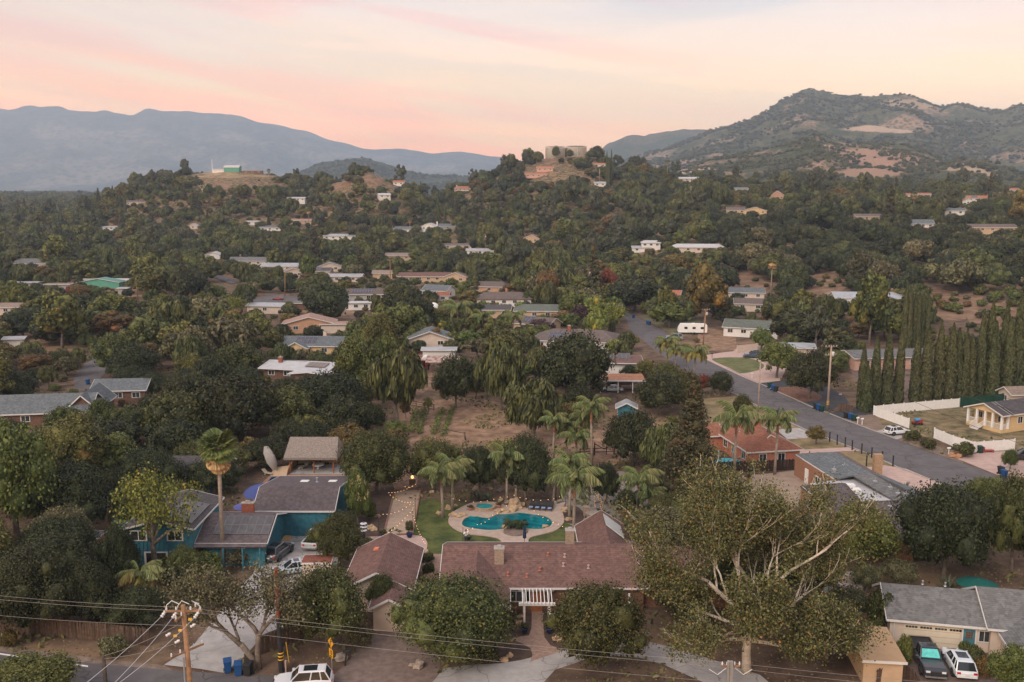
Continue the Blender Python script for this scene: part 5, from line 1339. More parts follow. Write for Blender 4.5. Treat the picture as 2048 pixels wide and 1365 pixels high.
window(lr, 8.0, .33, 1.55, 1.0, 1.15); window(lr, 12.0,-3.43, 1.6, 1.15, 1.35); window(lr, 10.1,-3.43, 1.6, .7, 1.35)
for x, y in ((3.6, 4.9), (5.6, 4.9), (13.0, 4.6)): pipe(lr, x, y, 4.15, .3, .06)
mb=MB(); mb.tube((.35, .25, 2.6), (.35, .25, .1), .06, .06, 6); mb.build('downspout', m_trim, lr, False)
mb=MB(); mb.box(6.2, 7.9,-.9, .3, 0, .16); mb.build('step', m_brickp, lr, False)
PLACED+=[(38.5, 82, 6), (48, 80, 8), (31, 75, 4), (33, 76, 3)]
sh=thing('shed', 'tan flat roofed shed beside the big sycamore', 'shed', (31.4, 74.4, 0), R(-6))
mb=MB(); mb.box(-1.6, 1.6,-2.0, 3.2, 0, 2.3); mb.build('wall', WL['tan'], sh, False)
mb=MB(); mb.slab([(-1.8,-2.3, 2.3), (1.8,-2.3, 2.3), (1.8, 3.5, 2.6), (-1.8, 3.5, 2.6)], .14); mb.build('roof', flat('tan_roll_roof', (.40, .27, .16), .9, .08, 1, fine=.15), sh, False)
mb=MB(); mb.box(-1.84, 1.84,-2.36,-2.3, 2.1, 2.32); mb.build('fascia', m_trim, sh, False)
def plate(root, pts, mat, t=.18, name='roof'):
 mb=MB(); mb.slab([P(*p) for p in pts], t); return mb.build(name, mat, root)
def wallq(root, a, b, z1, mat, name='wall', t=.15, z0=0.0, z1b=None):
 """upright wall between two ground pixels (a, b are (u, v, z) of the wall's top ends)"""
 A, B=P(*a), P(*b); n=(B-A).cross(Vector((0, 0, 1))).normalized()*t
 mb=MB(); mb.add([(A.x, A.y, z0), (B.x, B.y, z0), (B.x, B.y, B.z), (A.x, A.y, A.z), (A.x+n.x, A.y+n.y, z0), (B.x+n.x, B.y+n.y, z0), (B.x+n.x, B.y+n.y, B.z), (A.x+n.x, A.y+n.y, A.z)],
 [(0, 1, 2, 3), (4, 7, 6, 5), (0, 4, 5, 1), (3, 2, 6, 7), (0, 3, 7, 4), (1, 5, 6, 2)]); return mb.build(name, mat, root)
gc=thing('house', 'rambling bungalow with several grey roofs and a pale flat roof', 'house', P(1700, 985))
plate(gc, [(1588, 909, 3.0), (1668, 904, 3.9), (1742, 946, 3.9), (1706, 951, 3.6), (1671, 959, 3.0)], RF['slate'])
plate(gc, [(1668, 904, 3.88), (1680, 905, 3.5), (1760, 950, 3.5), (1742, 946, 3.88)], RF['brown'])
plate(gc, [(1706, 951, 3.7), (1742, 945, 3.95), (1860, 1001, 3.95), (1855, 1012, 3.0), (1786, 1000, 2.95)], RF['grey'])
plate(gc, [(1742, 945, 3.93), (1768, 952, 3.2), (1870, 995, 3.2), (1860, 1001, 3.93)], RF['slate'])
plate(gc, [(1620, 967, 2.7), (1690, 957, 2.8), (1705, 951, 2.85), (1788, 1000, 2.8), (1722, 1005, 2.7)], RF['white'])
plate(gc, [(1600, 972, 3.0), (1683, 966, 4.0), (1712, 1003, 4.0), (1660, 1020, 3.0)], RF['plum'])
plate(gc, [(1683, 966, 3.98), (1692, 967, 3.3), (1724, 1003, 3.3), (1712, 1003, 3.98)], RF['plum'])
plate(gc, [(1612, 1021, 3.6), (1712, 1014, 3.6), (1725, 1003, 3.6), (1820, 1000, 3.6), (1860, 1012, 3.6), (1850, 1075, 2.6), (1700, 1078, 2.6), (1596, 1072, 2.6)], RF['plum'])
wallq(gc, (1592, 911, 2.95), (1671, 961, 2.95), 2.9, WL['brick']); wallq(gc, (1604, 974, 2.9), (1660, 1022, 2.9), 2.9, WL['brick'])
wallq(gc, (1598, 1074, 2.5), (1700, 1080, 2.5), 2.5, WL['brick']); wallq(gc, (1700, 1080, 2.5), (1850, 1077, 2.5), 2.5, WL['brick'])
for a, b in (((1592, 911, 2.98), (1671, 961, 2.98)), ((1604, 974, 2.98), (1660, 1022, 2.98))):
 mb=MB(); A, B=P(*a), P(*b); mb.beam(A, B, .06, .2); mb.build('fascia', m_trim, gc)
mb=MB()
for u, v in ((1686, 971), (1697, 980)):
 c=P(u, v, 2.9); mb.box(c.x, c.x+1.5, c.y-.5, c.y+.5, 2.78, 3.05)
mb.build('skylight', m_white, gc)
for u, v in ((1668, 941), (1689, 933), (1750, 965), (1780, 977), (1796, 989), (1812, 990), (1717, 947), (1648, 1046), (1780, 1015)):
 c=P(u, v, 3.5); mb=MB(); mb.box(c.x-.25, c.x+.25, c.y-.25, c.y+.25, 3.1, 3.7); mb.tube((c.x, c.y, 3.6), (c.x, c.y, 4.1), .07, .07, 6); mb.build('roof_vent', m_alu, gc)
c=P(1753, 958); mb=MB(); mb.box(c.x-.6, c.x+.6, c.y-.4, c.y+.4, 0, 3.7); mb.build('chimney', flat('tan_brick', (.40, .26, .16), .9, .2, 5, fine=.3), gc)
def px_win(root, u, v, z, w, h, ang, name='window'):
 """window standing at the pixel, turned to the wall's direction"""
 c=P(u, v, z); o=link(name, WIN, root); o.location=(c.x-root.location.x, c.y-root.location.y, z-root.location.z); o.rotation_euler=(0, 0, ang-root.rotation_euler.z); o.scale=(w, 1, h)
A, B=P(1592, 911, 2.95), P(1671, 961, 2.95); wa=math.atan2(B.y-A.y, B.x-A.x)
q=A.lerp(B, .62); o=link('window', WIN, gc, (q.x-gc.location.x-.2, q.y-gc.location.y-.1, 1.5)); o.rotation_euler=(0, 0, wa); o.scale=(1.6, 1.5, 1.1)
q=A.lerp(B, .33); mb=MB(); mb.box(-.45, .45,-.12, .02, 0, 2.1); o=mb.build('door', m_white, None, False); o.parent=gc; o.location=(q.x-gc.location.x-.15, q.y-gc.location.y-.1, 0); o.rotation_euler=(0, 0, wa)
A, B=P(1604, 974, 2.9), P(1660, 1022, 2.9); wa=math.atan2(B.y-A.y, B.x-A.x); q=A.lerp(B, .3); o=link('window', WIN, gc, (q.x-gc.location.x-.15, q.y-gc.location.y-.1, 1.6)); o.rotation_euler=(0, 0, wa); o.scale=(1.5, 1.5, 1.2)
PLACED+=[(44, 128, 7), (52, 118, 8), (42, 108, 7), (50, 106, 7)]
A=P(1496, 902, 2.9)
th=thing('house', 'terracotta stucco house with rust shingle hip roof and white windows', 'house', (A.x, A.y, 0), R(10.5))
block(th, .4, 8.6, .4, 13.6, 2.85, 4.5, 'terra', 'terra', 'y', .45, 4.0)
for x in (2.6, 5.6): window(th, x, .37, 1.55, 1.25, 1.35)
for y, w in ((2.2, 1.2), (6.2, .9), (9.0, 1.6)): window(th, .37, y, 1.6, w, 1.3, 'left')
mb=MB()
for y in (3.6, 5.0):
 pass
mb.beam((4.3, 2.6, 3.95), (5.0, 2.9, 4.3), .1, .12); mb.beam((5.0, 2.9, 4.3), (5.7, 2.6, 3.95), .1, .12); mb.build('gable_vent', m_trim, th, False)
chimney(th, 5.8, 9.0, 3.6, 5.6, .6, .6, m_vent); pipe(th, 2.2, 8.0, 3.7); pipe(th, 3.4, 6.5, 4.2, .3, .12, m_barkd)
t2=thing('garage', 'terracotta outbuilding with rust roof half behind the tall conifer', 'garage', P(1408, 895), R(10)); block(t2,-3, 2.4,-2, 4, 2.6, 3.7, 'terra', 'terra', 'x', .35)
PLACED+=[(39, 140, 8), (31, 145, 4)]
A=P(2006, 868); B=P(1946, 852)
yr_=math.atan2(B.y-A.y, B.x-A.x)
yh=thing('house', 'yellow house with charcoal roof and white front porch inside the white fence', 'house', (A.x, A.y, 0), yr_+math.pi/2+math.pi)
block(yh, 1.8, 17, .2, 7.4, 3.35, 4.7, 'dark', 'yellow', 'x', .4, z0=.3)
mb=MB(); roof_local(mb,-.2, 2.2, .2, 7.4, 3.35, 4.7, 'x', .4); mb.build('porch_roof', RF['dark'], yh, False)
mb=MB(); fascia_local(mb,-.2, 1.7, .2, 7.4, 3.35, 4.7, 'x', .4); mb.build('porch_fascia', m_trim, yh, False)
mb=MB(); mb.box(-.2, 1.8, .2, 7.4, .0, .62); mb.build('porch_floor', WL['yellow'], yh, False)
mb=MB(); mb.add([(-.15, .3, 3.2), (-.15, 7.3, 3.2), (-.15, 3.8, 4.5)], [(0, 1, 2)]); mb.build('gable', WL['yellow'], yh, False)
for (x, y) in ((0, .4), (1.5, .4), (0, 2.2), (0, 3.7), (0, 5.4), (0, 7.2)):
 mb=MB(); mb.box(x-.17, x+.17, y-.17, y+.17, .6, 3.2); mb.build('porch_post', m_white, yh, False)
def rail(root, a, b, z):
 a, b=Vector(a), Vector(b); mb=MB(); mb.beam(a+Vector((0, 0, z+.9)), b+Vector((0, 0, z+.9)), .07, .07); mb.beam(a+Vector((0, 0, z+.12)), b+Vector((0, 0, z+.12)), .05, .05)
 n=int((b-a).length/.16)
 for k in range(n+1):
  q=a.lerp(b, k/n); mb.box(q.x-.018, q.x+.018, q.y-.018, q.y+.018, q.z+z+.12, q.z+z+.9)
 mb.build('railing', m_white, root, False)
for a, b in (((0, .4, 0), (1.5, .4, 0)), ((0, .4, 0), (0, 2.2, 0)), ((0, 2.2, 0), (0, 3.7, 0)), ((0, 5.4, 0), (0, 7.2, 0))): rail(yh, a, b, .62)
stp=MB(); stp.box(-.15, .15, 3.8, 5.3,-.06, 0); sm_=mesh_from('step', stp.V, stp.F, m_white)
for k in range(5): link('step', sm_, yh, (-.35-k*.3, 0, .55-k*.12))
rail(yh, (-.2, 3.75, 0), (-1.7, 3.75,-.6), .62); rail(yh, (-.2, 5.35, 0), (-1.7, 5.35,-.6), .62)
window(yh, 4.2, .17, 2.0, 1.3, 1.3); window(yh, 1.77, 2.0, 1.9, 1.2, 1.2, 'left'); window(yh, 1.77, 6.2, 1.9, 1.2, 1.2, 'left'); window(yh, 8.0, .17, 2.0, 1.3, 1.3)
PLACED.append((yh.location.x+7, yh.location.y+4, 9))
# ---------------------------------------------------------------- houses farther back, one call each
def hs(u, v, w, d, rot, roof, wall, label, eave=2.7, ridge=4.2, axis='x', hip=0.0, wins=3, solar=0, chim=None, name='house', cat='house', over=.45, prot=True, trim=True, right=1, sol_mat=None, grow=1.0):
 """house standing with the middle of its front wall's foot at the pixel"""
 g=G(u, v); a=R(rot)
 if g.y>200 and name=='house': w*=1.16; d*=1.12; eave+=.2; ridge+=.3
 root=thing(name, label, cat, (g.x-math.sin(a)*d/2, g.y+math.cos(a)*d/2, g.z), a)
 block(root,-w/2, w/2,-d/2, d/2, eave, ridge, roof, wall, axis, over, hip, trim=m_trim if trim else None)
 for k in range(wins):
  x=-w/2+w*(k+.5)/wins
  window(root, x,-d/2-.03, eave-1.2, min(1.6, w/wins*.5), 1.15)
 if right: window(root, w/2+.03, 0, eave-1.2, 1.3, 1.1, 'right'); window(root,-w/2-.03, 0, eave-1.2, 1.3, 1.1, 'left')
 if solar:
  sl_=(ridge-eave)/(d/2)
  if axis=='x': panels(root,-w*.32,-d*.40, eave+(d*.1)*sl_, (1, 0, 0), (0, 1, sl_), solar, 2, 1.0, 1.55, sol_mat)
  else:
   s2=(ridge-eave)/(w/2); panels(root, w*.42,-d*.35, eave+w*.08*s2, (0, 1, 0), (-1, 0, s2), solar, 2, 1.0, 1.5, sol_mat)
 if chim: chimney(root, chim[0]*w, chim[1]*d, eave, ridge+.9, .8, .7, chim[2] if len(chim)>2 else m_brick)
 ppm=F/(g.y*CP+(HC-g.z)*SP); hw=max(w*abs(math.cos(a)), d*abs(math.sin(a)))/2*ppm
 if prot: protect(u-hw*.92, u+hw*.92, v-(ridge+.3)*ppm-d*.12*ppm, v-eave*(.45 if g.y<120 else .85)*ppm, g.y)
 PLACED.append((root.location.x, root.location.y, max(w, d)*.48))
 return root
h=hs(78, 856, 17, 9, 8, 'slate', 'wood', 'long grey shingle house in the oaks at the left edge', 2.7, 5.0, wins=4)
block(h, 4.5, 9.5,-3, 8, 2.9, 5.2, 'slate', 'wood', 'y', .45, names=('wing_wall', 'wing_roof'))
hs(238, 806, 10, 7, 6, 'slate', 'wood', 'second grey shingle roof just right of the long grey house', 2.7, 4.2)
h=hs(590, 764, 15, 9,-14, 'white', 'wood', 'modern house with pale low roofs, brick chimney and wooden walls', 2.9, 3.7, chim=(-.33,-.15), wins=4, over=.9)
block(h, 1.0, 9.5,-8.2,-4.6, 2.6, 3.1, 'white', 'wood', 'y', .6, names=('carport_wall', 'carport_roof'))
panels(h,-6.0,-.2, 3.62, (1, 0, 0), (0, 1,-.17), 7, 1, .9, 2.4, m_solarg); panels(h, 2.0,-3.6, 3.2, (1, 0, 0), (0, 1, .17), 5, 1, .9, 2.8, flat('brown_panel', (.20, .16, .14), .5))
h=hs(632, 715, 15, 8,-3, 'slate', 'yellow', 'yellow walled house with grey roof, solar panels and stucco chimney', 2.8, 4.4, solar=5, chim=(.05, .2, WL['cream']), wins=4)
block(h,-7.4,-1.8,-6.5,-3, 2.7, 4.1, 'slate', 'yellow', 'y', .4, names=('wing_wall', 'wing_roof')); window(h,-4.6,-6.53, 1.5, 1.4, 1.0)
h=hs(618, 668, 13, 8, 8, 'pink', 'orange', 'pinkish roofed house with dark pool heating strips', 2.7, 4.6, axis='y', wins=2)
panels(h, 5.6,-3.2, 3.0, (0, 1, 0), (-5.6, 0, 1.7), 2, 2, 2.8, 2.2, m_solarg)
h=hs(668, 668, 7.5, 5, 4, 'pink', 'cream', 'salmon flat patio cover beside the pinkish roofed house', 2.8, 2.95, wins=0, right=0, name='patio_cover', cat='patio cover')
h=hs(860, 704, 9.5, 8, 2, 'slate', 'cream', 'white gabled farmhouse with grey roof behind the metal sheds', 3.2, 5.0, axis='y', wins=2, over=.6)
h=hs(878, 722, 8, 4, 0, 'metal', 'white', 'pale metal shed roof in front of the white farmhouse', 2.6, 3.0, wins=0, right=0, name='shed', cat='shed')
sd=thing('shed', 'open shed with streaked rusty red metal roof', 'shed', G(886, 744))
mb=MB(); mb.slab([(-3.9,-2.2, 2.5), (3.9,-2.2, 2.5), (3.9, 2.4, 3.3), (-3.9, 2.4, 3.3)], .1); mb.build('roof', RF['rust'], sd, False)
for x in (-3.6, 0, 3.6):
 for y in (-2, 2.1): mb=MB(); mb.box(x-.08, x+.08, y-.08, y+.08, 0, 2.6); mb.build('post', m_barkd, sd, False)
protect(855, 916, 700, 740, sd.location.y); protect(835, 866, 700, 760, 210)
h=hs(1008, 614, 17, 9, 2, 'brown', 'white', 'white house with maroon brown hip roof and two small chimneys', 2.8, 4.6, hip=4.0, wins=5, chim=(.05, .1, m_vent)); h.children[1].data.materials[0]=shingle('roof_maroon', (.20, .115, .09))
h=hs(1082, 640, 15, 9,-3, 'green', 'tan', 'tan walled house with grey green roof behind the plum hedge', 2.8, 4.2, hip=3.5, wins=4)
hs(985, 638, 10, 8,-2, 'dark', 'tan', 'dark low roof joined left of the tan walled house', 2.7, 3.7, wins=3)
hs(1062, 668, 10, 7,-30, 'brown', 'tan', 'brown roofed house with a few pale solar panels above the plum tree', 2.7, 4.2, solar=3, wins=2)
h=hs(1148, 706, 19, 12,-12, 'brown', 'white', 'large brown hip roofed house with brick chimney and blue solar panels', 2.8, 4.8, hip=5, wins=5, solar=4, chim=(-.1,-.05))
h=hs(1233, 752, 9, 8,-4, 'red', 'white', 'flat red roofed modern house with tilted solar racks', 2.9, 3.1, wins=2, over=.8)
for x in (-3.2, .4): panels(h, x,-1.5, 3.3, (1, 0, 0), (0, .9, .45), 3, 1, .9, 2.2, m_solarg)
cp=thing('carport', 'carport with flat orange roof sheltering a boat on a trailer', 'carport', G(1246, 783), R(-3))
mb=MB(); mb.slab([(-5,-2.6, 2.7), (4.6,-2.6, 2.7), (4.2, 3.6, 2.9), (-5, 3.6, 2.9)], .2); mb.build('roof', shingle('roof_orange_flat', (.34, .165, .10)), cp, False)
mb=MB(); mb.box(-5, 4.6,-2.7,-2.6, 2.45, 2.75); mb.build('fascia', m_trim, cp, False)
for x in (-4.8,-1.2, 1.8, 4.3):
 for y in (-2.4, 3.2): mb=MB(); mb.box(x-.09, x+.09, y-.09, y+.09, 0, 2.6); mb.build('post', m_white, cp, False)
protect(1205, 1285, 690, 785, 190)
h=hs(737, 604, 17, 8, 4, 'brown', 'grey', 'grey ranch house with long brown solar roof', 2.7, 4.2, solar=8, wins=5)
hs(712, 622, 9, 4, 4, 'white', 'white', 'white flat roofed annex below the grey ranch house', 2.5, 2.7, wins=3)
hs(868, 596, 9, 8,-20, 'slate', 'white', 'small white cottage with grey blue roof', 2.7, 4.4, wins=2)
hs(886, 604, 4.2, 4,-5, 'terra', 'white', 'tiny white hut with orange roof', 2.4, 3.6, wins=1, name='shed', cat='shed')
hs(978, 588, 13, 8,-10, 'brown', 'orange', 'brown roofed house with orange tan walls behind the maroon roof', 2.7, 4.2, hip=3, wins=3)
hs(848, 565, 21, 7, 2, 'red', 'tan', 'long low maroon roofed house in the mid ground', 2.7, 4.0, wins=6)
hs(910, 568, 9, 7,-8, 'tan', 'tan', 'tan gabled house end right of the long maroon roof', 2.9, 4.8, axis='y', wins=2)
hs(1318, 606, 13, 8,-16, 'tile', 'tan', 'tan bungalow with orange roof and solar panels beside the street', 2.7, 4.2, solar=5, wins=3)
h=hs(1500, 676, 13, 9,-22, 'green', 'white', 'white trimmed house with grey roof above the garden wall', 2.7, 4.2, wins=4)
hs(1491, 600, 12, 8,-10, 'slate', 'cream', 'low grey roofed house under the tall fan palm', 2.7, 4.0, wins=3)
hs(1500, 624, 9, 7,-12, 'brown', 'cream', 'small brown roofed house among the street trees', 2.7, 4.0, wins=2)
h=hs(1745, 614, 22, 8,-4, 'metal', 'white', 'white hillside house partly behind the tall pale sycamore', 2.9, 4.4, wins=6, chim=(.32, .1))
hs(1676, 603, 6, 4,-4, 'pink', 'white', 'small white shed left of the white hillside house', 2.4, 2.7, wins=0, name='shed', cat='shed')
hs(1590, 718, 8, 7,-10, 'metal', 'cream', 'pale roof glimpsed behind the street trees', 2.5, 3.0, wins=0)
hs(1802, 740, 20, 8, 8, 'grey', 'pink', 'low grey roofed building seen through the cypress row', 2.8, 3.8, wins=4, prot=False)
hs(2046, 812, 5, 4, 8, 'tan', 'cream', 'white garden shed at the right edge behind the yellow house', 2.4, 3.4, wins=0, name='shed', cat='shed')
hs(1302, 503, 9, 7,-4, 'white', 'white', 'white two storey house with grey roof on the wooded slope', 4.6, 5.6, wins=3, hip=2)
hs(1283, 507, 9, 6,-4, 'metal', 'white', 'white low wing left of the two storey house', 2.6, 3.3, wins=2)
hs(1397, 507, 24, 9,-5, 'white', 'cream', 'house with a patchy white roof at the foot of the slope', 2.8, 4.2, wins=5, hip=3)
h=hs(1472, 430, 10, 7,-6, 'brown', 'yellow', 'yellow walled house with brown gable on the ridge, left half', 2.8, 4.6, wins=3)
hs(1510, 431, 13, 8,-10, 'brown', 'yellow', 'yellow walled house with white chimney on the ridge, right half', 2.9, 5.0, axis='y', wins=3, chim=(.4, .2, m_white))
hs(1555, 400, 10, 9,-10, 'tile', 'orange', 'orange gabled house with round window among the ridge trees', 2.6, 6.4, axis='y', wins=2)
hs(1483, 385, 10, 7, 0, 'grey', 'white', 'small grey solar roof among the plateau trees', 2.6, 3.8, wins=2, solar=4)
hs(1378, 364, 16, 8, 0, 'white', 'cream', 'white roofed house on the skyline plateau', 2.8, 4.2, wins=4)
hs(1524, 365, 9, 7, 0, 'metal', 'white', 'tiny pale house on the skyline plateau', 2.8, 3.8, wins=2)
h=hs(1822, 404, 9, 8,-6, 'tile', 'white', 'white two storey villa with red tile roof, left one on the hill', 5.4, 6.6, wins=3)
hs(1850, 401, 8, 7,-6, 'tile', 'white', 'white villa wing with red tile roof right of the slim palm', 4.6, 5.8, wins=3)
hs(1958, 407, 14, 8,-8, 'tile', 'white', 'white villa with red tile roof and blue panels near the right skyline', 3.6, 5.4, wins=4, solar=4, chim=(.46, .1))
hs(1936, 410, 7, 7,-8, 'tile', 'white', 'lower gabled wing left of the villa with blue panels', 2.6, 4.2, axis='y', wins=1)
hs(2028, 386, 9, 7, 0, 'tile', 'cream', 'small red roof at the right skyline edge', 2.8, 4.2, wins=2)
hs(1740, 444, 14, 7,-4, 'brown', 'tan', 'tan house with dark windows left of the red deck house', 3.0, 4.2, wins=4)
h=hs(1846, 459, 10, 7,-6, 'slate', 'white', 'white house with grey roof above a red deck', 3.0, 5.0, wins=3)
mb=MB(); mb.box(-6.5, 6.5,-6,-3.5,-1.2,-.1); mb.box(-6.5, 6.5,-6.05,-6,-.1, .9); mb.build('deck', WL['terra'], h, False)
h=hs(1984, 470, 21, 8,-6, 'brown', 'tan', 'tan modern house with wide glass gable and balcony at the right', 3.6, 5.0, wins=5)
mb=MB(); mb.box(-9, 10,-6,-4,-.1, .1); mb.box(-9, 10,-6.06,-6, .1, 1.0); mb.build('balcony', WL['tan'], h, False)
hs(1910, 432, 11, 6, 0, 'slate', 'white', 'pale blue roofed house behind the tan glass gable house', 2.8, 4.0, wins=2)
hs(1648, 452, 9, 6, 0, 'tan', 'tan', 'small tan shed under the big ridge oak', 2.5, 3.0, wins=0, name='shed', cat='shed')
h=hs(925, 388, 13, 8, 3, 'tile', 'orange', 'orange two storey villa with tile roof on the wooded hill', 5.0, 6.6, hip=3, wins=4, chim=(-.35, 0, m_white))
mb=MB(); mb.box(-6, 6,-5.8,-4, 2.4, 2.6); mb.box(-6, 6,-5.85,-5.8, 2.6, 3.5); mb.build('balcony', WL['cream'], h, False)
hs(1072, 358, 16, 8, 0, 'tile', 'pink', 'pink stucco house terrace below the water tanks, left one', 3.0, 4.4, wins=4)
hs(1090, 347, 12, 7, 0, 'tile', 'pink', 'pink stucco house below the water tanks, upper right one', 3.2, 4.6, wins=3)
hs(1200, 336, 10, 7, 0, 'tile', 'white', 'small white house beside the skyline cypresses', 3.0, 4.2, wins=2)
hs(1200, 376, 8, 6, 0, 'metal', 'white', 'little white roofed house in the trees below the cypresses', 2.8, 3.8, wins=2)
hs(797, 374, 8, 6, 0, 'tile', 'white', 'white house with red roof on the sandy knoll flank', 3.2, 4.6, wins=2)
hs(770, 404, 8, 7, 20, 'white', 'white', 'bright white house in the trees below the knoll', 4.2, 5.4, wins=2)
hs(592, 408, 13, 8, 0, 'white', 'white', 'grey white two storey house in the trees below the left hill', 4.6, 5.4, wins=4)
hs(270, 412, 15, 7, 0, 'brown', 'cream', 'pale low house near the two small dark cypresses', 2.8, 4.0, wins=3)
hs(218, 462, 13, 6, 3, 'metal', 'white', 'white flat roofed modern house in the left plain', 2.8, 3.2, wins=4)
hs(540, 464, 14, 8, 2, 'slate', 'white', 'low pale roofed house among the plain trees, left one', 2.8, 4.0, wins=3)
hs(505, 451, 8, 6, 0, 'white', 'white', 'small white flat roof among the plain trees', 2.8, 3.2, wins=2)
hs(600, 450, 15, 6, 0, 'pink', 'tan', 'small tan roof beside the thin fan palm', 2.6, 3.6, wins=2)
hs(386, 460, 6, 5, 0, 'white', 'cream', 'tiny cream gable in the left plain trees', 2.6, 4.0, axis='y', wins=1)
hs(680, 482, 20, 9, 2, 'metal', 'white', 'long white metal roofed house left of the mid plain', 2.9, 4.0, wins=5)
hs(806, 467, 14, 8,-4, 'slate', 'white', 'white house with blue grey roof left of the thin fan palm', 3.0, 4.6, wins=3)
hs(856, 465, 11, 9,-10, 'white', 'white', 'white gabled house with tall chimney right of the thin fan palm', 4.0, 6.4, axis='y', wins=2, chim=(.42, .2, m_white))
hs(895, 460, 10, 7, 10, 'slate', 'grey', 'slanting grey roof on the wooded slope', 2.6, 4.2, wins=1)
hs(793, 522, 15, 8, 0, 'tan', 'tan', 'orange tan house behind the mid ground utility pole', 2.8, 4.0, wins=3)
hs(915, 500, 16, 7, 0, 'brown', 'cream', 'low brown roofed house in the central trees', 2.8, 3.6, wins=3)
hs(960, 512, 14, 7, 0, 'metal', 'white', 'pale grey roofed house in the central trees', 2.8, 3.6, wins=3)
hs(1062, 488, 9, 8,-10, 'tan', 'tan', 'small tan gabled house on the central slope', 2.8, 5.0, axis='y', wins=2)
h=hs(500, 533, 20, 8,-3, 'grey', 'cream', 'long grey roofed ranch house left of the far street', 2.8, 4.4, wins=5, chim=(-.3, .1))
hs(560, 545, 17, 8,-3, 'metal', 'cream', 'pale roofed house right of the long grey ranch', 2.8, 4.0, wins=5)
hs(425, 520, 8, 7, 0, 'white', 'white', 'white gable behind the yellow street tree', 2.7, 4.2, axis='y', wins=1)
hs(588, 556, 9, 8, 15, 'tan', 'cream', 'tan gabled house by the far street', 2.6, 4.4, axis='y', wins=2)
hs(660, 545, 10, 8, 12, 'slate', 'cream', 'cream gabled house with small brick chimney near the large dark oak', 2.8, 4.6, axis='y', wins=2, chim=(-.3, .2))
hs(638, 554, 9, 7, 0, 'dark', 'cream', 'dark solar roof left of the cream gabled house', 2.6, 3.8, wins=1, solar=4)
hs(690, 566, 13, 7, 0, 'metal', 'cream', 'pale roof with garden wall right of the cream gabled house', 2.6, 3.4, wins=2)
hs(765, 558, 8, 6, 0, 'tan', 'tan', 'small tan roofed hut behind the mid ground pole', 2.6, 3.6, wins=1)
hs(60, 538, 15, 8,-4, 'grey', 'cream', 'grey gabled house with pale wall in the left mid ground', 2.8, 4.8, wins=2)
h=hs(197, 578, 18, 7, 0, 'green', 'green', 'green and white metal workshop behind the crimson bougainvillea', 2.8, 4.4, axis='y', wins=0, name='workshop', cat='workshop'); h.children[1].data.materials[0]=flat('roof_green_metal', (.07, .22, .19), .5)
hs(212, 572, 20, 4, 0, 'white', 'white', 'long white trailer like shed behind the green workshop', 2.9, 3.1, wins=0, name='shed', cat='shed')
hs(115, 582, 12, 6, 0, 'tan', 'grey', 'flat brown storage building left of the green workshop', 2.5, 2.6, wins=0, name='shed', cat='shed')
hs(42, 578, 14, 5, 0, 'metal', 'grey', 'blue grey flat shed at the far left yard', 2.6, 2.9, wins=0, name='shed', cat='shed')
hs(246, 590, 4, 4, 0, 'metal', 'grey', 'small grey storage box beside the white trailers', 2.6, 2.7, wins=0, name='shed', cat='shed')
hs(530, 628, 11, 6,-8, 'metal', 'cream', 'pale curved roof house behind the left oaks', 2.6, 3.2, wins=1)
hs(606, 622, 7, 6, 0, 'grey', 'wood', 'grey flat shed with dark opening above the pinkish roof', 2.6, 2.9, wins=0, name='shed', cat='shed')
hs(28, 696, 5, 4, 10, 'metal', 'white', 'pale blue tin roof in the trees at the left edge', 2.4, 2.8, wins=0, name='shed', cat='shed')
hs(12, 632, 9, 6, 0, 'tan', 'cream', 'tan roofed house corner at the left edge', 2.7, 3.6, wins=1)
hs(1253, 838, 3.2, 2.6,-6, 'metal', 'blue', 'small blue garden shed left of the tall conifer', 2.2, 3.0, axis='y', wins=0, name='shed', cat='shed')
hs(634, 1158, 3.0, 2.0, 2, 'red', 'cream', 'storage shed with rust red flat roof beside the driveway', 1.7, 1.8, wins=0, right=0, over=.12, name='shed', cat='shed').children[1].data.materials[0]=flat('rust_flat_roof', (.20, .07, .05), .9)
h=hs(463, 346, 14, 9, 0, 'white', 'green', 'green barn on the grassy hilltop', 4.4, 6.4, wins=0, name='barn', cat='barn')
hs(436, 346, 11, 6, 0, 'white', 'white', 'long white shed left of the green hilltop barn', 3.0, 3.6, wins=0, name='shed', cat='shed')
hs(355, 342, 12, 7, 0, 'grey', 'white', 'white ranch house on the hilltop edge', 3.6, 6.0, wins=3)
hs(388, 344, 10, 7, 0, 'slate', 'cream', 'grey roofed house beside the hilltop oak', 3.0, 5.0, wins=2)
hs(505, 348, 18, 5, 0, 'brown', 'wood', 'row of dark ranch sheds on the hilltop', 2.6, 3.0, wins=3, name='shed', cat='shed')
T('oakd', 372, 319, 345, 24, 'round dark oak standing on the grassy hilltop', 1, 1)
T('oakd', 407, 334, 345, 10, 'small round tree on the hilltop left of the white mast', 1, 2)
g=G(425, 346); mb=MB(); mb.tube(g, g+Vector((0, 0, 13)), .35, .2, 6); solo(mb, 'mast', m_white, 'white mast on the grassy hilltop', 'mast', base=g)
m_tank=flat('tank_steel', (.80, .80, .77), .6, .06, .3)
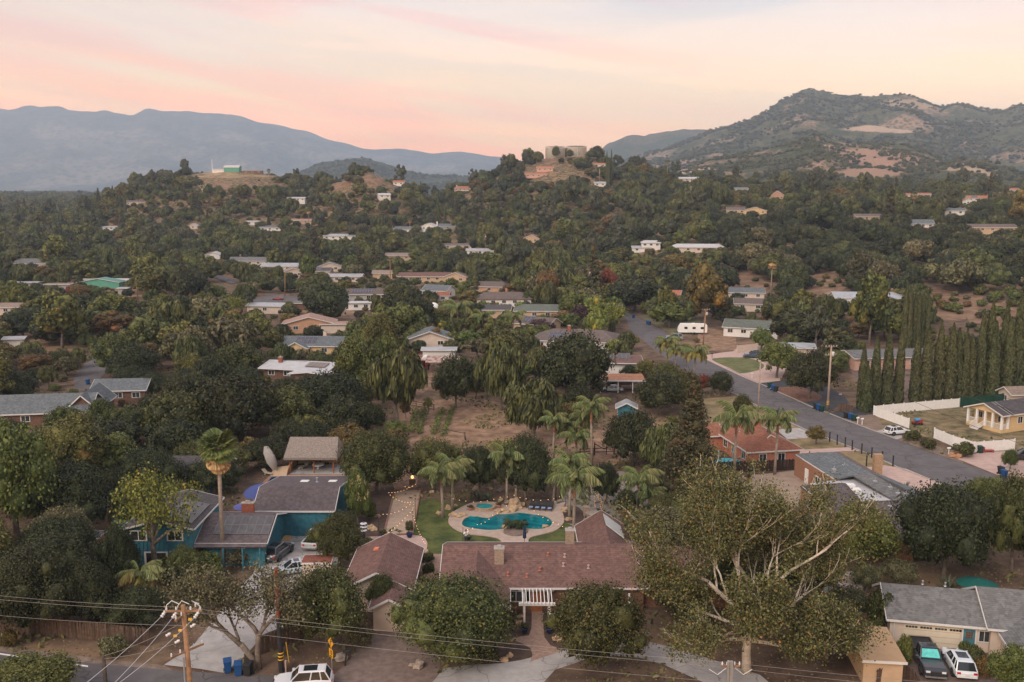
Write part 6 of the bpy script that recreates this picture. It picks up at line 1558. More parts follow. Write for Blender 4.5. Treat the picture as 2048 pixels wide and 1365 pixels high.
for i, (u, lb) in enumerate([(1110, 'left pale steel water tank on the central hilltop'), (1152, 'right pale steel water tank on the central hilltop')]):
 x_=(u-1024)/F*893; g=Vector((x_, 902, H(x_, 902)-.3)); tk=thing('water_tank', lb, 'water tank', g, 0, 'water tanks on the hill')
 mb=MB(); mb.lathe([(9.6,-2), (9.6, 9.2), (9.75, 9.25), (9.75, 9.5), (5, 9.95), (.3, 10.3)], 40); mb.build('shell', m_tank, tk, False, True)
 mb=MB()
 for k in range(40): mb.box(9.7*math.cos(k*math.pi/20)-.05, 9.7*math.cos(k*math.pi/20)+.05, 9.7*math.sin(k*math.pi/20)-.05, 9.7*math.sin(k*math.pi/20)+.05, 9.5, 10.5)
 mb.lathe([(9.68, 10.45), (9.72, 10.55)], 40); mb.build('railing', m_alu, tk, False)
 mb=MB(); mb.box(-.4, .4,-9.95,-9.6, 0, 9.5); mb.build('ladder', m_alu, tk, False)
 protect(u-26, u+26, 284, 316, g.y)
T('oak', 1112, 293, 318, 17, 'small tree in front of the left water tank', 2, 1)
T('oak', 1140, 300, 318, 17, 'small tree in front of the right water tank', 3, 1)
T('oak', 1186, 302, 322, 34, 'wide tree right of the water tanks', 1, 1)
g=G(405, 398); rnd=random.Random(3); mb=MB(); tips=[]
mb.path([g, g+Vector((.2, 0, 4)), g+Vector((0, 0, 8))], [.45, .36, .25], 6)
for d_ in ((-.4, 0, 1), (.3, 0, 1.2), (.6, 0, .7)): grow(mb, g+Vector((0, 0, 7)), d_, 3.2, .22, 2, rnd, tips, .4, .6, .09)
solo(mb, 'dead_tree', m_barkw, 'bare white dead tree on the slope below the hilltop ranch', 'tree', base=g)
for q in [(720, 1060, 0, 0), ]: pass
protect(690, 1262, 1078, 1185, 92); protect(560, 680, 1040, 1110, 98); protect(0, 700, 1290, 1365, 78); protect(120, 160, 722, 765, 175); protect(150, 212, 705, 775, 200)
protect(835, 850, 980, 1080); protect(770, 842, 955, 1075); protect(850, 1130, 985, 1085); protect(1130, 1240, 960, 1050); protect(1255, 1290, 935, 1000)
protect(860, 1000, 806, 885, 155); protect(1100, 1235, 860, 925, 148); protect(815, 870, 815, 895, 158)
protect(1395, 1430, 770, 860, 170); protect(1370, 1450, 790, 850, 165)
for (a, b, c, d_) in [(1240, 1290, 630, 668), (1275, 1330, 655, 700), (1310, 1395, 690, 752), (1390, 1480, 720, 790), (1470, 1600, 770, 850), (1560, 1760, 790, 900), (1700, 2048, 850, 960), (1410, 1540, 688, 745), (1520, 1690, 765, 825), (1440, 1640, 850, 1000), (1600, 1860, 900, 1075), (1740, 2048, 800, 905)]: protect(a, b, c, d_)
protect(1350, 1412, 642, 672); protect(1400, 1470, 655, 700); protect(10, 330, 548, 592, 330); protect(60, 200, 622, 690, 240)
protect(420, 476, 548, 572); protect(510, 600, 588, 604); protect(640, 712, 620, 648); protect(480, 560, 930, 1010, 125); protect(565, 690, 880, 950, 133); protect(1325, 1440, 760, 1000, 118); protect(380, 720, 945, 1200, 95); protect(560, 660, 1040, 1200, 95)
protect(1460, 1545, 545, 585, 380); protect(1615, 1690, 540, 595, 370); protect(1870, 2048, 585, 668, 335); protect(1690, 1890, 690, 822); protect(1690, 2048, 640, 800, 190)
protect(1640, 1760, 1130, 1280, 78); protect(1770, 2048, 1170, 1365, 70); protect(260, 300, 1200, 1240, 80); protect(930, 1110, 1170, 1340, 80); protect(1275, 1400, 1280, 1340, 80); protect(250, 470, 960, 1110, 100); protect(690, 760, 1040, 1080, 100)
protect(1052, 1150, 330, 360, 900); protect(330, 600, 330, 352, 900)
protect(410, 580, 352, 372, 860); protect(660, 700, 352, 385, 800); protect(735, 780, 345, 375, 800)
# ---------------------------------------------------------------- leaf litter, weeds and dry tufts on the open ground
def inside_any(X, Y):
 r=np.zeros(len(X), bool)
 for p in PATCHES:
  a, b=p, np.roll(p,-1, 0); c=np.zeros(len(X), bool)
  box=(X>p[:, 0].min()) & (X<p[:, 0].max()) & (Y>p[:, 1].min()) & (Y<p[:, 1].max())
  if not box.any(): continue
  xi, yi=X[box], Y[box]; k=np.zeros(len(xi), bool)
  for (x0, y0), (x1, y1) in zip(a, b):
   if y0==y1: continue
   k ^= ((yi<y0)!=(yi<y1)) & (xi<(x1-x0)*(yi-y0)/(y1-y0)+x0)
  c[box]=k; r |= c
 return r
def cover(name, n, seed, y0, y1, size, up, mat, dens, thr):
 rng=np.random.default_rng(seed); Y=y0+(y1-y0)*rng.uniform(0, 1, n)**.8; X=rng.uniform(-.6, .6, n)*(Y+8)
 nz=np.array([mnoise.noise(Vector((x*dens, y*dens, seed))) for x, y in zip(X, Y)])
 k=(nz>thr) & ~inside_any(X, Y); X, Y=X[k], Y[k]
 C=np.stack([X, Y, H_arr(X, Y)+.02+up*.12], 1); N_=np.tile(np.array([[0,-up, 1.0-up*.5]]), (len(C), 1))
 clean_props(link(name, quads_mesh(name, rquads(rng, C, N_, size, 1.0+up, .25+up*.5), mat)), kind='stuff')
cover('leaf_litter', 42000, 3, 62, 150, .17, 0, leafm('litter', (.09, .055, .035), (.33, .21, .12), None, 0, 0), .25,-.1)
cover('weeds', 42000, 4, 62, 230, .30, 1, leafm('weed', (.05, .055, .022), (.17, .15, .06), None, 0, 0), .12, .12)
# ---------------------------------------------------------------- trees of the valley and the slopes
LANDMARKS=[(lb, G(u, v)) for lb, u, v in [
('the blue house', 330, 1110), ('the thatched pavilion', 635, 935), ('the bocce court', 805, 1030), ('the swimming pool', 1012, 1045), ('the dirt paddock', 960, 850), ('the long grey shingle house', 90, 840),
('the modern pale roofed house', 590, 750), ('the yellow walled house', 632, 705), ('the white farmhouse', 860, 700), ('the carport with the boat', 1246, 780), ('the large brown hip roof', 1148, 700),
('the maroon hip roof', 1008, 610), ('the grey green roof', 1082, 635), ('the long maroon roofed house', 848, 562), ('the parked travel trailer', 1385, 665), ('the circular drive', 1480, 720),
('the terracotta stucco house', 1520, 890), ('the grey roofed bungalow', 1700, 980), ('the cypress row', 1850, 800), ('the white hillside house', 1745, 612), ('the bare brown slope', 1660, 570), ('the shaggy fan palm', 1541, 598),
('the white trailers', 290, 580), ('the crimson bougainvillea', 148, 590), ('the green vineyard patch', 120, 640), ('the small left street bend', 185, 745), ('the grey ranch house', 737, 602), ('the far left street', 445, 560),
('the long grey roofed ranch', 500, 530), ('the white metal roofed house', 680, 482), ('the thin fan palm', 820, 485), ('the orange villa', 925, 388), ('the pink stucco houses', 1080, 355), ('the water tanks', 1130, 314),
('the skyline cypresses', 1215, 373), ('the white two storey house', 1302, 503), ('the patchy white roof', 1397, 507), ('the yellow walled ridge houses', 1490, 430), ('the orange gabled house', 1555, 400), ('the tan glass gable house', 1984, 470),
('the red deck house', 1846, 459), ('the white tile roofed villas', 1835, 402), ('the green hilltop barn', 463, 346), ('the sandy knoll', 740, 350), ('the bare dead tree', 405, 398), ('the small dark cypresses', 246, 427), ('the red leaved tree', 1212, 590), ('the rusty roofed shed', 886, 740),
('the lower right house', 1900, 1270), ('the concrete driveway', 430, 1300), ('the garage roof', 770, 1150)]]
ADJ={'oak': 'olive green live oak', 'oakd': 'dark green live oak', 'olive': 'grey green tree', 'ash': 'upright olive green tree', 'pepper': 'drooping green pepper tree', 'bright': 'fresh green leafy tree', 'brown': 'brownish gold green tree',
'euc': 'tall grey green eucalyptus', 'conifer': 'pointed dark conifer', 'yellow': 'airy yellow green tree', 'shrub': 'dark green shrub', 'shrubb': 'fresh green shrub', 'shrubo': 'grey green shrub', 'shruby': 'golden dry shrub', 'plum': 'purple leaved tree', 'red': 'red leaved tree'}
def auto_label(key, x, y, r):
 best=min(LANDMARKS, key=lambda l: (l[1].x-x)**2+(l[1].y-y)**2)
 dx, dy=x-best[1].x, y-best[1].y
 s=('right of' if dx>0 else 'left of') if abs(dx)>abs(dy) else ('behind' if dy>0 else 'in front of')
 dist=math.hypot(dx, dy); far_='close ' if dist<14 else '' if dist<38 else 'well '
 size='' if key.startswith('shrub') else ('small ' if r<3.6 else 'broad ' if r>5.4 else '')
 return '%s%s %s%s %s'%(size, ADJ[key], far_, s, best[0])
def covered(x, y, z, h, r):
 """would a tree here hide something that the photograph shows?"""
 u, v, zc=pix((x, y, z)); ppm=F/zc
 u0, u1, v0, v1=u-r*ppm, u+r*ppm, v-h*ppm*.98, v
 for (a, b, c, d, yy, gr) in RECTS:
  if gr and a<u<b and c<v<d: return True
  if y<yy+1.5 and u0<b and u1>a and v0<d and v1>c:
   ov=(min(u1, b)-max(u0, a))*(min(v1, d)-max(v0, c))
   if ov>(.10 if u<1250 or y<300 else .05)*min((u1-u0)*(v1-v0), (b-a)*(d-c)): return True
 return False
EXTRA=[(P(u, v).x, P(u, v).y, r) for u, v, r in [(1012, 1045, 12), (805, 1030, 6), (870, 1060, 7), (1190, 1000, 9), (950, 850, 16), (1080, 890, 12), (1180, 900, 10), (1880, 850, 14), (1980, 880, 14), (1800, 845, 8)]]
ROADW=[P(u, v) for u, v in [((a[0]+b[0])/2, (a[1]+b[1])/2) for a, b in zip(LE, RE)]]
rs=random.Random(11)
def grove(x, y, u, v):
 """which kinds stand where"""
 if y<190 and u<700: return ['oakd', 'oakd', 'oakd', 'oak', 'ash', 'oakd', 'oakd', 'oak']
 if u<700 and y<300: return ['oak', 'oakd', 'oakd', 'oak', 'ash', 'brown', 'pepper', 'olive']
 if 700<=u<1250 and y<330: return ['ash', 'pepper', 'oak', 'brown', 'bright', 'oakd', 'olive', 'pepper', 'yellow', 'bright']
 if u>=1420 and y>300 and v>425: return ['oakd', 'oakd', 'oak', 'oakd', 'oak', 'oakd', 'olive']
 if 950<u<1420 and y>420: return ['oakd', 'oak', 'oakd', 'ash', 'euc', 'oak', 'brown', 'pepper']
 if v<400: return ['oak', 'oakd', 'oak', 'olive', 'euc', 'ash', 'oak']
 return ['oak', 'oakd', 'ash', 'pepper', 'brown', 'olive', 'bright', 'oak', 'euc', 'ash', 'oakd', 'conifer', 'oak', 'pepper', 'ash', 'oak']
cand=[]
y=84.0
while y<1010:
 step=6.6 if y<330 else 7.6 if y<600 else 8.8
 w=.60*y+16; x=-w
 while x<w:
  cx, cy=x+rs.uniform(-.42, .42)*step, y+rs.uniform(-.42, .42)*step
  cand.append((cy, cx)); x+=step
 y+=step*.92
cand.sort()
import collections
cellmap=collections.defaultdict(list)
def reg(x, y, r): cellmap[(int(x//12), int(y//12))].append((x, y, r))
for q in PLACED+EXTRA: reg(*q)
for a, b in zip(ROADW, ROADW[1:]):
 n_=max(1, int((b-a).length/4))
 for k in range(n_): q=a.lerp(b, k/n_); reg(q.x, q.y, 4.6)
for u, v in [(170, 745), (185, 725), (200, 712), (430, 553), (455, 562), (520, 606), (560, 596), (600, 598), (635, 600)]: q=G(u, v); reg(q.x, q.y, 5)
def clash(x, y, r, k=.62):
 ci, cj=int(x//12), int(y//12)
 for i in (ci-1, ci, ci+1):
  for j in (cj-1, cj, cj+1):
   for (a, b, c) in cellmap[(i, j)]:
    if (a-x)**2+(b-y)**2<((r+c)*k)**2: return True
 return False
CLEAR_FAR=[]
for q in [(480, 352, 95, 9), (445, 372, 20, 12), (430, 378, 14, 10), (680, 370, 16, 14), (745, 362, 24, 14), (775, 372, 18, 8), (1100, 322, 24, 5), (1078, 340, 14, 7), (1480, 565, 34, 18), (1510, 575, 26, 16), (1650, 572, 34, 22), (1640, 590, 28, 12), (1860, 590, 44, 14), (1900, 610, 50, 26), (1985, 635, 55, 30), (1880, 640, 26, 20), (625, 352, 30, 5), (560, 356, 60, 6), (230, 395, 6, 4), (1058, 405, 12, 6), (1190, 395, 12, 5)]: CLEAR_FAR.append(q)
def bare(i, u, v, a, b, mat=None):
 n=14; V=[]; c=G(u, v)
 for k in range(n+1):
  for j in range(28):
   t=2*math.pi*j/28; q=k/n*(1+.22*math.sin(t*3+i)+.12*math.sin(t*7+2*i)); g_=G(u+a*q*math.cos(t), v+b*q*math.sin(t)) if k in (n,) else None
   V.append(g_ or (k, j))
 rim=V[-28:]; W=[]
 for k in range(n+1):
  for j in range(28): x=lerp(c.x, rim[j].x, k/n); y_=lerp(c.y, rim[j].y, k/n); W.append((x, y_, H(x, y_)+.12))
 Fc=[(k*28+j, k*28+(j+1)%28, (k+1)*28+(j+1)%28, (k+1)*28+j) for k in range(n) for j in range(28)]
 me=mesh_from('bare_slope', W, Fc, mat or m_slope)
 if me.polygons[40].normal.z<0: me.flip_normals()
 clean_props(link('bare_slope', me), kind='structure')
m_drygrass=flat('hill_grass', (.26, .185, .10), .95, .25, .2, .3, col2=(.36, .26, .15), fine=.25)
for i, q in enumerate([(1495, 566, 42, 20), (1652, 570, 38, 26), (1865, 588, 46, 16), (1905, 612, 55, 28), (1990, 634, 55, 30), (1092, 325, 26, 5), (745, 360, 26, 14), (680, 368, 18, 14), (440, 376, 16, 12)]): bare(i,*q)
bare(20, 480, 351, 92, 7, m_drygrass); bare(21, 580, 355, 40, 4, m_drygrass)
kinds_count=collections.Counter(); stuff_pts=[]; nshow=0
for k in range(64):
 u, v=rs.uniform(1865, 2060), rs.uniform(582, 690); g=G(u, v); r=rs.uniform(.9, 2.6); key=rs.choice(['shrub', 'shrubo', 'shrubb', 'shruby', 'shrub'])
 if clash(g.x, g.y, r, .7): continue
 reg(g.x, g.y, r); put_tree(key, g, r*1.2, r, ADJ[key]+' on the bare slope above the cypress row', None, k%4, k, 'x group')
for (cy, cx) in cand:
 z=H(cx, cy); u, v, zc=pix((cx, cy, z))
 if u<-110 or u>2160: continue
 dens=1.0
 if 600<cy and cy<720 and u<200: dens=.85
 if rs.random()>dens: continue
 big=rs.random()
 r=rs.uniform(1.8, 3.2) if big<.3 else rs.uniform(3.2, 5.0) if big<.72 else rs.uniform(5.0, 7.6)
 if cy>330 and u>1420 and v>430: r*=1.1
 if clash(cx, cy, r, .56 if cy<230 and u<800 else .62):
  r*=.55
  if clash(cx, cy, r, .7): continue
 if any(((u-a)/c)**2+((v-b)/d)**2<1 for a, b, c, d in CLEAR_FAR):
  if rs.random()<.8: continue
  r=rs.uniform(1.0, 1.8)
 key=rs.choice(grove(cx, cy, u, v))
 h=r*rs.uniform(1.25, 1.75) if key in ('oak', 'oakd', 'olive', 'brown', 'bright') else r*rs.uniform(1.8, 2.5)
 if key=='euc': h=r*rs.uniform(2.6, 3.4); r*=.85
 if key=='conifer': h=r*3.2; r*=.7
 h=max(h, 2.4)
 if covered(cx, cy, z, h, r):
  r=rs.uniform(.9, 1.5); h=r*1.2; key=rs.choice(['shrub', 'shrubb', 'shrubo', 'shruby', 'shrub'])
  if covered(cx, cy, z, h, r) or rs.random()<.35: continue
 elif r<2.0: key=rs.choice(['shrub', 'shrubb', 'shrubo', 'shruby']); h=r*rs.uniform(1.1, 1.6)
 if key=='shrub' or r<2.0: pass
 reg(cx, cy, r)
 nm=TREE_NAME[key][0]
 if v>1480: continue
 if kinds_count[nm]<215 and cy<700:
  kinds_count[nm]+=1
  lb=auto_label(key, cx, cy, r)
  put_tree(key, Vector((cx, cy, z)), h, r, lb, None, rs.randrange(4), rs.uniform(0, 6.28), lb+' group')
 else:
  stuff_pts.append((cx, cy, z, key, h, r, rs.uniform(0, 6.28), rs.randrange(3)))
def forest(name, pts, kindsl, lod, label=None):
 src=bpy.data.collections.new(name+'_source')
 ids={}
 for i, (k, var) in enumerate(sorted({(p[3], p[7]) for p in pts})):
  o=bpy.data.objects.new('a%03d'%i, tree_mesh(k, lod, var)[0]); src.objects.link(o); ids[(k, var)]=i
 me=bpy.data.meshes.new(name); n=len(pts)
 me.vertices.add(n); me.vertices.foreach_set('co', np.array([(p[0], p[1], p[2]) for p in pts], np.float32).ravel())
 a=me.attributes.new('tree_scale', 'FLOAT_VECTOR', 'POINT'); a.data.foreach_set('vector', np.array([(p[5]/TREES[p[3]]['r'], p[5]/TREES[p[3]]['r'], p[4]/TREES[p[3]]['h']) for p in pts], np.float32).ravel())
 a=me.attributes.new('tree_rot', 'FLOAT_VECTOR', 'POINT'); a.data.foreach_set('vector', np.array([(0, 0, p[6]) for p in pts], np.float32).ravel())
 a=me.attributes.new('tree_id', 'INT', 'POINT'); a.data.foreach_set('value', np.array([ids[(p[3], p[7])] for p in pts], np.int32))
 o=link(name, me)
 ng=bpy.data.node_groups.new(name, 'GeometryNodeTree')
 ng.interface.new_socket('Geometry', in_out='INPUT', socket_type='NodeSocketGeometry'); ng.interface.new_socket('Geometry', in_out='OUTPUT', socket_type='NodeSocketGeometry')
 N, L=ng.nodes, ng.links
 gi, go=N.new('NodeGroupInput'), N.new('NodeGroupOutput')
 ci=N.new('GeometryNodeCollectionInfo'); ci.inputs['Collection'].default_value=src; ci.inputs['Separate Children'].default_value=True; ci.inputs['Reset Children'].default_value=True
 ip=N.new('GeometryNodeInstanceOnPoints'); ip.inputs['Pick Instance'].default_value=True
 def attr(nm_, ty):
  q=N.new('GeometryNodeInputNamedAttribute'); q.data_type=ty; q.inputs['Name'].default_value=nm_
  return [s for s in q.outputs if s.enabled and s.name=='Attribute'][0]
 L.new(gi.outputs[0], ip.inputs['Points']); L.new(ci.outputs[0], ip.inputs['Instance'])
 L.new(attr('tree_id', 'INT'), ip.inputs['Instance Index']); L.new(attr('tree_scale', 'FLOAT_VECTOR'), ip.inputs['Scale'])
 er=N.new('FunctionNodeEulerToRotation'); L.new(attr('tree_rot', 'FLOAT_VECTOR'), er.inputs[0]); L.new(er.outputs[0], ip.inputs['Rotation'])
 L.new(ip.outputs[0], go.inputs[0])
 md=o.modifiers.new('forest', 'NODES'); md.node_group=ng
 return clean_props(o, kind='stuff')
yy=1010.0
while yy<4200:
 st_=9+(yy-1010)*.012; x=-.62*yy
 while x<.62*yy:
  cx, cy=x+rs.uniform(-.5, .5)*st_, yy+rs.uniform(-.5, .5)*st_; x+=st_
  u=pix((cx, cy, 20))[0]
  if u>330 and cy>1250: continue
  z=H(cx, cy); r=rs.uniform(3.5, 6.5)*(1+(cy-1000)/4000)
  stuff_pts.append((cx, cy, z, rs.choice(['oak', 'oakd', 'ash', 'olive', 'oak']), r*rs.uniform(1.1, 1.9), r, rs.uniform(0, 6.28), rs.randrange(3)))
 yy+=st_
near_pts=[p for p in stuff_pts if p[1]<1010]
forest('forest', near_pts, None, 2); forest('far_forest', [p for p in stuff_pts if p[1]>=1010], None, 3)
print('TREES', dict(kinds_count), 'stuff', len(stuff_pts))
def hill_scrub(name, hill, n, seed, smin, smax, keys, dens):
 U_, t_, X, Y, Zg=MTN[hill]; rng=np.random.default_rng(seed); pts=[]
 i=rng.uniform(0, X.shape[0]*.77-1, n); j=rng.uniform(0, X.shape[1]-1, n)
 for a, b in zip(i, j):
  i0, j0=int(a), int(b); fa, fb=a-i0, b-j0
  f=lambda M: (M[i0, j0]*(1-fa)*(1-fb)+M[i0+1, j0]*fa*(1-fb)+M[i0, j0+1]*(1-fa)*fb+M[i0+1, j0+1]*fa*fb)
  x, y_, z=f(X), f(Y), f(Zg)
  nz=mnoise.noise(Vector((x*dens, y_*dens, seed)))
  if nz<rng.uniform(-.35, .25): continue
  if nz>.75: continue
  r=rng.uniform(smin, smax)
  pts.append((x, y_, z-.5, keys[rng.integers(len(keys))], r*rng.uniform(1.1, 1.6), r, rng.uniform(0, 6.28), int(rng.integers(3))))
 return forest(name, pts, None, 3)
hill_scrub('foothill_scrub', 'foothill', 9000, 3, 1.8, 4.5, ['oak', 'oakd', 'oak', 'olive'], .012)
hill_scrub('east_foothill_scrub', 'east_foothill', 3000, 4, 2.2, 5.5, ['oak', 'oakd', 'olive'], .012)
hill_scrub('hills_scrub', 'hills', 30000, 5, 2.5, 6.5, ['oak', 'oakd', 'oakd', 'olive'], .006)
hill_scrub('ridge_scrub', 'ridge', 4000, 6, 3, 7, ['oakd', 'oak'], .006)
# ---------------------------------------------------------------- vehicles
m_tyre=flat('tyre_rubber', (.022, .022, .024), .85, .2, 6)
m_rim=flat('wheel_rim', (.34, .35, .36), .35, .1, 4, metallic=.7)
m_cglass=flat('car_glass', (.018, .022, .026), .08, .2, 1, spec=.6)
m_tail=flat('tail_light', (.40, .02, .02), .3, .1, 3)
m_head=flat('head_light', (.62, .64, .66), .2, .05, 3)
m_plate=flat('licence_plate', (.62, .62, .64), .5, .05, 3)
m_black=flat('black_plastic', (.025, .025, .027), .6, .2, 4)
def paint(name, col): return flat('paint_'+name, col, .28, .04, .6, spec=.5, coat=.5)
PAINT={k: paint(k, c) for k, c in {'white': (.66, .67, .69), 'pearl': (.60, .64, .68), 'black': (.022, .024, .030), 'charcoal': (.060, .064, .070), 'silver': (.34, .36, .38), 'blue': (.055, .085, .13), 'palegreen': (.30, .36, .33), 'paleblue': (.40, .46, .52), 'red': (.32, .03, .025)}.items()}
def loft(mb, st):
 """st: list of rings of equal length"""
 n=len(st[0]); V=[p for r_ in st for p in r_]
 Fc=[(i*n+k, i*n+(k+1)%n, (i+1)*n+(k+1)%n, (i+1)*n+k) for i in range(len(st)-1) for k in range(n)]
 Fc+=[tuple(range(n))[::-1], tuple(range((len(st)-1)*n, len(st)*n))]
 return mb.add(V, Fc)
def car(loc, head, col, label, kind='suv', L=4.7, W=1.9, Ht=1.7, group=None, shade=None, wheels=True):
 root=thing({'suv': 'suv_car', 'sedan': 'sedan_car', 'pickup': 'pickup_truck'}[kind], label, 'pickup' if kind=='pickup' else 'car', loc, R(head), group)
 pt=PAINT[col]; hl, hw=L/2, W/2
 belt=Ht*.60; hood=Ht*(.60 if kind!='sedan' else .56)
 if kind=='pickup': prof=[(-hl, .55, belt*.92), (-hl+.12, .42, belt), (-hl*.2, .36, belt), (hl*.28, .36, belt*1.0), (hl*.55, .36, hood*1.0), (hl-.35, .38, hood*.95), (hl-.04, .45, hood*.80), (hl, .5, hood*.62)]
 else: prof=[(-hl, .55, belt*.80), (-hl+.10, .40, belt*.98), (-hl*.45, .30, belt*1.03), (hl*.25, .30, belt), (hl*.55, .30, hood*.98), (hl-.45, .33, hood*.90), (hl-.10, .38, hood*.72), (hl, .45, hood*.58)]
 rings=[]
 for i, (x, z0, z1) in enumerate(prof):
  e=.80 if i in (0, len(prof)-1) else .93 if i in (1, len(prof)-2) else 1.0
  w_=hw*e; zm=z0+(z1-z0)*.55
  rings.append([(x,-w_*.9, z0), (x,-w_, z0+.12), (x,-w_, zm), (x,-w_*.96, z1-.07), (x,-w_*.84, z1), (x, w_*.84, z1), (x, w_*.96, z1-.07), (x, w_, zm), (x, w_, z0+.12), (x, w_*.9, z0)])
 mb=MB(); loft(mb, rings); body=mb.build('body', pt, root, False, True)
 for p_ in body.data.polygons: p_.use_smooth=False
 bv=body.modifiers.new('bevel', 'BEVEL'); bv.width=.05; bv.segments=2; bv.limit_method='ANGLE'; bv.angle_limit=R(25)
 if kind=='pickup': g0, g1, t0, t1=-hl*.18, hl*.40,-hl*.12, hl*.18
 elif kind=='suv': g0, g1, t0, t1=-hl*.93, hl*.42,-hl*.76, hl*.12
 else: g0, g1, t0, t1=-hl*.82, hl*.46,-hl*.40, hl*.10
 wb, wt=hw*.86, hw*.68; zt=Ht-.05
 gl=MB(); bt=[(g0,-wb, belt-.04), (g1,-wb, belt-.06), (g1, wb, belt-.06), (g0, wb, belt-.04)]; tp=[(t0,-wt, zt), (t1,-wt, zt), (t1, wt, zt), (t0, wt, zt)]
 gl.add(bt+tp, [(0, 1, 5, 4), (1, 2, 6, 5), (2, 3, 7, 6), (3, 0, 4, 7), (4, 5, 6, 7)]); gl.build('windows', m_cglass, root, False)
 rf=MB(); o=.05
 rf.add([(t0-o,-wt-.02, zt), (t1+o,-wt-.02, zt), (t1+o, wt+.02, zt), (t0-o, wt+.02, zt), (t0+.12,-wt+.1, zt+.06), (t1-.12,-wt+.1, zt+.06), (t1-.12, wt-.1, zt+.06), (t0+.12, wt-.1, zt+.06)], [(0, 3, 2, 1), (4, 5, 6, 7), (0, 1, 5, 4), (1, 2, 6, 5), (2, 3, 7, 6), (3, 0, 4, 7)])
 for s in (-1, 1):
  for (ga, ta) in ((g0, t0), (g1, t1), (lerp(g0, g1, .5), lerp(t0, t1, .5)), (lerp(g0, g1, .22), lerp(t0, t1, .2))): rf.beam((ga, s*wb, belt-.05), (ta, s*wt, zt), .08, .07)
 rf.build('roof', pt, root, False)
 if kind!='pickup' or col=='black':
  sr=MB(); sr.box(lerp(t0, t1, .30), lerp(t0, t1, .82),-wt*.68, wt*.68, zt+.055, zt+.075); sr.build('sunroof', m_cglass, root, False)
 if kind=='pickup':
  bd=MB(); bd.box(-hl+.14, g0-.1,-hw*.80, hw*.80, belt-.02, belt+.012); bd.build('bed', m_black, root, False)
  rl=MB()
  for s in (-1, 1): rl.box(-hl+.05, g0, s*hw*.88-.06, s*hw*.88+.06, belt-.02, belt+.06)
  rl.box(-hl,-hl+.1,-hw*.88, hw*.88, belt*.6, belt+.06); rl.build('bed_rail', pt, root, False)
 if shade:
  sm=MB(); a_, b_=.12, .88
  sm.add([(lerp(g1, t1, a_)+.02,-lerp(wb, wt, a_)*.9, lerp(belt, zt, a_)), (lerp(g1, t1, a_)+.02, lerp(wb, wt, a_)*.9, lerp(belt, zt, a_)), (lerp(g1, t1, b_)+.02, lerp(wb, wt, b_)*.9, lerp(belt, zt, b_)+.01), (lerp(g1, t1, b_)+.02,-lerp(wb, wt, b_)*.9, lerp(belt, zt, b_)+.01)], [(0, 1, 2, 3)]); sm.build('sunshade', shade, root, False)
 if wheels:
  tm=MB(); M=Matrix.Rotation(math.pi/2, 4, 'X'); r_=.36 if kind!='pickup' else .41
  tm.lathe([(r_*.62,-.12), (r_*.93,-.12), (r_,-.07), (r_, .07), (r_*.93, .12), (r_*.62, .12)], 18, M=M); tme=mesh_from('tyre', tm.V, tm.F, m_tyre, True)
  rm=MB(); rm.lathe([(r_*.64,-.10), (r_*.6,-.125), (r_*.2,-.105), (.01,-.12)], 12, M=M); rm.lathe([(r_*.64, .10), (r_*.6, .125), (r_*.2, .105), (.01, .12)], 12, M=M); rme=mesh_from('rim', rm.V, rm.F, m_rim)
  ar=MB(); ar.lathe([(r_*1.13,-.02), (r_*1.13, .02)], 20, M=M); arm=mesh_from('wheel_arch', ar.V, ar.F, m_black)
  for x in (-hl*.60, hl*.62):
   for s in (-1, 1):
    w_=link('wheel', None, root, (x, s*(hw-.10), r_)); link('tyre', tme, w_); link('rim', rme, w_)
    link('wheel_arch', arm, root, (x, s*(hw-.005), r_+.02))
 for s in (-1, 1):
  a=MB(); a.box(hl-.16, hl-.01, s*hw*.62-.17, s*hw*.62+.17, hood*.66, hood*.80); a.build('headlight', m_head, root, False)
  a=MB(); a.box(-hl-.005,-hl+.10, s*hw*.68-.15, s*hw*.68+.15, belt*.72, belt*.90); a.build('taillight', m_tail, root, False)
  a=MB(); a.box(g1-.25, g1-.05, s*(hw+.11)-.1, s*(hw+.11)+.1, belt-.04, belt+.16); a.build('mirror', pt, root, False)
 a=MB(); a.box(hl-.05, hl+.03,-hw*.42, hw*.42, hood*.42, hood*.72); a.build('grille', m_black, root, False)
 a=MB(); a.box(hl-.02, hl+.06,-hw*.86, hw*.86, .36, .50); a.box(-hl-.05,-hl+.02,-hw*.84, hw*.84, .42, .60); a.build('bumper', m_rim if kind=='pickup' else pt, root, False)
 a=MB(); a.box(-hl-.06,-hl-.03,-.17, .17, .62, .76); a.build('licence_plate', m_plate, root, False)
 PLACED.append((loc[0], loc[1], 2.4)); return root
car(P(607, 1376), 187, 'white', 'white suv with dark sunroof parked on the road at the bottom', 'suv', 4.9, 1.98, 1.75)
car(P(557, 1113), 76, 'charcoal', 'dark grey suv parked beside the blue wall', 'suv', 4.7, 1.9, 1.68)
car(P(633, 1088), 84, 'white', 'white pickup truck partly under the oak in the court', 'pickup', 5.5, 2.0, 1.85)
car(P(588, 1146), 200, 'paleblue', 'pale car seen beside the rust roofed storage shed', 'sedan', 4.5, 1.8, 1.45)
car(P(1853, 1330),-100, 'black', 'black pickup truck with turquoise windscreen sunshade', 'pickup', 5.9, 2.03, 1.95, shade=flat('sunshade_turquoise', (.10, .50, .48), .5))
car(P(1917, 1338), 80, 'pearl', 'white electric crossover parked beside the black pickup', 'suv', 4.7, 1.93, 1.62)
car(P(1793, 869), 18, 'white', 'white hatchback parked by the white fence on the street', 'suv', 4.4, 1.85, 1.5)
car(P(2049, 920), 160, 'black', 'dark suv cut by the right edge of the photo', 'suv', 4.8, 1.95, 1.75)
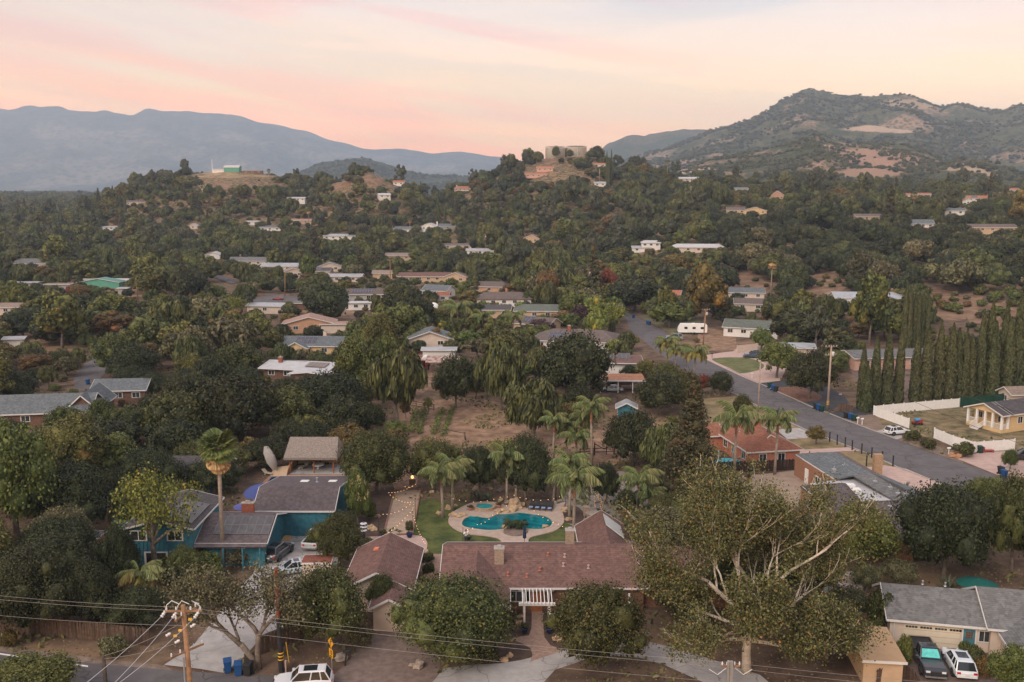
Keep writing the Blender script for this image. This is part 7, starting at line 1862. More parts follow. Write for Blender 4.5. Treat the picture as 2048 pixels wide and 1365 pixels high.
car(P(1506, 716), 170, 'blue', 'dark blue suv on the circular drive', 'suv', 4.9, 1.95, 1.85)
car(P(1294, 755), 60, 'black', 'black suv beside the carport', 'suv', 4.6, 1.9, 1.8)
car(P(1224, 784), 175, 'silver', 'silver sedan in front of the carport posts', 'sedan', 4.6, 1.8, 1.45)
car(P(1202, 686), 150, 'paleblue', 'pale blue sedan near the white flowering hedge', 'sedan', 4.5, 1.8, 1.45)
car(P(1247, 692), 170, 'black', 'dark car on the pale driveway by the red leaf shrub', 'sedan', 4.5, 1.8, 1.45)
car(P(1349, 680), 130, 'palegreen', 'pale green van parked on the street behind the yellowing palms', 'suv', 4.9, 1.95, 1.95)
car(P(1135, 651), 170, 'palegreen', 'old green car by the plum tree', 'sedan', 4.5, 1.8, 1.45)
car(G(138, 560), 178, 'charcoal', 'grey sedan in the far left yard', 'sedan', 4.6, 1.8, 1.45)
car(G(556, 601), 175, 'red', 'red car on the far left street', 'sedan', 4.6, 1.8, 1.45)
car(G(445, 545), 140, 'silver', 'silver car at the far end of the left street', 'sedan', 4.5, 1.8, 1.45)
def trailer(loc, head, L, Wd, Hh, label, name='travel_trailer', band=True):
 root=thing(name, label, 'trailer', loc, R(head)); hl=L/2
 prof=[(-hl, .7), (-hl, Hh-.25), (-hl+.3, Hh), (hl-.8, Hh), (hl-.15, Hh*.62), (hl, .9), (hl-.1, .55), (-hl+.1, .55)]
 mb=MB(); loft(mb, [[(x, y, z) for x, z in prof] for y in (-Wd/2,-Wd/2+.04, Wd/2-.04, Wd/2)]); mb.build('body', m_white, root, False)
 mb=MB()
 for k in range(3): mb.box(-hl+1+k*L*.28,-hl+1.9+k*L*.28,-Wd/2-.02, Wd/2+.02, Hh*.52, Hh*.74)
 mb.build('window', m_cglass, root, False)
 mb=MB()
 for s in (-1, 1):
  for x in (-.5, .4): mb.lathe([(.34,-.1), (.34, .1)], 12, M=Matrix.Translation((x, s*(Wd/2-.1), .34)) @ Matrix.Rotation(math.pi/2, 4, 'X'))
 mb.build('wheel', m_tyre, root, False)
 mb=MB(); mb.box(-.8, .1,-.35, .35, Hh, Hh+.2); mb.build('roof_unit', m_white, root, False)
 mb=MB(); mb.beam((hl-.2, 0, .55), (hl+1.1, 0, .5), .12); mb.build('hitch', m_black, root, False)
 PLACED.append((loc[0], loc[1], L/2))
trailer(P(1384, 668), 176, 8.4, 2.5, 3.0, 'white travel trailer parked beside the street')
trailer(G(288, 570), 172, 7.6, 2.4, 2.9, 'white motorhome in the far left yard, left one')
trailer(G(302, 577), 178, 5.0, 2.3, 2.6, 'white cargo trailer in the far left yard, right one')
trailer(G(572, 572), 178, 6.5, 2.4, 2.8, 'white motorhome behind the hedge by the far street')
trailer(G(253, 572), 90, 6.0, 2.3, 2.4, 'small white camper beside the green workshop')
c=P(851, 736); tr=thing('vintage_truck', 'old white and red truck beside the rusty roofed shed', 'truck', c, R(-88))
mb=MB(); mb.lathe([(.2,-2.2), (1.0,-2.0), (1.1, 0), (1.0, 1.2), (.2, 1.5)], 12, M=Matrix.Translation((-1.2, 0, 1.6)) @ Matrix.Rotation(math.pi/2, 4, 'Y')); mb.build('tank', m_white, tr, False)
mb=MB(); mb.box(.6, 1.9,-.95, .95, .6, 2.1); mb.box(1.9, 3.0,-.7, .7, .6, 1.4); mb.build('cab', PAINT['red'], tr, False)
mb=MB(); mb.box(1.2, 1.93,-.8, .8, 1.45, 1.95); mb.build('windscreen', m_cglass, tr, False)
mb=MB(); [mb.lathe([(.42,-.14), (.42, .14)], 12, M=Matrix.Translation((x, s*.85, .42)) @ Matrix.Rotation(math.pi/2, 4, 'X')) for x in (-2.2, 2.3) for s in (-1, 1)]; mb.build('wheel', m_tyre, tr, False)
c=P(1243, 776); bo=thing('boat', 'shrink wrapped pinkish boat under the orange carport', 'boat', c, R(4))
mb=MB(); loft(mb, [[(x,-w, 1.4+k), (x,-w*.7, .75+k*.6), (x, 0, .5+k), (x, w*.7, .75+k*.6), (x, w, 1.4+k)] for x, w, k in ((-3.2, 1.0, 0), (-1, 1.15, 0), (1.4, 1.0, .05), (2.8, .5, .2), (3.6, .06, .4))]); mb.build('hull', flat('boat_wrap', (.46, .36, .37), .5, .1, 1), bo, False)
mb=MB(); loft(mb, [[(x,-w, 1.4+k), (x, 0, 1.9+k), (x, w, 1.4+k)] for x, w, k in ((-3.2, 1.0, 0), (-.5, 1.15, .1), (1.4, 1.0, .1), (3.5, .08, .4))]); mb.build('cover', flat('boat_cover', (.42, .33, .36), .7, .1, 1), bo, False)
c=P(1243, 780); tl=thing('boat_trailer', 'silver boat trailer under the wrapped boat', 'trailer', c, R(4))
mb=MB(); mb.beam((-3,-.8, .5), (3,-.6, .5), .1); mb.beam((-3, .8, .5), (3, .6, .5), .1); mb.beam((3, 0, .5), (4.6, 0, .55), .1); mb.beam((-3,-.8, .5), (-3, .8, .5), .1); mb.build('frame', m_alu, tl, False)
mb=MB(); [mb.lathe([(.32,-.1), (.32, .1)], 12, M=Matrix.Translation((-1, s*1.0, .32)) @ Matrix.Rotation(math.pi/2, 4, 'X')) for s in (-1, 1)]; mb.build('wheel', m_tyre, tl, False)
c=P(1835, 850); tc=thing('lawn_tractor', 'small red lawn tractor under a blue tarp in the weedy yard', 'tractor', c, R(8))
mb=MB(); mb.box(-.9,-.1,-.4, .4, .35, .6); mb.box(.0, .8,-.3, .3, .35, .95); mb.build('body', PAINT['red'], tc, False)
mb=MB(); mb.ball((-.1, 0, .95), .5, 10, 6, (1.2, .9, .6), 3, .6); mb.build('tarp', flat('tarp_blue', (.06, .22, .45), .6, .2, 3), tc, False)
mb=MB(); [mb.lathe([(r_,-.1), (r_, .1)], 12, M=Matrix.Translation((x, s*.42, r_)) @ Matrix.Rotation(math.pi/2, 4, 'X')) for x, r_ in ((-.6, .3), (.55, .22)) for s in (-1, 1)]; mb.build('wheel', m_tyre, tc, False)
c=P(1387, 706); tc=thing('utility_trailer', 'small open utility trailer with red load by the street', 'trailer', c, R(-20))
mb=MB(); mb.box(-1.1, 1.1,-.6, .6, .4, .5); mb.box(-1.1,-1.0,-.6, .6, .5, .8); mb.beam((1.1, 0, .45), (2.2, 0, .45), .07); mb.build('bed', m_black, tc, False)
mb=MB(); mb.box(-.8, .2,-.4, .4, .5, .75); mb.build('load', PAINT['red'], tc, False)
mb=MB(); [mb.lathe([(.28,-.09), (.28, .09)], 12, M=Matrix.Translation((0, s*.7, .28)) @ Matrix.Rotation(math.pi/2, 4, 'X')) for s in (-1, 1)]; mb.build('wheel', m_tyre, tc, False)
# ---------------------------------------------------------------- wheeled bins
def bin_proto(col, name):
 m_=flat('bin_'+name, col, .55, .08, 3)
 return m_
BINM={'blue': bin_proto((.012, .065, .20), 'blue'), 'black': bin_proto((.02, .022, .024), 'black'), 'green': bin_proto((.012, .045, .035), 'green')}
def bin_meshes():
 a=MB(); loft(a, [[(-w,-d, z), (w,-d, z), (w, d, z), (-w, d, z)] for w, d, z in ((.22, .24, .08), (.29, .33, 1.0))])
 b=MB(); loft(b, [[(-w,-d-.02, z), (w,-d-.02, z), (w, d+.04, z+q), (-w, d+.04, z+q)] for w, d, z, q in ((.31, .35, 1.0, 0), (.31, .35, 1.05, .03), (.24, .28, 1.09, .05))]); b.tube((-.25, .4, 1.0), (.25, .4, 1.0), .025, .025, 6)
 w=MB(); [w.lathe([(.13,-.03), (.13, .03)], 10, M=Matrix.Translation((s*.27, .27, .13)) @ Matrix.Rotation(math.pi/2, 4, 'Y')) for s in (-1, 1)]
 return a, b, w
_a, _b, _w=bin_meshes(); BME={}
for k, m_ in BINM.items(): BME[k]=(mesh_from('bin_body', _a.V, _a.F, m_), mesh_from('lid', _b.V, _b.F, m_), mesh_from('wheel', _w.V, _w.F, m_tyre))
def bin_(u, v, col, label, rot=0, group=None):
 r=thing('wheeled_bin', label, 'bin', G(u, v), R(rot), group)
 link('bin_body', BME[col][0], r); link('lid', BME[col][1], r); link('wheel', BME[col][2], r); r.scale=(1.15, 1.15, 1.08)
for u, v, c_, lb, rt in [(456, 1349, 'blue', 'left blue bin at the foot of the concrete driveway', 20), (477, 1352, 'blue', 'right blue bin at the foot of the concrete driveway', 12), (497, 1355, 'black', 'black bin right of the two blue bins by the driveway',-10),
(1539, 779, 'green', 'dark green bin left of a blue bin by the asphalt loop', 40), (1546, 782, 'blue', 'blue bin at the island tip of the asphalt loop', 40), (1552, 785, 'black', 'black bin at the island tip of the asphalt loop', 40),
(1631, 819, 'black', 'black bin left of the street pole group', 30), (1637, 822, 'blue', 'blue bin in the middle of the group near the street pole', 30), (1644, 824, 'green', 'green bin closest to the banded street pole', 30),
(1692, 839, 'black', 'black bin of the three by the white mailboxes', 30), (1701, 841, 'blue', 'blue bin of the three by the white mailboxes', 30), (1709, 844, 'green', 'green bin of the three by the white mailboxes', 30),
(1960, 909, 'green', 'dark green bin by the white fence and red toy', 0), (2001, 952, 'black', 'black bin on the far kerb beside the low curved wall', 20), (2008, 956, 'blue', 'blue bin on the far kerb beside the low curved wall', 20),
(1267, 637, 'blue', 'blue bin high up the street, upper one', 30), (1295, 650, 'blue', 'left blue bin of the pair up the street', 30), (1299, 651, 'blue', 'right blue bin of the pair up the street', 30), (176, 772, 'blue', 'blue bin at the left street bend', 0)]: bin_(u, v, c_, lb, rt)
# ---------------------------------------------------------------- poles and wires
m_pole=flat('pole_wood', (.30, .17, .095), .9, .3, 1.5, .3, fine=.4)
m_poler=flat('pole_wood_red', (.20, .055, .028), .85, .25, 1.5, .3, fine=.3)
m_polep=flat('pole_wood_pale', (.36, .28, .23), .9, .2, 1.5, .3, fine=.3)
m_ins=flat('insulator', (.62, .62, .62), .35, .08, 4)
m_wire=flat('wire_grey', (.27, .25, .235), .6, .05, 2)
m_wired=flat('wire_dark', (.05, .045, .045), .6, .05, 2)
m_band=flat('band_yellow', (.75, .42, .03), .6, .05, 2)
def pole(base, h, label, r=.17, mat=None, arms=(), xf=False, name='utility_pole', lean=(0, 0)):
 base=Vector(base); root=thing(name, label, 'utility pole', base)
 mb=MB(); mb.path([(0, 0,-.4), (lean[0]*.5, lean[1]*.5, h*.5), (lean[0], lean[1], h)], [r*1.1, r*.95, r*.75], 10); mb.build('pole', mat or m_pole, root, False, True)
 for (z, L_, ang, off) in arms:
  a=R(ang); d=Vector((math.cos(a), math.sin(a), 0)); c=Vector((lean[0]*z/h, lean[1]*z/h, z))+d*off
  mb=MB(); mb.beam(c-d*L_/2, c+d*L_/2, .11, .13); mb.build('crossarm', m_pole if mat is not m_poler else m_poler, root, False)
  for k in (-.92,-.4, .4, .92):
   q=c+d*L_/2*k; ib=MB(); ib.lathe([(.03, .05), (.06, .1), (.035, .15), (.07, .2), (.04, .25), (.05, .30), (.01, .33)], 8, q); ib.build('insulator', m_ins, root, False)
 if xf:
  mb=MB(); mb.lathe([(.02, 0), (.24, .02), (.24, .8), (.2, .86), (.02, .9)], 12, (lean[0]*.8+.38, lean[1]*.8-.1, h*xf)); mb.build('transformer', m_ins, root, False, True)
 return root
def wire(a, b, sag, label=None, r=.02, mat=None, n=14, name='overhead_wire', group=None, link_it=True):
 a, b=Vector(a), Vector(b); pts=[a.lerp(b, t/n)-Vector((0, 0, sag*4*(t/n)*(1-t/n))) for t in range(n+1)]
 mb=MB(); mb.path(pts, r, 5)
 if not link_it: return mb
 o=mb.build(name, mat or m_wire)
 return clean_props(o, label, 'wire', group)
YA=60.0
ta=D(366, 1210, YA); ha=ta.z
pA=pole((ta.x, ta.y, 0), ha, 'brown utility pole with white cable terminals at the bottom left', .2, m_pole, [(ha-.45, 2.5, 2, .0), (ha-.75, 2.2, 70, .2), (ha-3.4, 2.6, 52, 0)], lean=(-.35, 0))
pA.location.x+=.35
m_cable=flat('cable_white', (.60, .60, .60), .5, .05, 2)
for k, (du, dv) in enumerate([(330-366, 1224-1210), (352-366, 1226-1210), (396-366, 1226-1210)]):
 q=D(366+du, 1210+dv, YA); mb=MB(); mb.lathe([(.05,-.45), (.13,-.4), (.07,-.3), (.13,-.2), (.07,-.1), (.12, 0), (.04, .08)], 9, M=Matrix.Translation(q) @ Matrix.Rotation(.6, 4, 'Y')); mb.build('cable_terminal', m_ins, pA)
 q2=D(332+k*20, 1206, YA); mb=MB(); mb.path([q, q+Vector((.15, 0, .5)), q2+Vector((.4, 0, .15)), q2+Vector((.9, 0,-.1))], .03, 5); mb.build('jumper_cable', m_cable, pA)
for k, (u, v) in enumerate([(339, 1268), (357, 1282), (388, 1250)]):
 q=D(u, v, YA-.3); mb=MB(); mb.lathe([(.03,-.3), (.11,-.25), (.06,-.15), (.11,-.05), (.05, .1)], 8, M=Matrix.Translation(q) @ Matrix.Rotation(1.0, 4, 'Y')); mb.build('insulator', m_ins, pA)
for k in range(4): mb=MB(); q=D(351+k*10, 1272-k*11, YA); mb.box(q.x-.12, q.x+.12, q.y-.1, q.y+.02, q.z-.05, q.z+.08); mb.build('yellow_tag', m_band, pA)
mb=MB(); q=D(369, 1312, YA); mb.tube((q.x, q.y-.2, 0), (q.x, q.y-.2, q.z), .06, .06, 7); mb.build('conduit', m_alu, pA)
b=P(563, 1344); tb_=D(557, 1136, b.y)
pB=pole(b, tb_.z, 'reddish brown utility pole with yellow bands beside the driveway', .2, m_poler, lean=(-.1, 0))
mb=MB(); mb.path([(b.x, b.y, 0), (b.x-.04, b.y, 2.6), (b.x-.06, b.y, tb_.z*.53)], [.245, .23, .21], 12); mb.build('black_guard', m_black, pB)
for z in (1.15, 1.45, 1.75): mb=MB(); mb.lathe([(.25, 0), (.25, .09)], 14, (b.x-.01, b.y, z)); mb.build('band', m_band, pB)
for z in (8.4, 8.15, 7.9, 7.3, 6.6): mb=MB(); mb.tube((b.x-.25, b.y-.1, z), (b.x-.08, b.y-.1, z), .05, .05, 6); mb.build('insulator', m_ins, pB)
q=D(207, 1310, 70); pC=pole((q.x, q.y, 0), q.z, 'dark stub guy pole at the roadside', .17, m_barkd)
q=D(1462, 1323, 60); pD=pole((q.x, q.y, 0), q.z, 'pole top with grey metal brackets at the bottom edge, under the sycamore', .17, m_polep, [(q.z-.35, 1.3, 0, 0)])
mb=MB(); mb.box(q.x-.28, q.x-.14, q.y-.2, q.y-.05, q.z-2.2, q.z+.1); mb.box(q.x-.02, q.x+.1, q.y-.25, q.y-.1, q.z-2.2, q.z+.1); mb.build('metal_bracket', m_alu, pD)
for s in (-1, 1): mb=MB(); mb.path([(q.x+s*.3, q.y, q.z-.5), (q.x+s*.9, q.y, q.z-1.0), (q.x+s*1.5, q.y, q.z-.6)], .025, 5); mb.build('jumper_cable', m_cable, pD)
for i, (pts, lb) in enumerate([([(-120, 1178), (366, 1215), (1462, 1326), (2300, 1395)], 'top overhead wire crossing the whole foreground'), ([(-120, 1186), (366, 1222), (1462, 1336), (2300, 1412)], 'second overhead wire just below the top one'), ([(-120, 1219), (380, 1252), (1462, 1366), (2300, 1450)], 'third overhead wire lower across the foreground')]):
 W=[D(u, v, [75, YA, 60, 64][k]) for k, (u, v) in enumerate(pts)]; allp=[]
 for a, b_ in zip(W, W[1:]):
  n=12; sg=.25; allp+=[a.lerp(b_, t/n)-Vector((0, 0, sg*4*(t/n)*(1-t/n))) for t in range(n)]
 mb=MB(); mb.path(allp+[W[-1]], .011, 5); clean_props(mb.build('overhead_wire', m_wire), lb, 'wire')
for i, (a, b_, lb) in enumerate([((328, 1228), (60, 1450), 'left bright wire slanting down from the cable terminals'), ((350, 1230), (120, 1470), 'middle bright wire slanting down from the cable terminals'), ((396, 1228), (190, 1400), 'right bright wire slanting down from the cable terminals')]):
 wire(D(a[0], a[1], YA), D(b_[0], b_[1], 42), .3, lb, .016, m_cable)
wire(D(356, 1250, YA), D(208, 1312, 70), .2, 'dark guy wire from the brown pole to the stub pole, upper', .016, m_wire); wire(D(364, 1283, YA), D(208, 1318, 70), .2, 'dark guy wire from the brown pole to the stub pole, lower', .016, m_wire)
wire(D(555, 1155, 79), D(380, 1225, YA), .3, 'service wire between the brown and the reddish pole, upper', .02, m_wired); wire(D(556, 1166, 79), D(470, 1206, 69), .2, 'service wire between the brown and the reddish pole, lower', .02, m_wire)
def gpole(u, vb, ut, vt, label, arms=0, xf=False, r=.16, mat=None, band=False):
 b=G(u, vb); t=D(ut, vt, b.y); h=t.z-b.z
 ar=[(h-.3, 2.4, 10, 0)]*(arms>0)+[(h-1.9, 2.2, 10, 0)]*(arms>1)
 p=pole(b, h, label, r, mat, ar, xf, lean=(t.x-b.x, 0))
 if band:
  for z in (.9, 1.2, 1.5): mb=MB(); mb.lathe([(r*1.3, 0), (r*1.3, .1)], 10, (b.x, b.y, z)); mb.build('band', m_band, p)
 return b, t
E_=gpole(1655, 820, 1663, 691, 'tall street utility pole with two crossarms and transformer', 2, .83, .2, m_polep, True)
F_=gpole(1516, 824, 1521, 723, 'pinkish slim utility pole at the near kerb', 0, False, .14, m_polep)
G_=gpole(1406, 690, 1412, 618, 'orange brown utility pole with transformer by the trailer', 1, .82, .17, m_pole)
H_=gpole(1282, 618, 1286, 556, 'utility pole with transformer at the top of the street', 1, .82, .17, m_pole)
I_=gpole(1178, 597, 1178, 538, 'utility pole left of the red leaved tree', 1, .82, .17, m_pole)
J_=gpole(159, 682, 155, 611, 'grey wooden utility pole by the vineyard patch', 2, .8, .18, m_polep)
gpole(276, 602, 272, 556, 'orange utility pole in front of the white trailers', 0, False, .2, m_pole); gpole(284, 560, 283, 520, 'dark utility pole behind the white trailers', 1, False, .2, m_barkd)
gpole(570, 594, 570, 544, 'orange utility pole by the far street', 0, False, .18, m_pole); gpole(490, 552, 486, 523, 'pale utility pole beside the far street', 0, False, .18, m_polep)
gpole(781, 575, 780, 520, 'utility pole behind the grey ranch house', 1, False, .18, m_pole); gpole(262, 482, 262, 466, 'double crossarm pole in the left plain', 2, False, .3, m_pole)
gpole(786, 468, 784, 442, 'slim pole left of the thin fan palm', 0, False, .3, m_pole); gpole(971, 505, 970, 468, 'pole with white transformer in the central trees', 0, .8, .25, m_pole); gpole(1214, 502, 1214, 474, 'pole on the central slope above the red tree', 1, False, .25, m_pole)
gpole(870, 372, 870, 362, 'tiny pole on the saddle left of the central hill', 1, False, .3, m_pole); gpole(1199, 366, 1199, 338, 'thin mast below the skyline cypresses', 0, False, .3, m_polep); gpole(1382, 405, 1382, 372, 'slim pole on the right plateau', 0, False, .3, m_polep)
gpole(1358, 402, 1358, 378, 'slim pole with bracket on the right plateau', 1, False, .3, m_polep); gpole(1636, 405, 1636, 362, 'tall bare trunk like pole among the ridge trees', 0, False, .35, m_barkd)
for k, (a, b_, lb) in enumerate([(E_[1], D(2250, 850, 130), 'upper street wire running right from the transformer pole'), (E_[1]-Vector((0, 0, .5)), D(2250, 880, 128), 'second street wire running right from the transformer pole'), (E_[1]-Vector((0, 0, 3.5)), D(2250, 960, 126), 'lower street wire running right from the transformer pole'),
(E_[1], G_[1], 'wire from the transformer pole back to the trailer pole'), (E_[1]-Vector((0, 0, 1.9)), G_[1]-Vector((0, 0, .8)), 'lower wire from the transformer pole back to the trailer pole'), (G_[1], H_[1], 'wire from the trailer pole up the street'), (H_[1], I_[1], 'wire between the two upper street poles'), (E_[1]-Vector((0, 0, 4)), F_[1], 'service wire across the street to the slim pole')]): wire(a, b_, 1.0 if k!=7 else .6, lb, .03, m_wired)
# ---------------------------------------------------------------- fences
def board_fence(pts, h, label, mat, bw=.14, gap=.012, rail=True, top_var=.05):
 W=[P(u, v) for u, v in pts]; root=thing('board_fence', label, 'fence', W[0]); rnd=random.Random(int(pts[0][0]))
 ms=[]
 for k in range(4):
  mb=MB(); hh=h*(1+rnd.uniform(-top_var, top_var)); mb.box(0, bw,-.012, .012, .02, hh); ms.append(mesh_from('board', mb.V, mb.F, mat))
 for a, b in zip(W, W[1:]):
  d=b-a; L_=d.length; ang=math.atan2(d.y, d.x); n=int(L_/(bw+gap))
  for k in range(n):
   q=a+d*(k/n)-W[0]; o=link('board', ms[k%4], root, q); o.rotation_euler=(rnd.uniform(-.03, .03), rnd.uniform(-.02, .02), ang)
  mb=MB(); s=Vector((-d.y, d.x, 0)).normalized()*.05
  for z in (.4, h*.85): mb.beam(a+s+Vector((0, 0, z)), b+s+Vector((0, 0, z)), .04, .09)
  mb.build('rail', mat, root)
 return root
board_fence([(-60, 1262), (60, 1268), (180, 1280), (300, 1293)], 1.75, 'dark weathered board fence along the road at the left', m_woodf)
board_fence([(520, 1311), (577, 1290), (625, 1272)], 1.75, 'dark board fence right of the concrete driveway', m_woodf)
board_fence([(1434, 946), (1500, 944), (1597, 940)], 1.7, 'dark board fence in front of the terracotta house', m_woodd)
board_fence([(1767, 1278), (1786, 1315), (1808, 1358)], 1.5, 'brown fence between the garden and the black pickup', m_woodf)
board_fence([(1752, 1372), (1780, 1366), (1812, 1362), (1838, 1392)], 1.5, 'reddish brown fence in front of the lower right garden', m_woodf)
board_fence([(1676, 822), (1705, 828)], 1.6, 'short grey wood gate by the second asphalt drive', m_woodf)
def vinyl(pts, h, label, mat=None, pw=2.2):
 mat=mat or m_white; W=[P(u, v) for u, v in pts]; root=thing('vinyl_fence', label, 'fence', W[0])
 pm=MB(); pm.box(-.07, .07,-.07, .07, 0, h+.08); pm.add([(-.09,-.09, h+.08), (.09,-.09, h+.08), (.09, .09, h+.08), (-.09, .09, h+.08), (0, 0, h+.18)], [(0, 1, 4), (1, 2, 4), (2, 3, 4), (3, 0, 4), (0, 3, 2, 1)]); pme=mesh_from('post', pm.V, pm.F, mat)
 for a, b in zip(W, W[1:]):
  d=b-a; n=max(1, round(d.length/pw)); ang=math.atan2(d.y, d.x)
  for k in range(n+1):
   o=link('post', pme, root, a+d*(k/n)-W[0]); o.rotation_euler=(0, 0, ang)
  L_=d.length/n; mb=MB(); mb.box(.07, L_-.07,-.02, .02, .06, h-.1)
  for q in np.arange(.2, L_-.1, .22): mb.box(q-.008, q+.008,-.028, .028, .1, h-.12)
  mb.box(.07, L_-.07,-.035, .035, h-.12, h); mb.box(.07, L_-.07,-.035, .035, .04, .14); pme2=mesh_from('panel', mb.V, mb.F, mat)
  for k in range(n): o=link('panel', pme2, root, a+d*(k/n)-W[0]); o.rotation_euler=(0, 0, ang)
vinyl([(1817, 857), (1747, 831), (1785, 827), (1850, 821), (1918, 815)], 1.75, 'white vinyl fence wrapping the corner behind the white hatchback')
vinyl([(1868, 877), (1905, 893), (1948, 906), (1985, 903), (2028, 900)], 1.75, 'white vinyl fence curving past the three round hedges')
vinyl([(1918, 815), (1970, 810), (2021, 805)], 1.9, 'dark green screen fence right of the white vinyl fence', flat('screen_green', (.012, .055, .035), .8, .15, 1))
vinyl([(2021, 805), (2090, 799)], 1.9, 'last white fence stretch behind the yellow house')
vinyl([(1474, 706), (1514, 702)], 1.9, 'cream garden wall at the end of the circular drive', WL['cream'], 9)
def post_rail(pts, h, label, mat, rails=3, step=2.4, brace=None):
 W=[P(u, v) for u, v in pts]; root=thing('rail_fence', label, 'fence', W[0])
 for a, b in zip(W, W[1:]):
  d=b-a; n=max(1, round(d.length/step))
  for k in range(n+1): q=a+d*k/n; mb=MB(); mb.box(q.x-.07, q.x+.07, q.y-.07, q.y+.07, 0, h+.1); mb.build('post', mat, root)
  for k in range(rails): z=h*(k+1)/rails-.06; mb=MB(); mb.beam(a+Vector((0,-.09, z)), b+Vector((0,-.09, z)), .04, .12); mb.build('rail', mat, root)
 if brace:
  a, m_, b=(P(*q) for q in brace); mb=MB(); mb.beam(a+Vector((0,-.12, h+.7)), m_+Vector((0,-.12, h*.8)), .05, .12); mb.beam(b+Vector((0,-.12, h+.7)), m_+Vector((0,-.12, h*.8)), .05, .12); mb.build('brace', mat, root)
  for q in (a, b): mb=MB(); mb.box(q.x-.09, q.x+.09, q.y-.09, q.y+.09, 0, h+.9); mb.build('gate_post', mat, root)
m_rail=flat('rail_dark', (.07, .035, .028), .85, .2, 3)
post_rail([(1160, 913), (1188, 911)], 1.2, 'dark red rail fence left of the braced gate', m_rail)
post_rail([(1189, 911), (1236, 909)], 1.2, 'dark braced wooden gate at the back of the gravel yard', m_rail, 2, 2.2, [(1189, 911), (1208, 910), (1228, 909.5)])
post_rail([(815, 812), (868, 822)], 1.2, 'weathered timber corral below the old truck', m_woodf)
post_rail([(868, 868), (930, 880), (934, 905)], 1.2, 'thin wire fence line crossing the paddock', m_barkd, 1, 5)
for i, (u, v) in enumerate([(1659, 884), (1674, 890), (1690, 895), (1704, 901), (1723, 908), (1743, 916), (1764, 924), (1785.6, 933), (1732.6, 933), (1759, 932)]):
 q=P(u, v); mb=MB(); mb.box(q.x-.08, q.x+.08, q.y-.08, q.y+.08, 0, 1.6); mb.box(q.x-.1, q.x+.1, q.y-.1, q.y+.1, 1.6, 1.68)
 solo(mb, 'lawn_post', m_black, ('black post in the lawn row along the street, %s from the left'%ordn[i]) if i<8 else ['left black post beside the pink patio', 'right black post beside the pink patio'][i-8], 'post', 'black lawn posts', base=q)
T('shrub', 1824, 862, 884, 34, 'clipped rounded hedge by the street, left one of three', 1, 1); T('shrub', 1856, 878, 899, 34, 'clipped rounded hedge by the street, middle one of three', 2, 1); T('shrub', 1928, 886, 914, 44, 'largest clipped hedge by the street, right one of three', 3, 1)
T('bright', 2018, 898, 945, 32, 'young bright green tree beside the pink driveway', 2, 0)
def mailbox(u, v, label, mat, rot=0):
 g=P(u, v); r=thing('mailbox', label, 'mailbox', g, R(rot)); mb=MB(); mb.box(-.05, .05,-.05, .05, 0, 1.0); mb.build('post', m_white if mat is m_white else m_barkd, r, False)
 mb=MB(); loft(mb, [[(x, .13*math.cos(t), 1.08+(.16*math.sin(t) if t<math.pi else-.08)) for t in (0, .5, 1.0, 1.57, 2.1, 2.6, math.pi, 4.0, 5.4)] for x in (-.28, .28)]); mb.build('box', mat, r, False)
mailbox(1715, 848, 'left white mailbox by the three bins', m_white, 30); mailbox(1724, 850, 'right white mailbox by the three bins', m_white, 30); mailbox(1504, 757, 'white mailbox at the circular drive', m_white, 30); mailbox(1424, 716, 'black mailbox at the circular drive lawn', m_black, 20); mailbox(1897, 910, 'white mailbox beside the pile of boxes', m_white, 10); mailbox(1680, 800, 'grey mailbox by the dark hedge', m_alu, 0)
c=P(1910, 915); r=thing('cardboard_pile', 'pile of brown cardboard boxes beside the largest round hedge', 'cardboard boxes', c)
for k in range(7):
 mb=MB(); M=Matrix.Translation(c+Vector((math.cos(k*2.3)*.6, math.sin(k*1.7)*.4, .22+.2*(k%2)))) @ Matrix.Rotation(k*.8, 4, 'Z') @ Matrix.Rotation(.3*(k%3), 4, 'X'); mb.box(-.35, .35,-.25, .25,-.22, .22, M); mb.build('box', flat('cardboard', (.40, .24, .13), .9, .15, 2) if k!=5 else PAINT['red'], r)
c=P(1975, 905); mb=MB(); mb.box(c.x-.9, c.x+.9, c.y-.3, c.y+.3, .25, .45); mb.box(c.x-.9, c.x-.6, c.y-.3, c.y+.3, .45, .9); [mb.tube((c.x+x, c.y+y, 0), (c.x+x, c.y+y, .25), .06, .06, 6) for x in (-.8, .8) for y in (-.25, .25)]; solo(mb, 'toy_wagon', PAINT['red'], 'red toy wagon by the white fence', 'wagon', base=c)
# ---------------------------------------------------------------- traffic sign
g=P(664, 1340); sg=thing('speed_sign', 'yellow warning sign with speed plate 15 on a post', 'road sign', g, R(-52))
m_sign=flat('sign_yellow', (.78, .36, .012), .5, .04, 2); m_signb=flat('sign_black', (.015, .015, .015), .5)
mb=MB(); mb.box(-.03, .03,-.03, .03, 0, 2.75); mb.build('post', m_alu, sg, False)
mb=MB(); s_=.5; loft(mb, [[(0, y, 2.55-s_), (s_, y, 2.55), (0, y, 2.55+s_), (-s_, y, 2.55)] for y in (-.05,-.035)]); mb.build('diamond_plate', m_sign, sg, False)
mb=MB(); mb.path([(-.05,-.06, 2.25), (-.05,-.06, 2.5), (.06,-.06, 2.66), (.06,-.06, 2.8)], .035, 5); mb.add([(-.04,-.06, 2.78), (.16,-.06, 2.78), (.06,-.06, 2.94)], [(0, 1, 2)]); mb.build('arrow', m_signb, sg, False)
mb=MB(); mb.box(-.36, .36,-.05,-.035, 1.15, 1.95); mb.build('speed_plate', m_sign, sg, False)
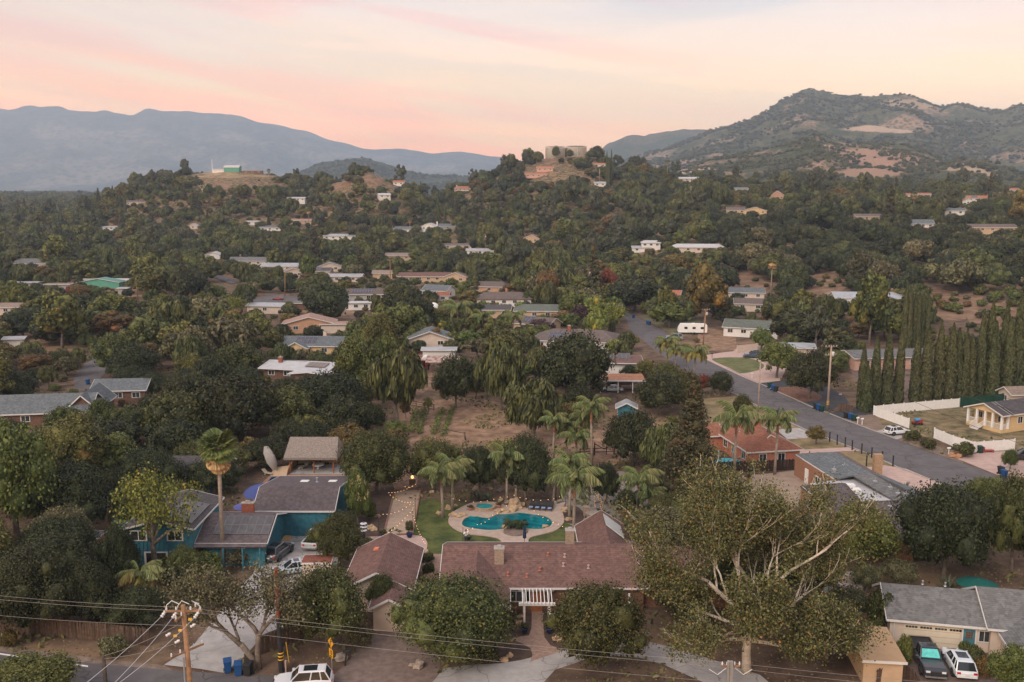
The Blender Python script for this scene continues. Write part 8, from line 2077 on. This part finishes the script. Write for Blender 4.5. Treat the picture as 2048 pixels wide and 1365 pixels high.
def text(body, size, parent, loc, mat, rx=math.pi/2):
 cu=bpy.data.curves.new('lettering', 'FONT'); cu.body=body; cu.size=size; cu.align_x='CENTER'; cu.align_y='CENTER'; cu.extrude=.004; cu.offset=.012; cu.materials.append(mat)
 tmp=bpy.data.objects.new('t', cu); COL.objects.link(tmp); me=bpy.data.meshes.new_from_object(tmp); bpy.data.objects.remove(tmp)
 o=link('lettering', me, parent, loc); o.rotation_euler=(rx, 0, 0); return o
text('15', .52, sg, (0,-.056, 1.63), m_signb); text('M.P.H.', .17, sg, (0,-.056, 1.27), m_signb)
c=P(681, 1318); r=thing('mailbox', 'black mailbox leaning on a dark post near the sign', 'mailbox', P(690, 1332), R(30)); mb=MB(); mb.beam((0, 0, 0), (.2, .1, 1.2), .1); mb.build('post', m_black, r, False); mb=MB(); mb.ball((.3, .1, 1.25), .3, 10, 6, (1.6, .8, .6)); mb.build('box', m_black, r, False)
mb=MB(); q=P(572, 1345); mb.tube(q, q+Vector((0, 0, 1.1)), .07, .07, 8); solo(mb, 'marker_post', m_pinkc, 'short pale marker post beside the banded pole', 'post', base=q)
mb=MB(); q=P(578, 1325); mb.tube(q, q+Vector((-.2, 0, 1.9)), .03, .03, 6); solo(mb, 'guy_guard', m_band, 'thin yellow guy wire guard right of the banded pole', 'guy guard', base=q)
# ---------------------------------------------------------------- umbrellas, loungers, pots
def umbrella(loc, rad, h, label, col, tilt=(0, 0), open_=True, seg=8, drop=.28):
 root=thing('parasol', label, 'umbrella', loc); mt=flat('fabric_%d'%int(loc[0]*10), col, .85, .08, 2)
 mb=MB(); mb.tube((0, 0, 0), (0, 0, h), .03, .03, 7); mb.build('pole', m_alu if open_ else m_black, root, False)
 mb=MB(); M=Matrix.Translation((0, 0, h)) @ Matrix.Rotation(tilt[0], 4, 'X') @ Matrix.Rotation(tilt[1], 4, 'Y')
 if open_:
  V=[M @ Vector((0, 0, 0))]
  for rr, zz in ((.5,-.10), (1.0,-drop)):
   for k in range(seg*2):
    a=math.pi*k/seg; q=rad*rr*(1 if k%2==0 else .955); V.append(M @ Vector((q*math.cos(a), q*math.sin(a), zz*rad+(.03 if k%2 else 0))))
  n=seg*2; mb.add(V, [(0, 1+k, 1+(k+1)%n) for k in range(n)]+[(1+k, 1+n+k, 1+n+(k+1)%n, 1+(k+1)%n) for k in range(n)]); mb.build('canopy', mt, root, False)
  mb=MB()
  for k in range(seg): a=2*math.pi*k/seg; mb.beam(M @ Vector((0, 0,-.04)), M @ Vector((rad*math.cos(a)*.97, rad*math.sin(a)*.97,-drop*rad-.02)), .02)
  mb.build('rib', m_alu, root, False)
 else:
  mb.lathe([(.05, h*.35), (.22, h*.4), (.17, h*.7), (.04, h*1.0)], 10); mb.build('canopy', mt, root, False)
 return root
umbrella(P(1049, 1092), 1, 2.5, 'closed navy parasol behind the ridge of the red roof', (.012, .03, .07), open_=False)
umbrella(P(496, 1042), 1.75, 2.4, 'open blue violet parasol above the roof chimney', (.10, .11, .30))
umbrella(P(517, 1012), 2.0, 2.5, 'larger blue parasol beside the dark lap pool', (.055, .075, .22), (.25,-.1))
umbrella(P(197, 1110), 1.45, 2.2, 'open orange parasol in the left yard', (.66, .17, .05))
umbrella(P(1952, 1205), 2.0, 2.5, 'open dark teal parasol behind the lower right house', (.008, .10, .085))
umbrella(P(1102, 692), 1.7, 2.3, 'small pink parasol among the mid ground gardens', (.55, .16, .22))
umbrella(P(549, 948), 2.0, 2.6, 'tilted beige cantilever parasol left of the thatched pavilion', (.48, .42, .36), (.1, 1.15))
umbrella(P(500, 1050), 1, 2.6, 'closed navy parasol left of the open blue one', (.010, .02, .05), open_=False)
def lounger(loc, rot, label, frame, cushion, pillow=None, group=None):
 r=thing('sun_lounger', label, 'sun lounger', loc, R(rot), group)
 mb=MB(); mb.box(-.33, .33,-.95, .35, .28, .33); mb.build('seat', cushion, r, False)
 mb=MB(); mb.slab([(-.33, .35, .33), (.33, .35, .33), (.33, .95, .80), (-.33, .95, .80)], .05); mb.build('backrest', cushion, r, False)
 for x in (-.3, .3):
  for y in (-.9, .3): mb=MB(); mb.box(x-.03, x+.03, y-.03, y+.03, 0, .29); mb.build('leg', frame, r, False)
 if pillow: mb=MB(); mb.box(-.25, .25,-.92,-.45, .33, .42); mb.build('towel', pillow, r, False)
 return r
for k in range(4): lounger(P(1064+k*12.3, 1016+k*.9, .13),-12, 'black lounger with folded blue towel by the pool, %s from the left'%ordn[k], m_black, m_black, flat('towel_blue', (.24, .32, .52), .9, .1, 3), 'black loungers by the pool')
m_lc=flat('lounger_cream', (.50, .44, .34), .85, .08, 3)
lounger(P(536, 950), 60, 'cream lounger under the tilted cantilever parasol', m_white, m_lc); lounger(P(609, 936),-25, 'cream lounger inside the thatched pavilion', m_white, m_lc)
c=P(636, 938); mb=MB(); mb.lathe([(.2, 0), (.2, .5), (.85, .55), (.9, .75), (.8, .78)], 16, c); solo(mb, 'round_table', m_white, 'round white covered table under the thatched pavilion', 'table', base=c)
c=P(563, 948); mb=MB(); loft(mb, [[(c.x+x, c.y-1.2, 0), (c.x+x, c.y-.6, h_*.5), (c.x+x, c.y+.9, h_), (c.x+x, c.y+1.0, 0)] for x, h_ in ((-1.3, .7), (1.0, 1.0))]); solo(mb, 'ramp', WL['tan'], 'small tan skate ramp left of the thatched pavilion', 'ramp', base=c)
def pot(u, v, r_, col, label, plant='shrub', ph=.6):
 g=P(u, v, .03); root=thing('flower_pot', label, 'plant pot', g); mb=MB(); mb.lathe([(r_*.6, 0), (r_*.85, r_*.5), (r_, r_*1.2), (r_*.9, r_*1.5), (r_*.75, r_*1.5)], 14); mb.build('pot', flat('glaze_%s'%col[0], col[1], .3, .1, 3), root, False, True)
 me=tree_mesh(plant, 1, 1)[0]; o=link('plant', me, root, (0, 0, r_*1.4)); s=r_*1.25/1.6; o.scale=(s, s, ph/2.2)
GB=('navy', (.010, .018, .065)); GT=('teal', (.02, .16, .17)); GC=('clay', (.34, .13, .08))
for u, v, r_, c_, lb, pl, ph in [(767, 1078, .35, GB, 'navy pot at the left front corner of the bocce court', 'shrub', .7), (819, 1075, .4, GB, 'navy pot with a wispy plant at the right front corner of the bocce court', 'shrubo', 1.5), (1049, 1266, .35, GB, 'navy pot at the left pergola post', 'shrub', .5), (1099, 1266, .35, GB, 'navy pot at the right pergola post', 'shrub', .5),
(1911, 1286, .3, GT, 'teal pot left of the teal front door', 'shrubo', 1.1), (1951, 1289, .3, GT, 'teal pot right of the teal front door', 'shrub', 1.2), (941, 1022, .3, GC, 'clay pot left of the spa', 'shrub', .4), (998, 1017, .3, GC, 'clay pot right of the spa', 'shrub', .4), (1497, 962, .3, GC, 'clay pot on the patio behind the sycamore', 'shrub', .6)]: pot(u, v, r_, c_, lb, pl, ph)
mb=MB(); c=P(1932, 1298); mb.lathe([(.02, 0), (.55, .0), (.55, .03), (.02, .03)], 18, c+Vector((0, .3, .03))); solo(mb, 'doormat', m_black, 'half round black doormat before the teal door', 'doormat', base=c)
def rosette(u, v, z, r_, n, label, mat, h=.5, name='cycad', arch=1.0, cat='plant', w=.1):
 g=P(u, v, z); root=thing(name, label, cat, g)
 if h>.3: mb=MB(); mb.tube((0, 0,-.1), (0, 0, h), .16, .14, 8); mb.build('trunk', m_barkd, root, False)
 me=frond_mesh(r_, arch, 9, mat, 20, .05, .28) if name in ('cycad',) else None
 if me is None: q=MB(); q.add([(0,-w, 0), (0, w, 0), (r_*.6, w*.8, r_*.55), (r_*.6,-w*.8, r_*.55), (r_, 0, r_*.7)], [(0, 1, 2, 3), (3, 2, 4)]); me=mesh_from('leaf', q.V, q.F, mat)
 rnd=random.Random(int(u))
 for k in range(n): o=link('frond' if name=='cycad' else 'leaf', me, root, (0, 0, h)); o.rotation_euler=(0, rnd.uniform(-.5, .35), k*2.4)
m_cyc=leafm('leaf_cycad', (.014, .028, .012), (.055, .075, .03), None, 0, .1)
rosette(1022, 1060, .13, 1.25, 26, 'left dark cycad on the pool planter', m_cyc, .9); rosette(1041, 1060, .13, 1.2, 24, 'right dark cycad on the pool planter', m_cyc, .8)
c=P(1031, 1064, .13); mb=MB(); mb.lathe([(1.5, 0), (1.45, .18), (.3, .28)], 20, c, Matrix.Identity(4)); solo(mb, 'planter_bed', m_gravelp, 'round pebble bed under the two cycads', 'planting bed', base=c)
m_agave=flat('leaf_agave', (.075, .10, .06), .7, .25, 3)
for u, v, r_, lb in [(955, 1002, 1.3, 'spiky agave behind the spa'), (975, 1002, .9, 'smaller agave right of the spiky one'), (936, 1084, .8, 'agave behind the person by the lawn'), (1141, 1030, .8, 'agave at the foot of the big palm'), (1895, 1185, 1.6, 'spiky yucca left of the teal parasol'), (1240, 1056, 1.0, 'agave behind the skylight wing'), (1810, 985, 1.3, 'spiky palm like plant on the pink patio'), (1445, 965, 1.2, 'spiky garden plant by the turquoise slide')]: rosette(u, v, .05, r_, 26, lb, m_agave, .15, 'agave')
m_cover=flat('cover_beige', (.50, .43, .38), .9, .08, 2, .2)
for (u, v, w, d, h_, rt, lb) in [(1673, 1170, 2.0, 1.0, .95,-38, 'covered sofa, leftmost of the patio furniture'), (1701, 1163, 1.6, 1.0, .9, 20, 'covered chair at the back of the patio'), (1692, 1180, 1.7, 1.2, .55,-30, 'low covered table in the middle of the patio'), (1713, 1188, 1.1, 1.1, .95, 5, 'tall covered chair at the right of the patio')]:
 g=P(u, v, .06); mb=MB(); M=Matrix.Translation(g) @ Matrix.Rotation(R(rt), 4, 'Z')
 loft(mb, [[tuple(M @ Vector((w/2*k*math.cos(t)*(1.15 if abs(math.cos(t))>.7 else 1), d/2*k*math.sin(t)*(1.15 if abs(math.sin(t))>.7 else 1), z))) for t in np.linspace(0, 2*math.pi, 16, endpoint=False)] for z, k in ((0, 1.05), (h_*.5, 1.0), (h_*.9, .96), (h_, .8))]); solo(mb, 'covered_furniture', m_cover, lb, 'covered furniture', base=g)
g=P(728, 1086); r=thing('disc_lamp', 'stack of three blue and white discs on a black stand behind the garage', 'garden ornament', g)
mb=MB(); mb.tube((0, 0, 0), (0, 0, 1.1), .22, .18, 9); mb.tube((0, 0, 1.1), (0, 0, 2.4), .1, .1, 8); mb.build('stand', m_black, r, False)
for k in range(3):
 mb=MB(); mb.lathe([(.05,-.06), (.42, 0), (.30, .07), (.05, .09)], 18, (0, 0, 1.55+k*.42)); mb.build('disc', flat('disc_pale', (.50, .56, .62), .5, .05, 3), r, False)
 mb=MB(); mb.lathe([(.16, .075), (.12, .13), (.02, .14)], 10, (0, 0, 1.55+k*.42)); mb.build('disc_centre', flat('disc_red', (.42, .10, .06), .5), r, False)
CT=[(789, 982), (842, 980), (825, 1070), (767, 1071)]
patch('bocce_court', CT, m_sand, .03)
W=[P(u, v) for u, v in CT]
for i in range(4):
 a, b=W[i], W[(i+1)%4]; mb=MB(); mb.beam(a+Vector((0, 0, .09)), b+Vector((0, 0, .09)), .16, .16); clean_props(mb.build('court_kerb', flat('timber_red', (.24, .13, .10), .9, .2, 3)), kind='structure')
m_bulb=bpy.data.materials.new('bulb_glow'); m_bulb.use_nodes=True
_b=m_bulb.node_tree.nodes['Principled BSDF']; _b.inputs['Base Color'].default_value=(1, .7, .4, 1); _b.inputs['Emission Color'].default_value=(1.0, .50, .17, 1); _b.inputs['Emission Strength'].default_value=2.0
bb_=MB(); bb_.ball((0, 0,-.07), .038, 7, 5); bulb_me=mesh_from('bulb', bb_.V, bb_.F, m_bulb, True)
def string(pts, label, sag=.5, step=.62):
 W=[P(*p) for p in pts]; root=thing('string_lights', label, 'string lights', W[0]); allp=[]
 for a, b in zip(W, W[1:]): n=8; allp+=[a.lerp(b, t/n)-Vector((0, 0, sag*4*(t/n)*(1-t/n))) for t in range(n)]
 allp.append(W[-1]); mb=MB(); mb.path(allp, .012, 4); mb.build('wire', m_wired, root)
 acc=0.0
 for a, b in zip(allp, allp[1:]):
  L_=(b-a).length; s=step-acc
  while s<L_: link('bulb', bulb_me, root, a.lerp(b, s/L_)-W[0]); s+=step
  acc=L_-(s-step)
def lpole(u, v, h, label): q=P(u, v); mb=MB(); mb.tube(q, q+Vector((0, 0, h)), .035, .03, 6); solo(mb, 'light_pole', m_black, label, 'pole', 'thin black poles carrying the string lights', base=q)
lpole(831, 1041, 2.6, 'thin black light pole midway along the bocce court'); lpole(826, 1062, 2.7, 'thin black light pole near the front of the bocce court'); lpole(836, 984, 1.7, 'thin black light pole at the far end of the bocce court'); lpole(758, 1072, 2.0, 'thin black light pole left of the bocce court'); lpole(1131, 1023, 1.9, 'thin black light pole by the sandstone boulder'); lpole(926, 1086, 2.0, 'thin black light pole beside the person')
string([(804, 970, 2.2), (831, 968, 1.8), (775, 985, 2.2)], 'far string lights over the end of the bocce court', .35); string([(775, 985, 2.2), (827, 1003, 2.3), (761, 1028, 2.0)], 'middle string lights zigzagging over the bocce court', .5)
string([(827, 1003, 2.6), (824, 1020, 2.6), (762, 1074, 1.6), (738, 1086, 2.2)], 'near string lights running down to the garage roof', .3); string([(824, 1020, 2.6), (830, 1040, 2.0), (843, 1073, 1.2), (852, 1086, 1.2)], 'string lights along the lawn edge of the bocce court', .2)
string([(894, 993, 2.1), (930, 1001, 2.1), (960, 1003, 2.1), (1000, 994, 2.1), (1028, 990, 2.1), (1050, 996, 2.1), (1072, 999, 2.1), (1095, 999, 2.1), (1123, 991, 2.1)], 'string lights swagged behind the pool deck', .1, 1.0)
string([(926, 1058, 1.9), (955, 1048, 1.6), (985, 1030, 1.5), (1019, 1003, 2.2)], 'string lights crossing the left end of the pool', .3, 1.0); string([(1060, 1013, 1.4), (1086, 1034, .9), (1118, 1048, .9), (1142, 1058, 1.2)], 'string lights crossing the right end of the pool', .1, 1.0)
g=P(1199, 1040); r=thing('lit_tree', 'young tree trunk wrapped in warm fairy lights in the gravel yard', 'tree', g)
pts=[Vector((0, 0, 0)), Vector((.25, 0, 1.3)), Vector((.15, .1, 2.4)), Vector((-.45, .2, 3.5))]; mb=MB(); mb.path(pts, [.12, .1, .09, .06], 7); mb.path([pts[3]+Vector((0, 0, 0)), Vector((-.6, .2, 2.4)), Vector((-.62, .2, 1.7))], [.04, .03, .02], 5); mb.build('trunk', m_bark, r, False)
for k in range(46):
 t=k/46*3; i=min(int(t), 2); q=pts[i].lerp(pts[i+1], t-i); o=link('bulb', bulb_me, r, q+Vector((.13*math.cos(k*1.9), .13*math.sin(k*1.9), .05))); o.scale=(.55,)*3
for k in range(12): o=link('bulb', bulb_me, r, Vector((-.58-.04*(k%2), .1, 1.7+k*.13))); o.scale=(.5,)*3
c=P(1185, 1034); mb=MB(); mb.lathe([(.9, 0), (.95, .55), (.7, .7), (.1, .72)], 10, c); solo(mb, 'stone_bench', m_rockg, 'weathered stone seat beside the light wrapped tree', 'bench', base=c)
c=P(1172, 1031); mb=MB(); mb.box(c.x-.35, c.x+.35, c.y-.3, c.y+.3, 0, 1.1); mb.box(c.x-.42, c.x+.42, c.y-.36, c.y+.36, 1.1, 1.2); solo(mb, 'stone_pillar', m_stone, 'small stone pillar left of the stone seat', 'pillar', base=c)
c=P(825, 968); mb=MB(); mb.ball(c+Vector((0, 0, 1.0)), .22, 10, 7); solo(mb, 'globe_lamp', m_bulb, 'glowing globe lamp at the far end of the bocce court', 'lamp', base=c+Vector((0, 0, .78)))
c=P(825, 968); mb=MB(); mb.box(c.x-.45, c.x+.45, c.y-.3, c.y+.3, 0, .76); solo(mb, 'stone_pedestal', m_stone, 'stone pedestal carrying the globe lamp', 'pedestal', base=c)
c=P(1741, 1180); r=thing('garden_lamp', 'small lit lamp at the corner of the lower right house', 'lamp', c); mb=MB(); mb.tube((0, 0, 0), (0, 0, .9), .03, .03, 6); mb.build('post', m_black, r, False); mb=MB(); mb.ball((0, 0, 1.0), .13, 8, 6); mb.build('bulb', m_bulb, r, False)
m_turq=flat('turquoise_plastic', (.03, .33, .40), .4, .08, 2)
c=P(1432, 1000); mb=MB(); pts=[c+Vector((0, 2.6, 2.2)), c+Vector((-.6, 1.4, 1.6)), c+Vector((.3, .2, .9)), c+Vector((.9,-1.0, .4)), c+Vector((2.0,-2.2, .2))]; mb.path(pts, [.45, .42, .42, .42, .38], 8); solo(mb, 'water_slide', m_turq, 'winding turquoise slide behind the tall conifer', 'slide', base=c)
g=P(1456, 935); r=thing('trampoline', 'black trampoline with turquoise posts beside the terracotta house', 'trampoline', g)
mb=MB(); mb.lathe([(1.9, .75), (1.9, .8), (.1, .78)], 18); mb.build('mat', m_black, r, False)
for k in range(6): a=k*math.pi/3; mb=MB(); mb.tube((2*math.cos(a), 2*math.sin(a), 0), (2*math.cos(a), 2*math.sin(a), 2.2), .05, .05, 6); mb.build('post', m_turq, r, False)
mb=MB(); mb.lathe([(1.9, .8), (2.1, .84), (2.1, .78)], 18); mb.build('pad', m_turq, r, False)
g=P(867, 628); mb=MB(); mb.ball(g+Vector((0, 0, 1.4)), 2.3, 12, 8, (1, 1, 1.1)); solo(mb, 'dome_greenhouse', m_white, 'small white dome greenhouse among the gardens', 'greenhouse', base=g)
g=P(1407, 708); mb=MB(); mb.lathe([(.14, 0), (.13, .5), (.17, .55), (.1, .7), (.02, .75)], 9, g); solo(mb, 'fire_hydrant', m_band, 'yellow fire hydrant by the circular drive', 'hydrant', base=g)
m_card=flat('cardboard_tan', (.42, .25, .12), .9, .15, 2)
for (u, v, s, lb) in [(564, 1079, 1.3, 'flattened cardboard sheet on the court beside the dark suv'), (570, 1074, 1.0, 'second flattened cardboard sheet behind the first')]:
 c=P(u, v, .05); mb=MB(); mb.slab([c+Vector((-s*.8,-.5*s, 0)), c+Vector((s*.9,-.4*s, .03)), c+Vector((s*.7, .7*s, .1)), c+Vector((-s*.6, .6*s, .05))], .03); solo(mb, 'cardboard_sheet', m_card, lb, 'cardboard', base=c)
c=P(547, 1086); mb=MB(); mb.box(c.x-.35, c.x+.35, c.y-.25, c.y+.25, 0, 1.3); solo(mb, 'tall_box', m_card, 'tall cardboard box leaning at the blue wall', 'box', base=c)
c=P(603, 1058); mb=MB(); mb.box(c.x-.5, c.x+.5, c.y-.35, c.y+.35, 0, .7); mb.ball(c+Vector((0, 0, 1.0)), .42, 8, 6); solo(mb, 'storage_crate', m_card, 'crate with a bag on top against the blue barn wall', 'crate', base=c)
rows=MB(); rr=np.random.default_rng(8)
for k, (a, b) in enumerate([((866, 872), (886, 820)), ((886, 874), (906, 816)), ((822, 866), (832, 824)), ((838, 870), (848, 822))]):
 A, B=P(*a), P(*b); n=700; t=rr.uniform(0, 1, (n, 1)); C=np.array(A)*(1-t)+np.array(B)*t+np.stack([rr.normal(0, .3, n), rr.normal(0, .2, n), rr.uniform(.05, .7, n)], 1)
 o=link('vegetable_row', quads_mesh('vegetable_row', rquads(rr, C-np.array(A), C*0+np.array([0,-.4, 1]), .28), FOL['bright']), None, A); clean_props(o, 'leafy green crop row in the paddock, %s one'%['third from the left', 'rightmost', 'leftmost', 'second from the left'][k], 'crop row')
def person(loc, label, rot=0):
 root=thing('person', label, 'person', loc, rot)
 J={'pelvis': (0, 0, .95), 'chest': (0, .02, 1.28), 'neck': (0, .02, 1.48), 'head': (0, .0, 1.62), 'top': (0, .0, 1.72), 'lh': (-.1, 0, .9), 'lk': (-.12,-.02, .5), 'la': (-.12, .04, .09), 'lt': (-.13,-.14, .04), 'rh': (.1, 0, .9), 'rk': (.12,-.05, .5), 'ra': (.13, .02, .09), 'rt': (.14,-.16, .04),
 'ls': (-.19, .02, 1.42), 'le': (-.34,-.1, 1.26), 'lw': (-.18,-.3, 1.38), 'rs': (.19, .02, 1.43), 're': (.38,-.05, 1.62), 'rw': (.50,-.12, 1.88), 'rf': (.53,-.14, 1.98), 'lf': (-.12,-.36, 1.42)}
 rad={'pelvis': .15, 'chest': .16, 'neck': .06, 'head': .095, 'top': .07, 'lh': .095, 'lk': .065, 'la': .045, 'lt': .04, 'rh': .095, 'rk': .065, 'ra': .045, 'rt': .04, 'ls': .07, 'le': .045, 'lw': .03, 'rs': .07, 're': .045, 'rw': .03, 'rf': .03, 'lf': .03}
 def skin(names, edges, name, mat, k=1.0):
  me=bpy.data.meshes.new(name); me.from_pydata([J[n] for n in names], [(names.index(a), names.index(b)) for a, b in edges], []); me.materials.append(mat)
  o=link(name, me, root); o.modifiers.new('skin', 'SKIN');
  if not me.skin_vertices:
   bpy.context.view_layer.objects.active=o; o.select_set(True)
   try: bpy.ops.mesh.customdata_skin_add()
   except Exception: pass
  for i, n in enumerate(names): me.skin_vertices[0].data[i].radius=(rad[n]*k, rad[n]*k*.9)
  me.skin_vertices[0].data[0].use_root=True
  o.modifiers.new('sub', 'SUBSURF').levels=1; return o
 skin_m=flat('skin', (.42, .24, .17), .6, .05, 4)
 skin(['pelvis', 'chest', 'neck', 'head', 'top', 'lh', 'lk', 'la', 'lt', 'rh', 'rk', 'ra', 'rt', 'ls', 'le', 'lw', 'lf', 'rs', 're', 'rw', 'rf'],
 [('pelvis', 'chest'), ('chest', 'neck'), ('neck', 'head'), ('head', 'top'), ('pelvis', 'lh'), ('lh', 'lk'), ('lk', 'la'), ('la', 'lt'), ('pelvis', 'rh'), ('rh', 'rk'), ('rk', 'ra'), ('ra', 'rt'), ('chest', 'ls'), ('ls', 'le'), ('le', 'lw'), ('lw', 'lf'), ('chest', 'rs'), ('rs', 're'), ('re', 'rw'), ('rw', 'rf')], 'body', skin_m)
 skin(['chest', 'pelvis', 'ls', 'le', 'rs', 're'], [('chest', 'pelvis'), ('chest', 'ls'), ('ls', 'le'), ('chest', 'rs'), ('rs', 're')], 'shirt', m_white, 1.28)
 skin(['pelvis', 'lh', 'lk', 'la', 'rh', 'rk', 'ra'], [('pelvis', 'lh'), ('lh', 'lk'), ('lk', 'la'), ('pelvis', 'rh'), ('rh', 'rk'), ('rk', 'ra')], 'trousers', flat('trousers_dark', (.05, .05, .06), .9), 1.2)
 mb=MB(); mb.ball((0, .015, 1.70), .10, 10, 7, (1, 1.05, .8)); mb.build('hair', flat('hair_brown', (.06, .035, .025), .8), root, False)
 for s in (-1, 1): mb=MB(); mb.ball((s*.035,-.088, 1.645), .014, 6, 4); mb.build('eye', m_black, root, False)
 mb=MB(); mb.ball((0,-.1, 1.62), .02, 6, 4, (.8, 1, 1.3)); mb.build('nose', skin_m, root, False)
 for k in range(5):
  for base, d in ((Vector(J['rf']), Vector((.02,-.02, .09))), (Vector(J['lf']), Vector((.03,-.07, .03)))):
   o_=Vector(((k-2)*.017, 0,-.02*abs(k-2))); mb=MB(); mb.path([base+o_, base+o_+d*.55, base+o_+d*.95+Vector((0,-.02, 0))], [.011, .010, .008], 5); mb.build('finger', skin_m, root, False)
 return root
person(P(932, 1088.5), 'person in a white shirt reaching up to a light string by the lawn', R(20))
# ---------------------------------------------------------------- each look-alike tree gets its own place in the row
def number_lookalikes():
 used=set()
 by=collections.defaultdict(list)
 for o in SC.objects:
  if o.parent is None and 'label' in o and 'category' in o: by[o['label']].append(o)
 for lb, L_ in by.items():
  if len(L_)<2:
   if 'group' in L_[0] and str(L_[0]['group']).endswith(' group'): del L_[0]['group']
   continue
  L_.sort(key=lambda o: pix(o.location)[0])
  n=len(L_)
  for i, o in enumerate(L_):
   if n==2: s=['left one of two', 'right one of two'][i]
   elif n<=20: s='leftmost' if i==0 else 'rightmost' if i==n-1 else ordn[i]+' from left'
   else: s=None
   if s:
    q=lb; drop=['broad ', 'small ', 'well ', 'close ', 'upright ', 'tall ', 'green ']
    for _ in range(4):
     if len((q+' '+s).split())<=16 and q+', '+s not in used: break
     for w in list(drop):
      if w in q: q=q.replace(w, '', 1); drop.remove(w); break
    o['label']=q+', '+s; used.add(o['label'])
   o['group']=lb
number_lookalikes()
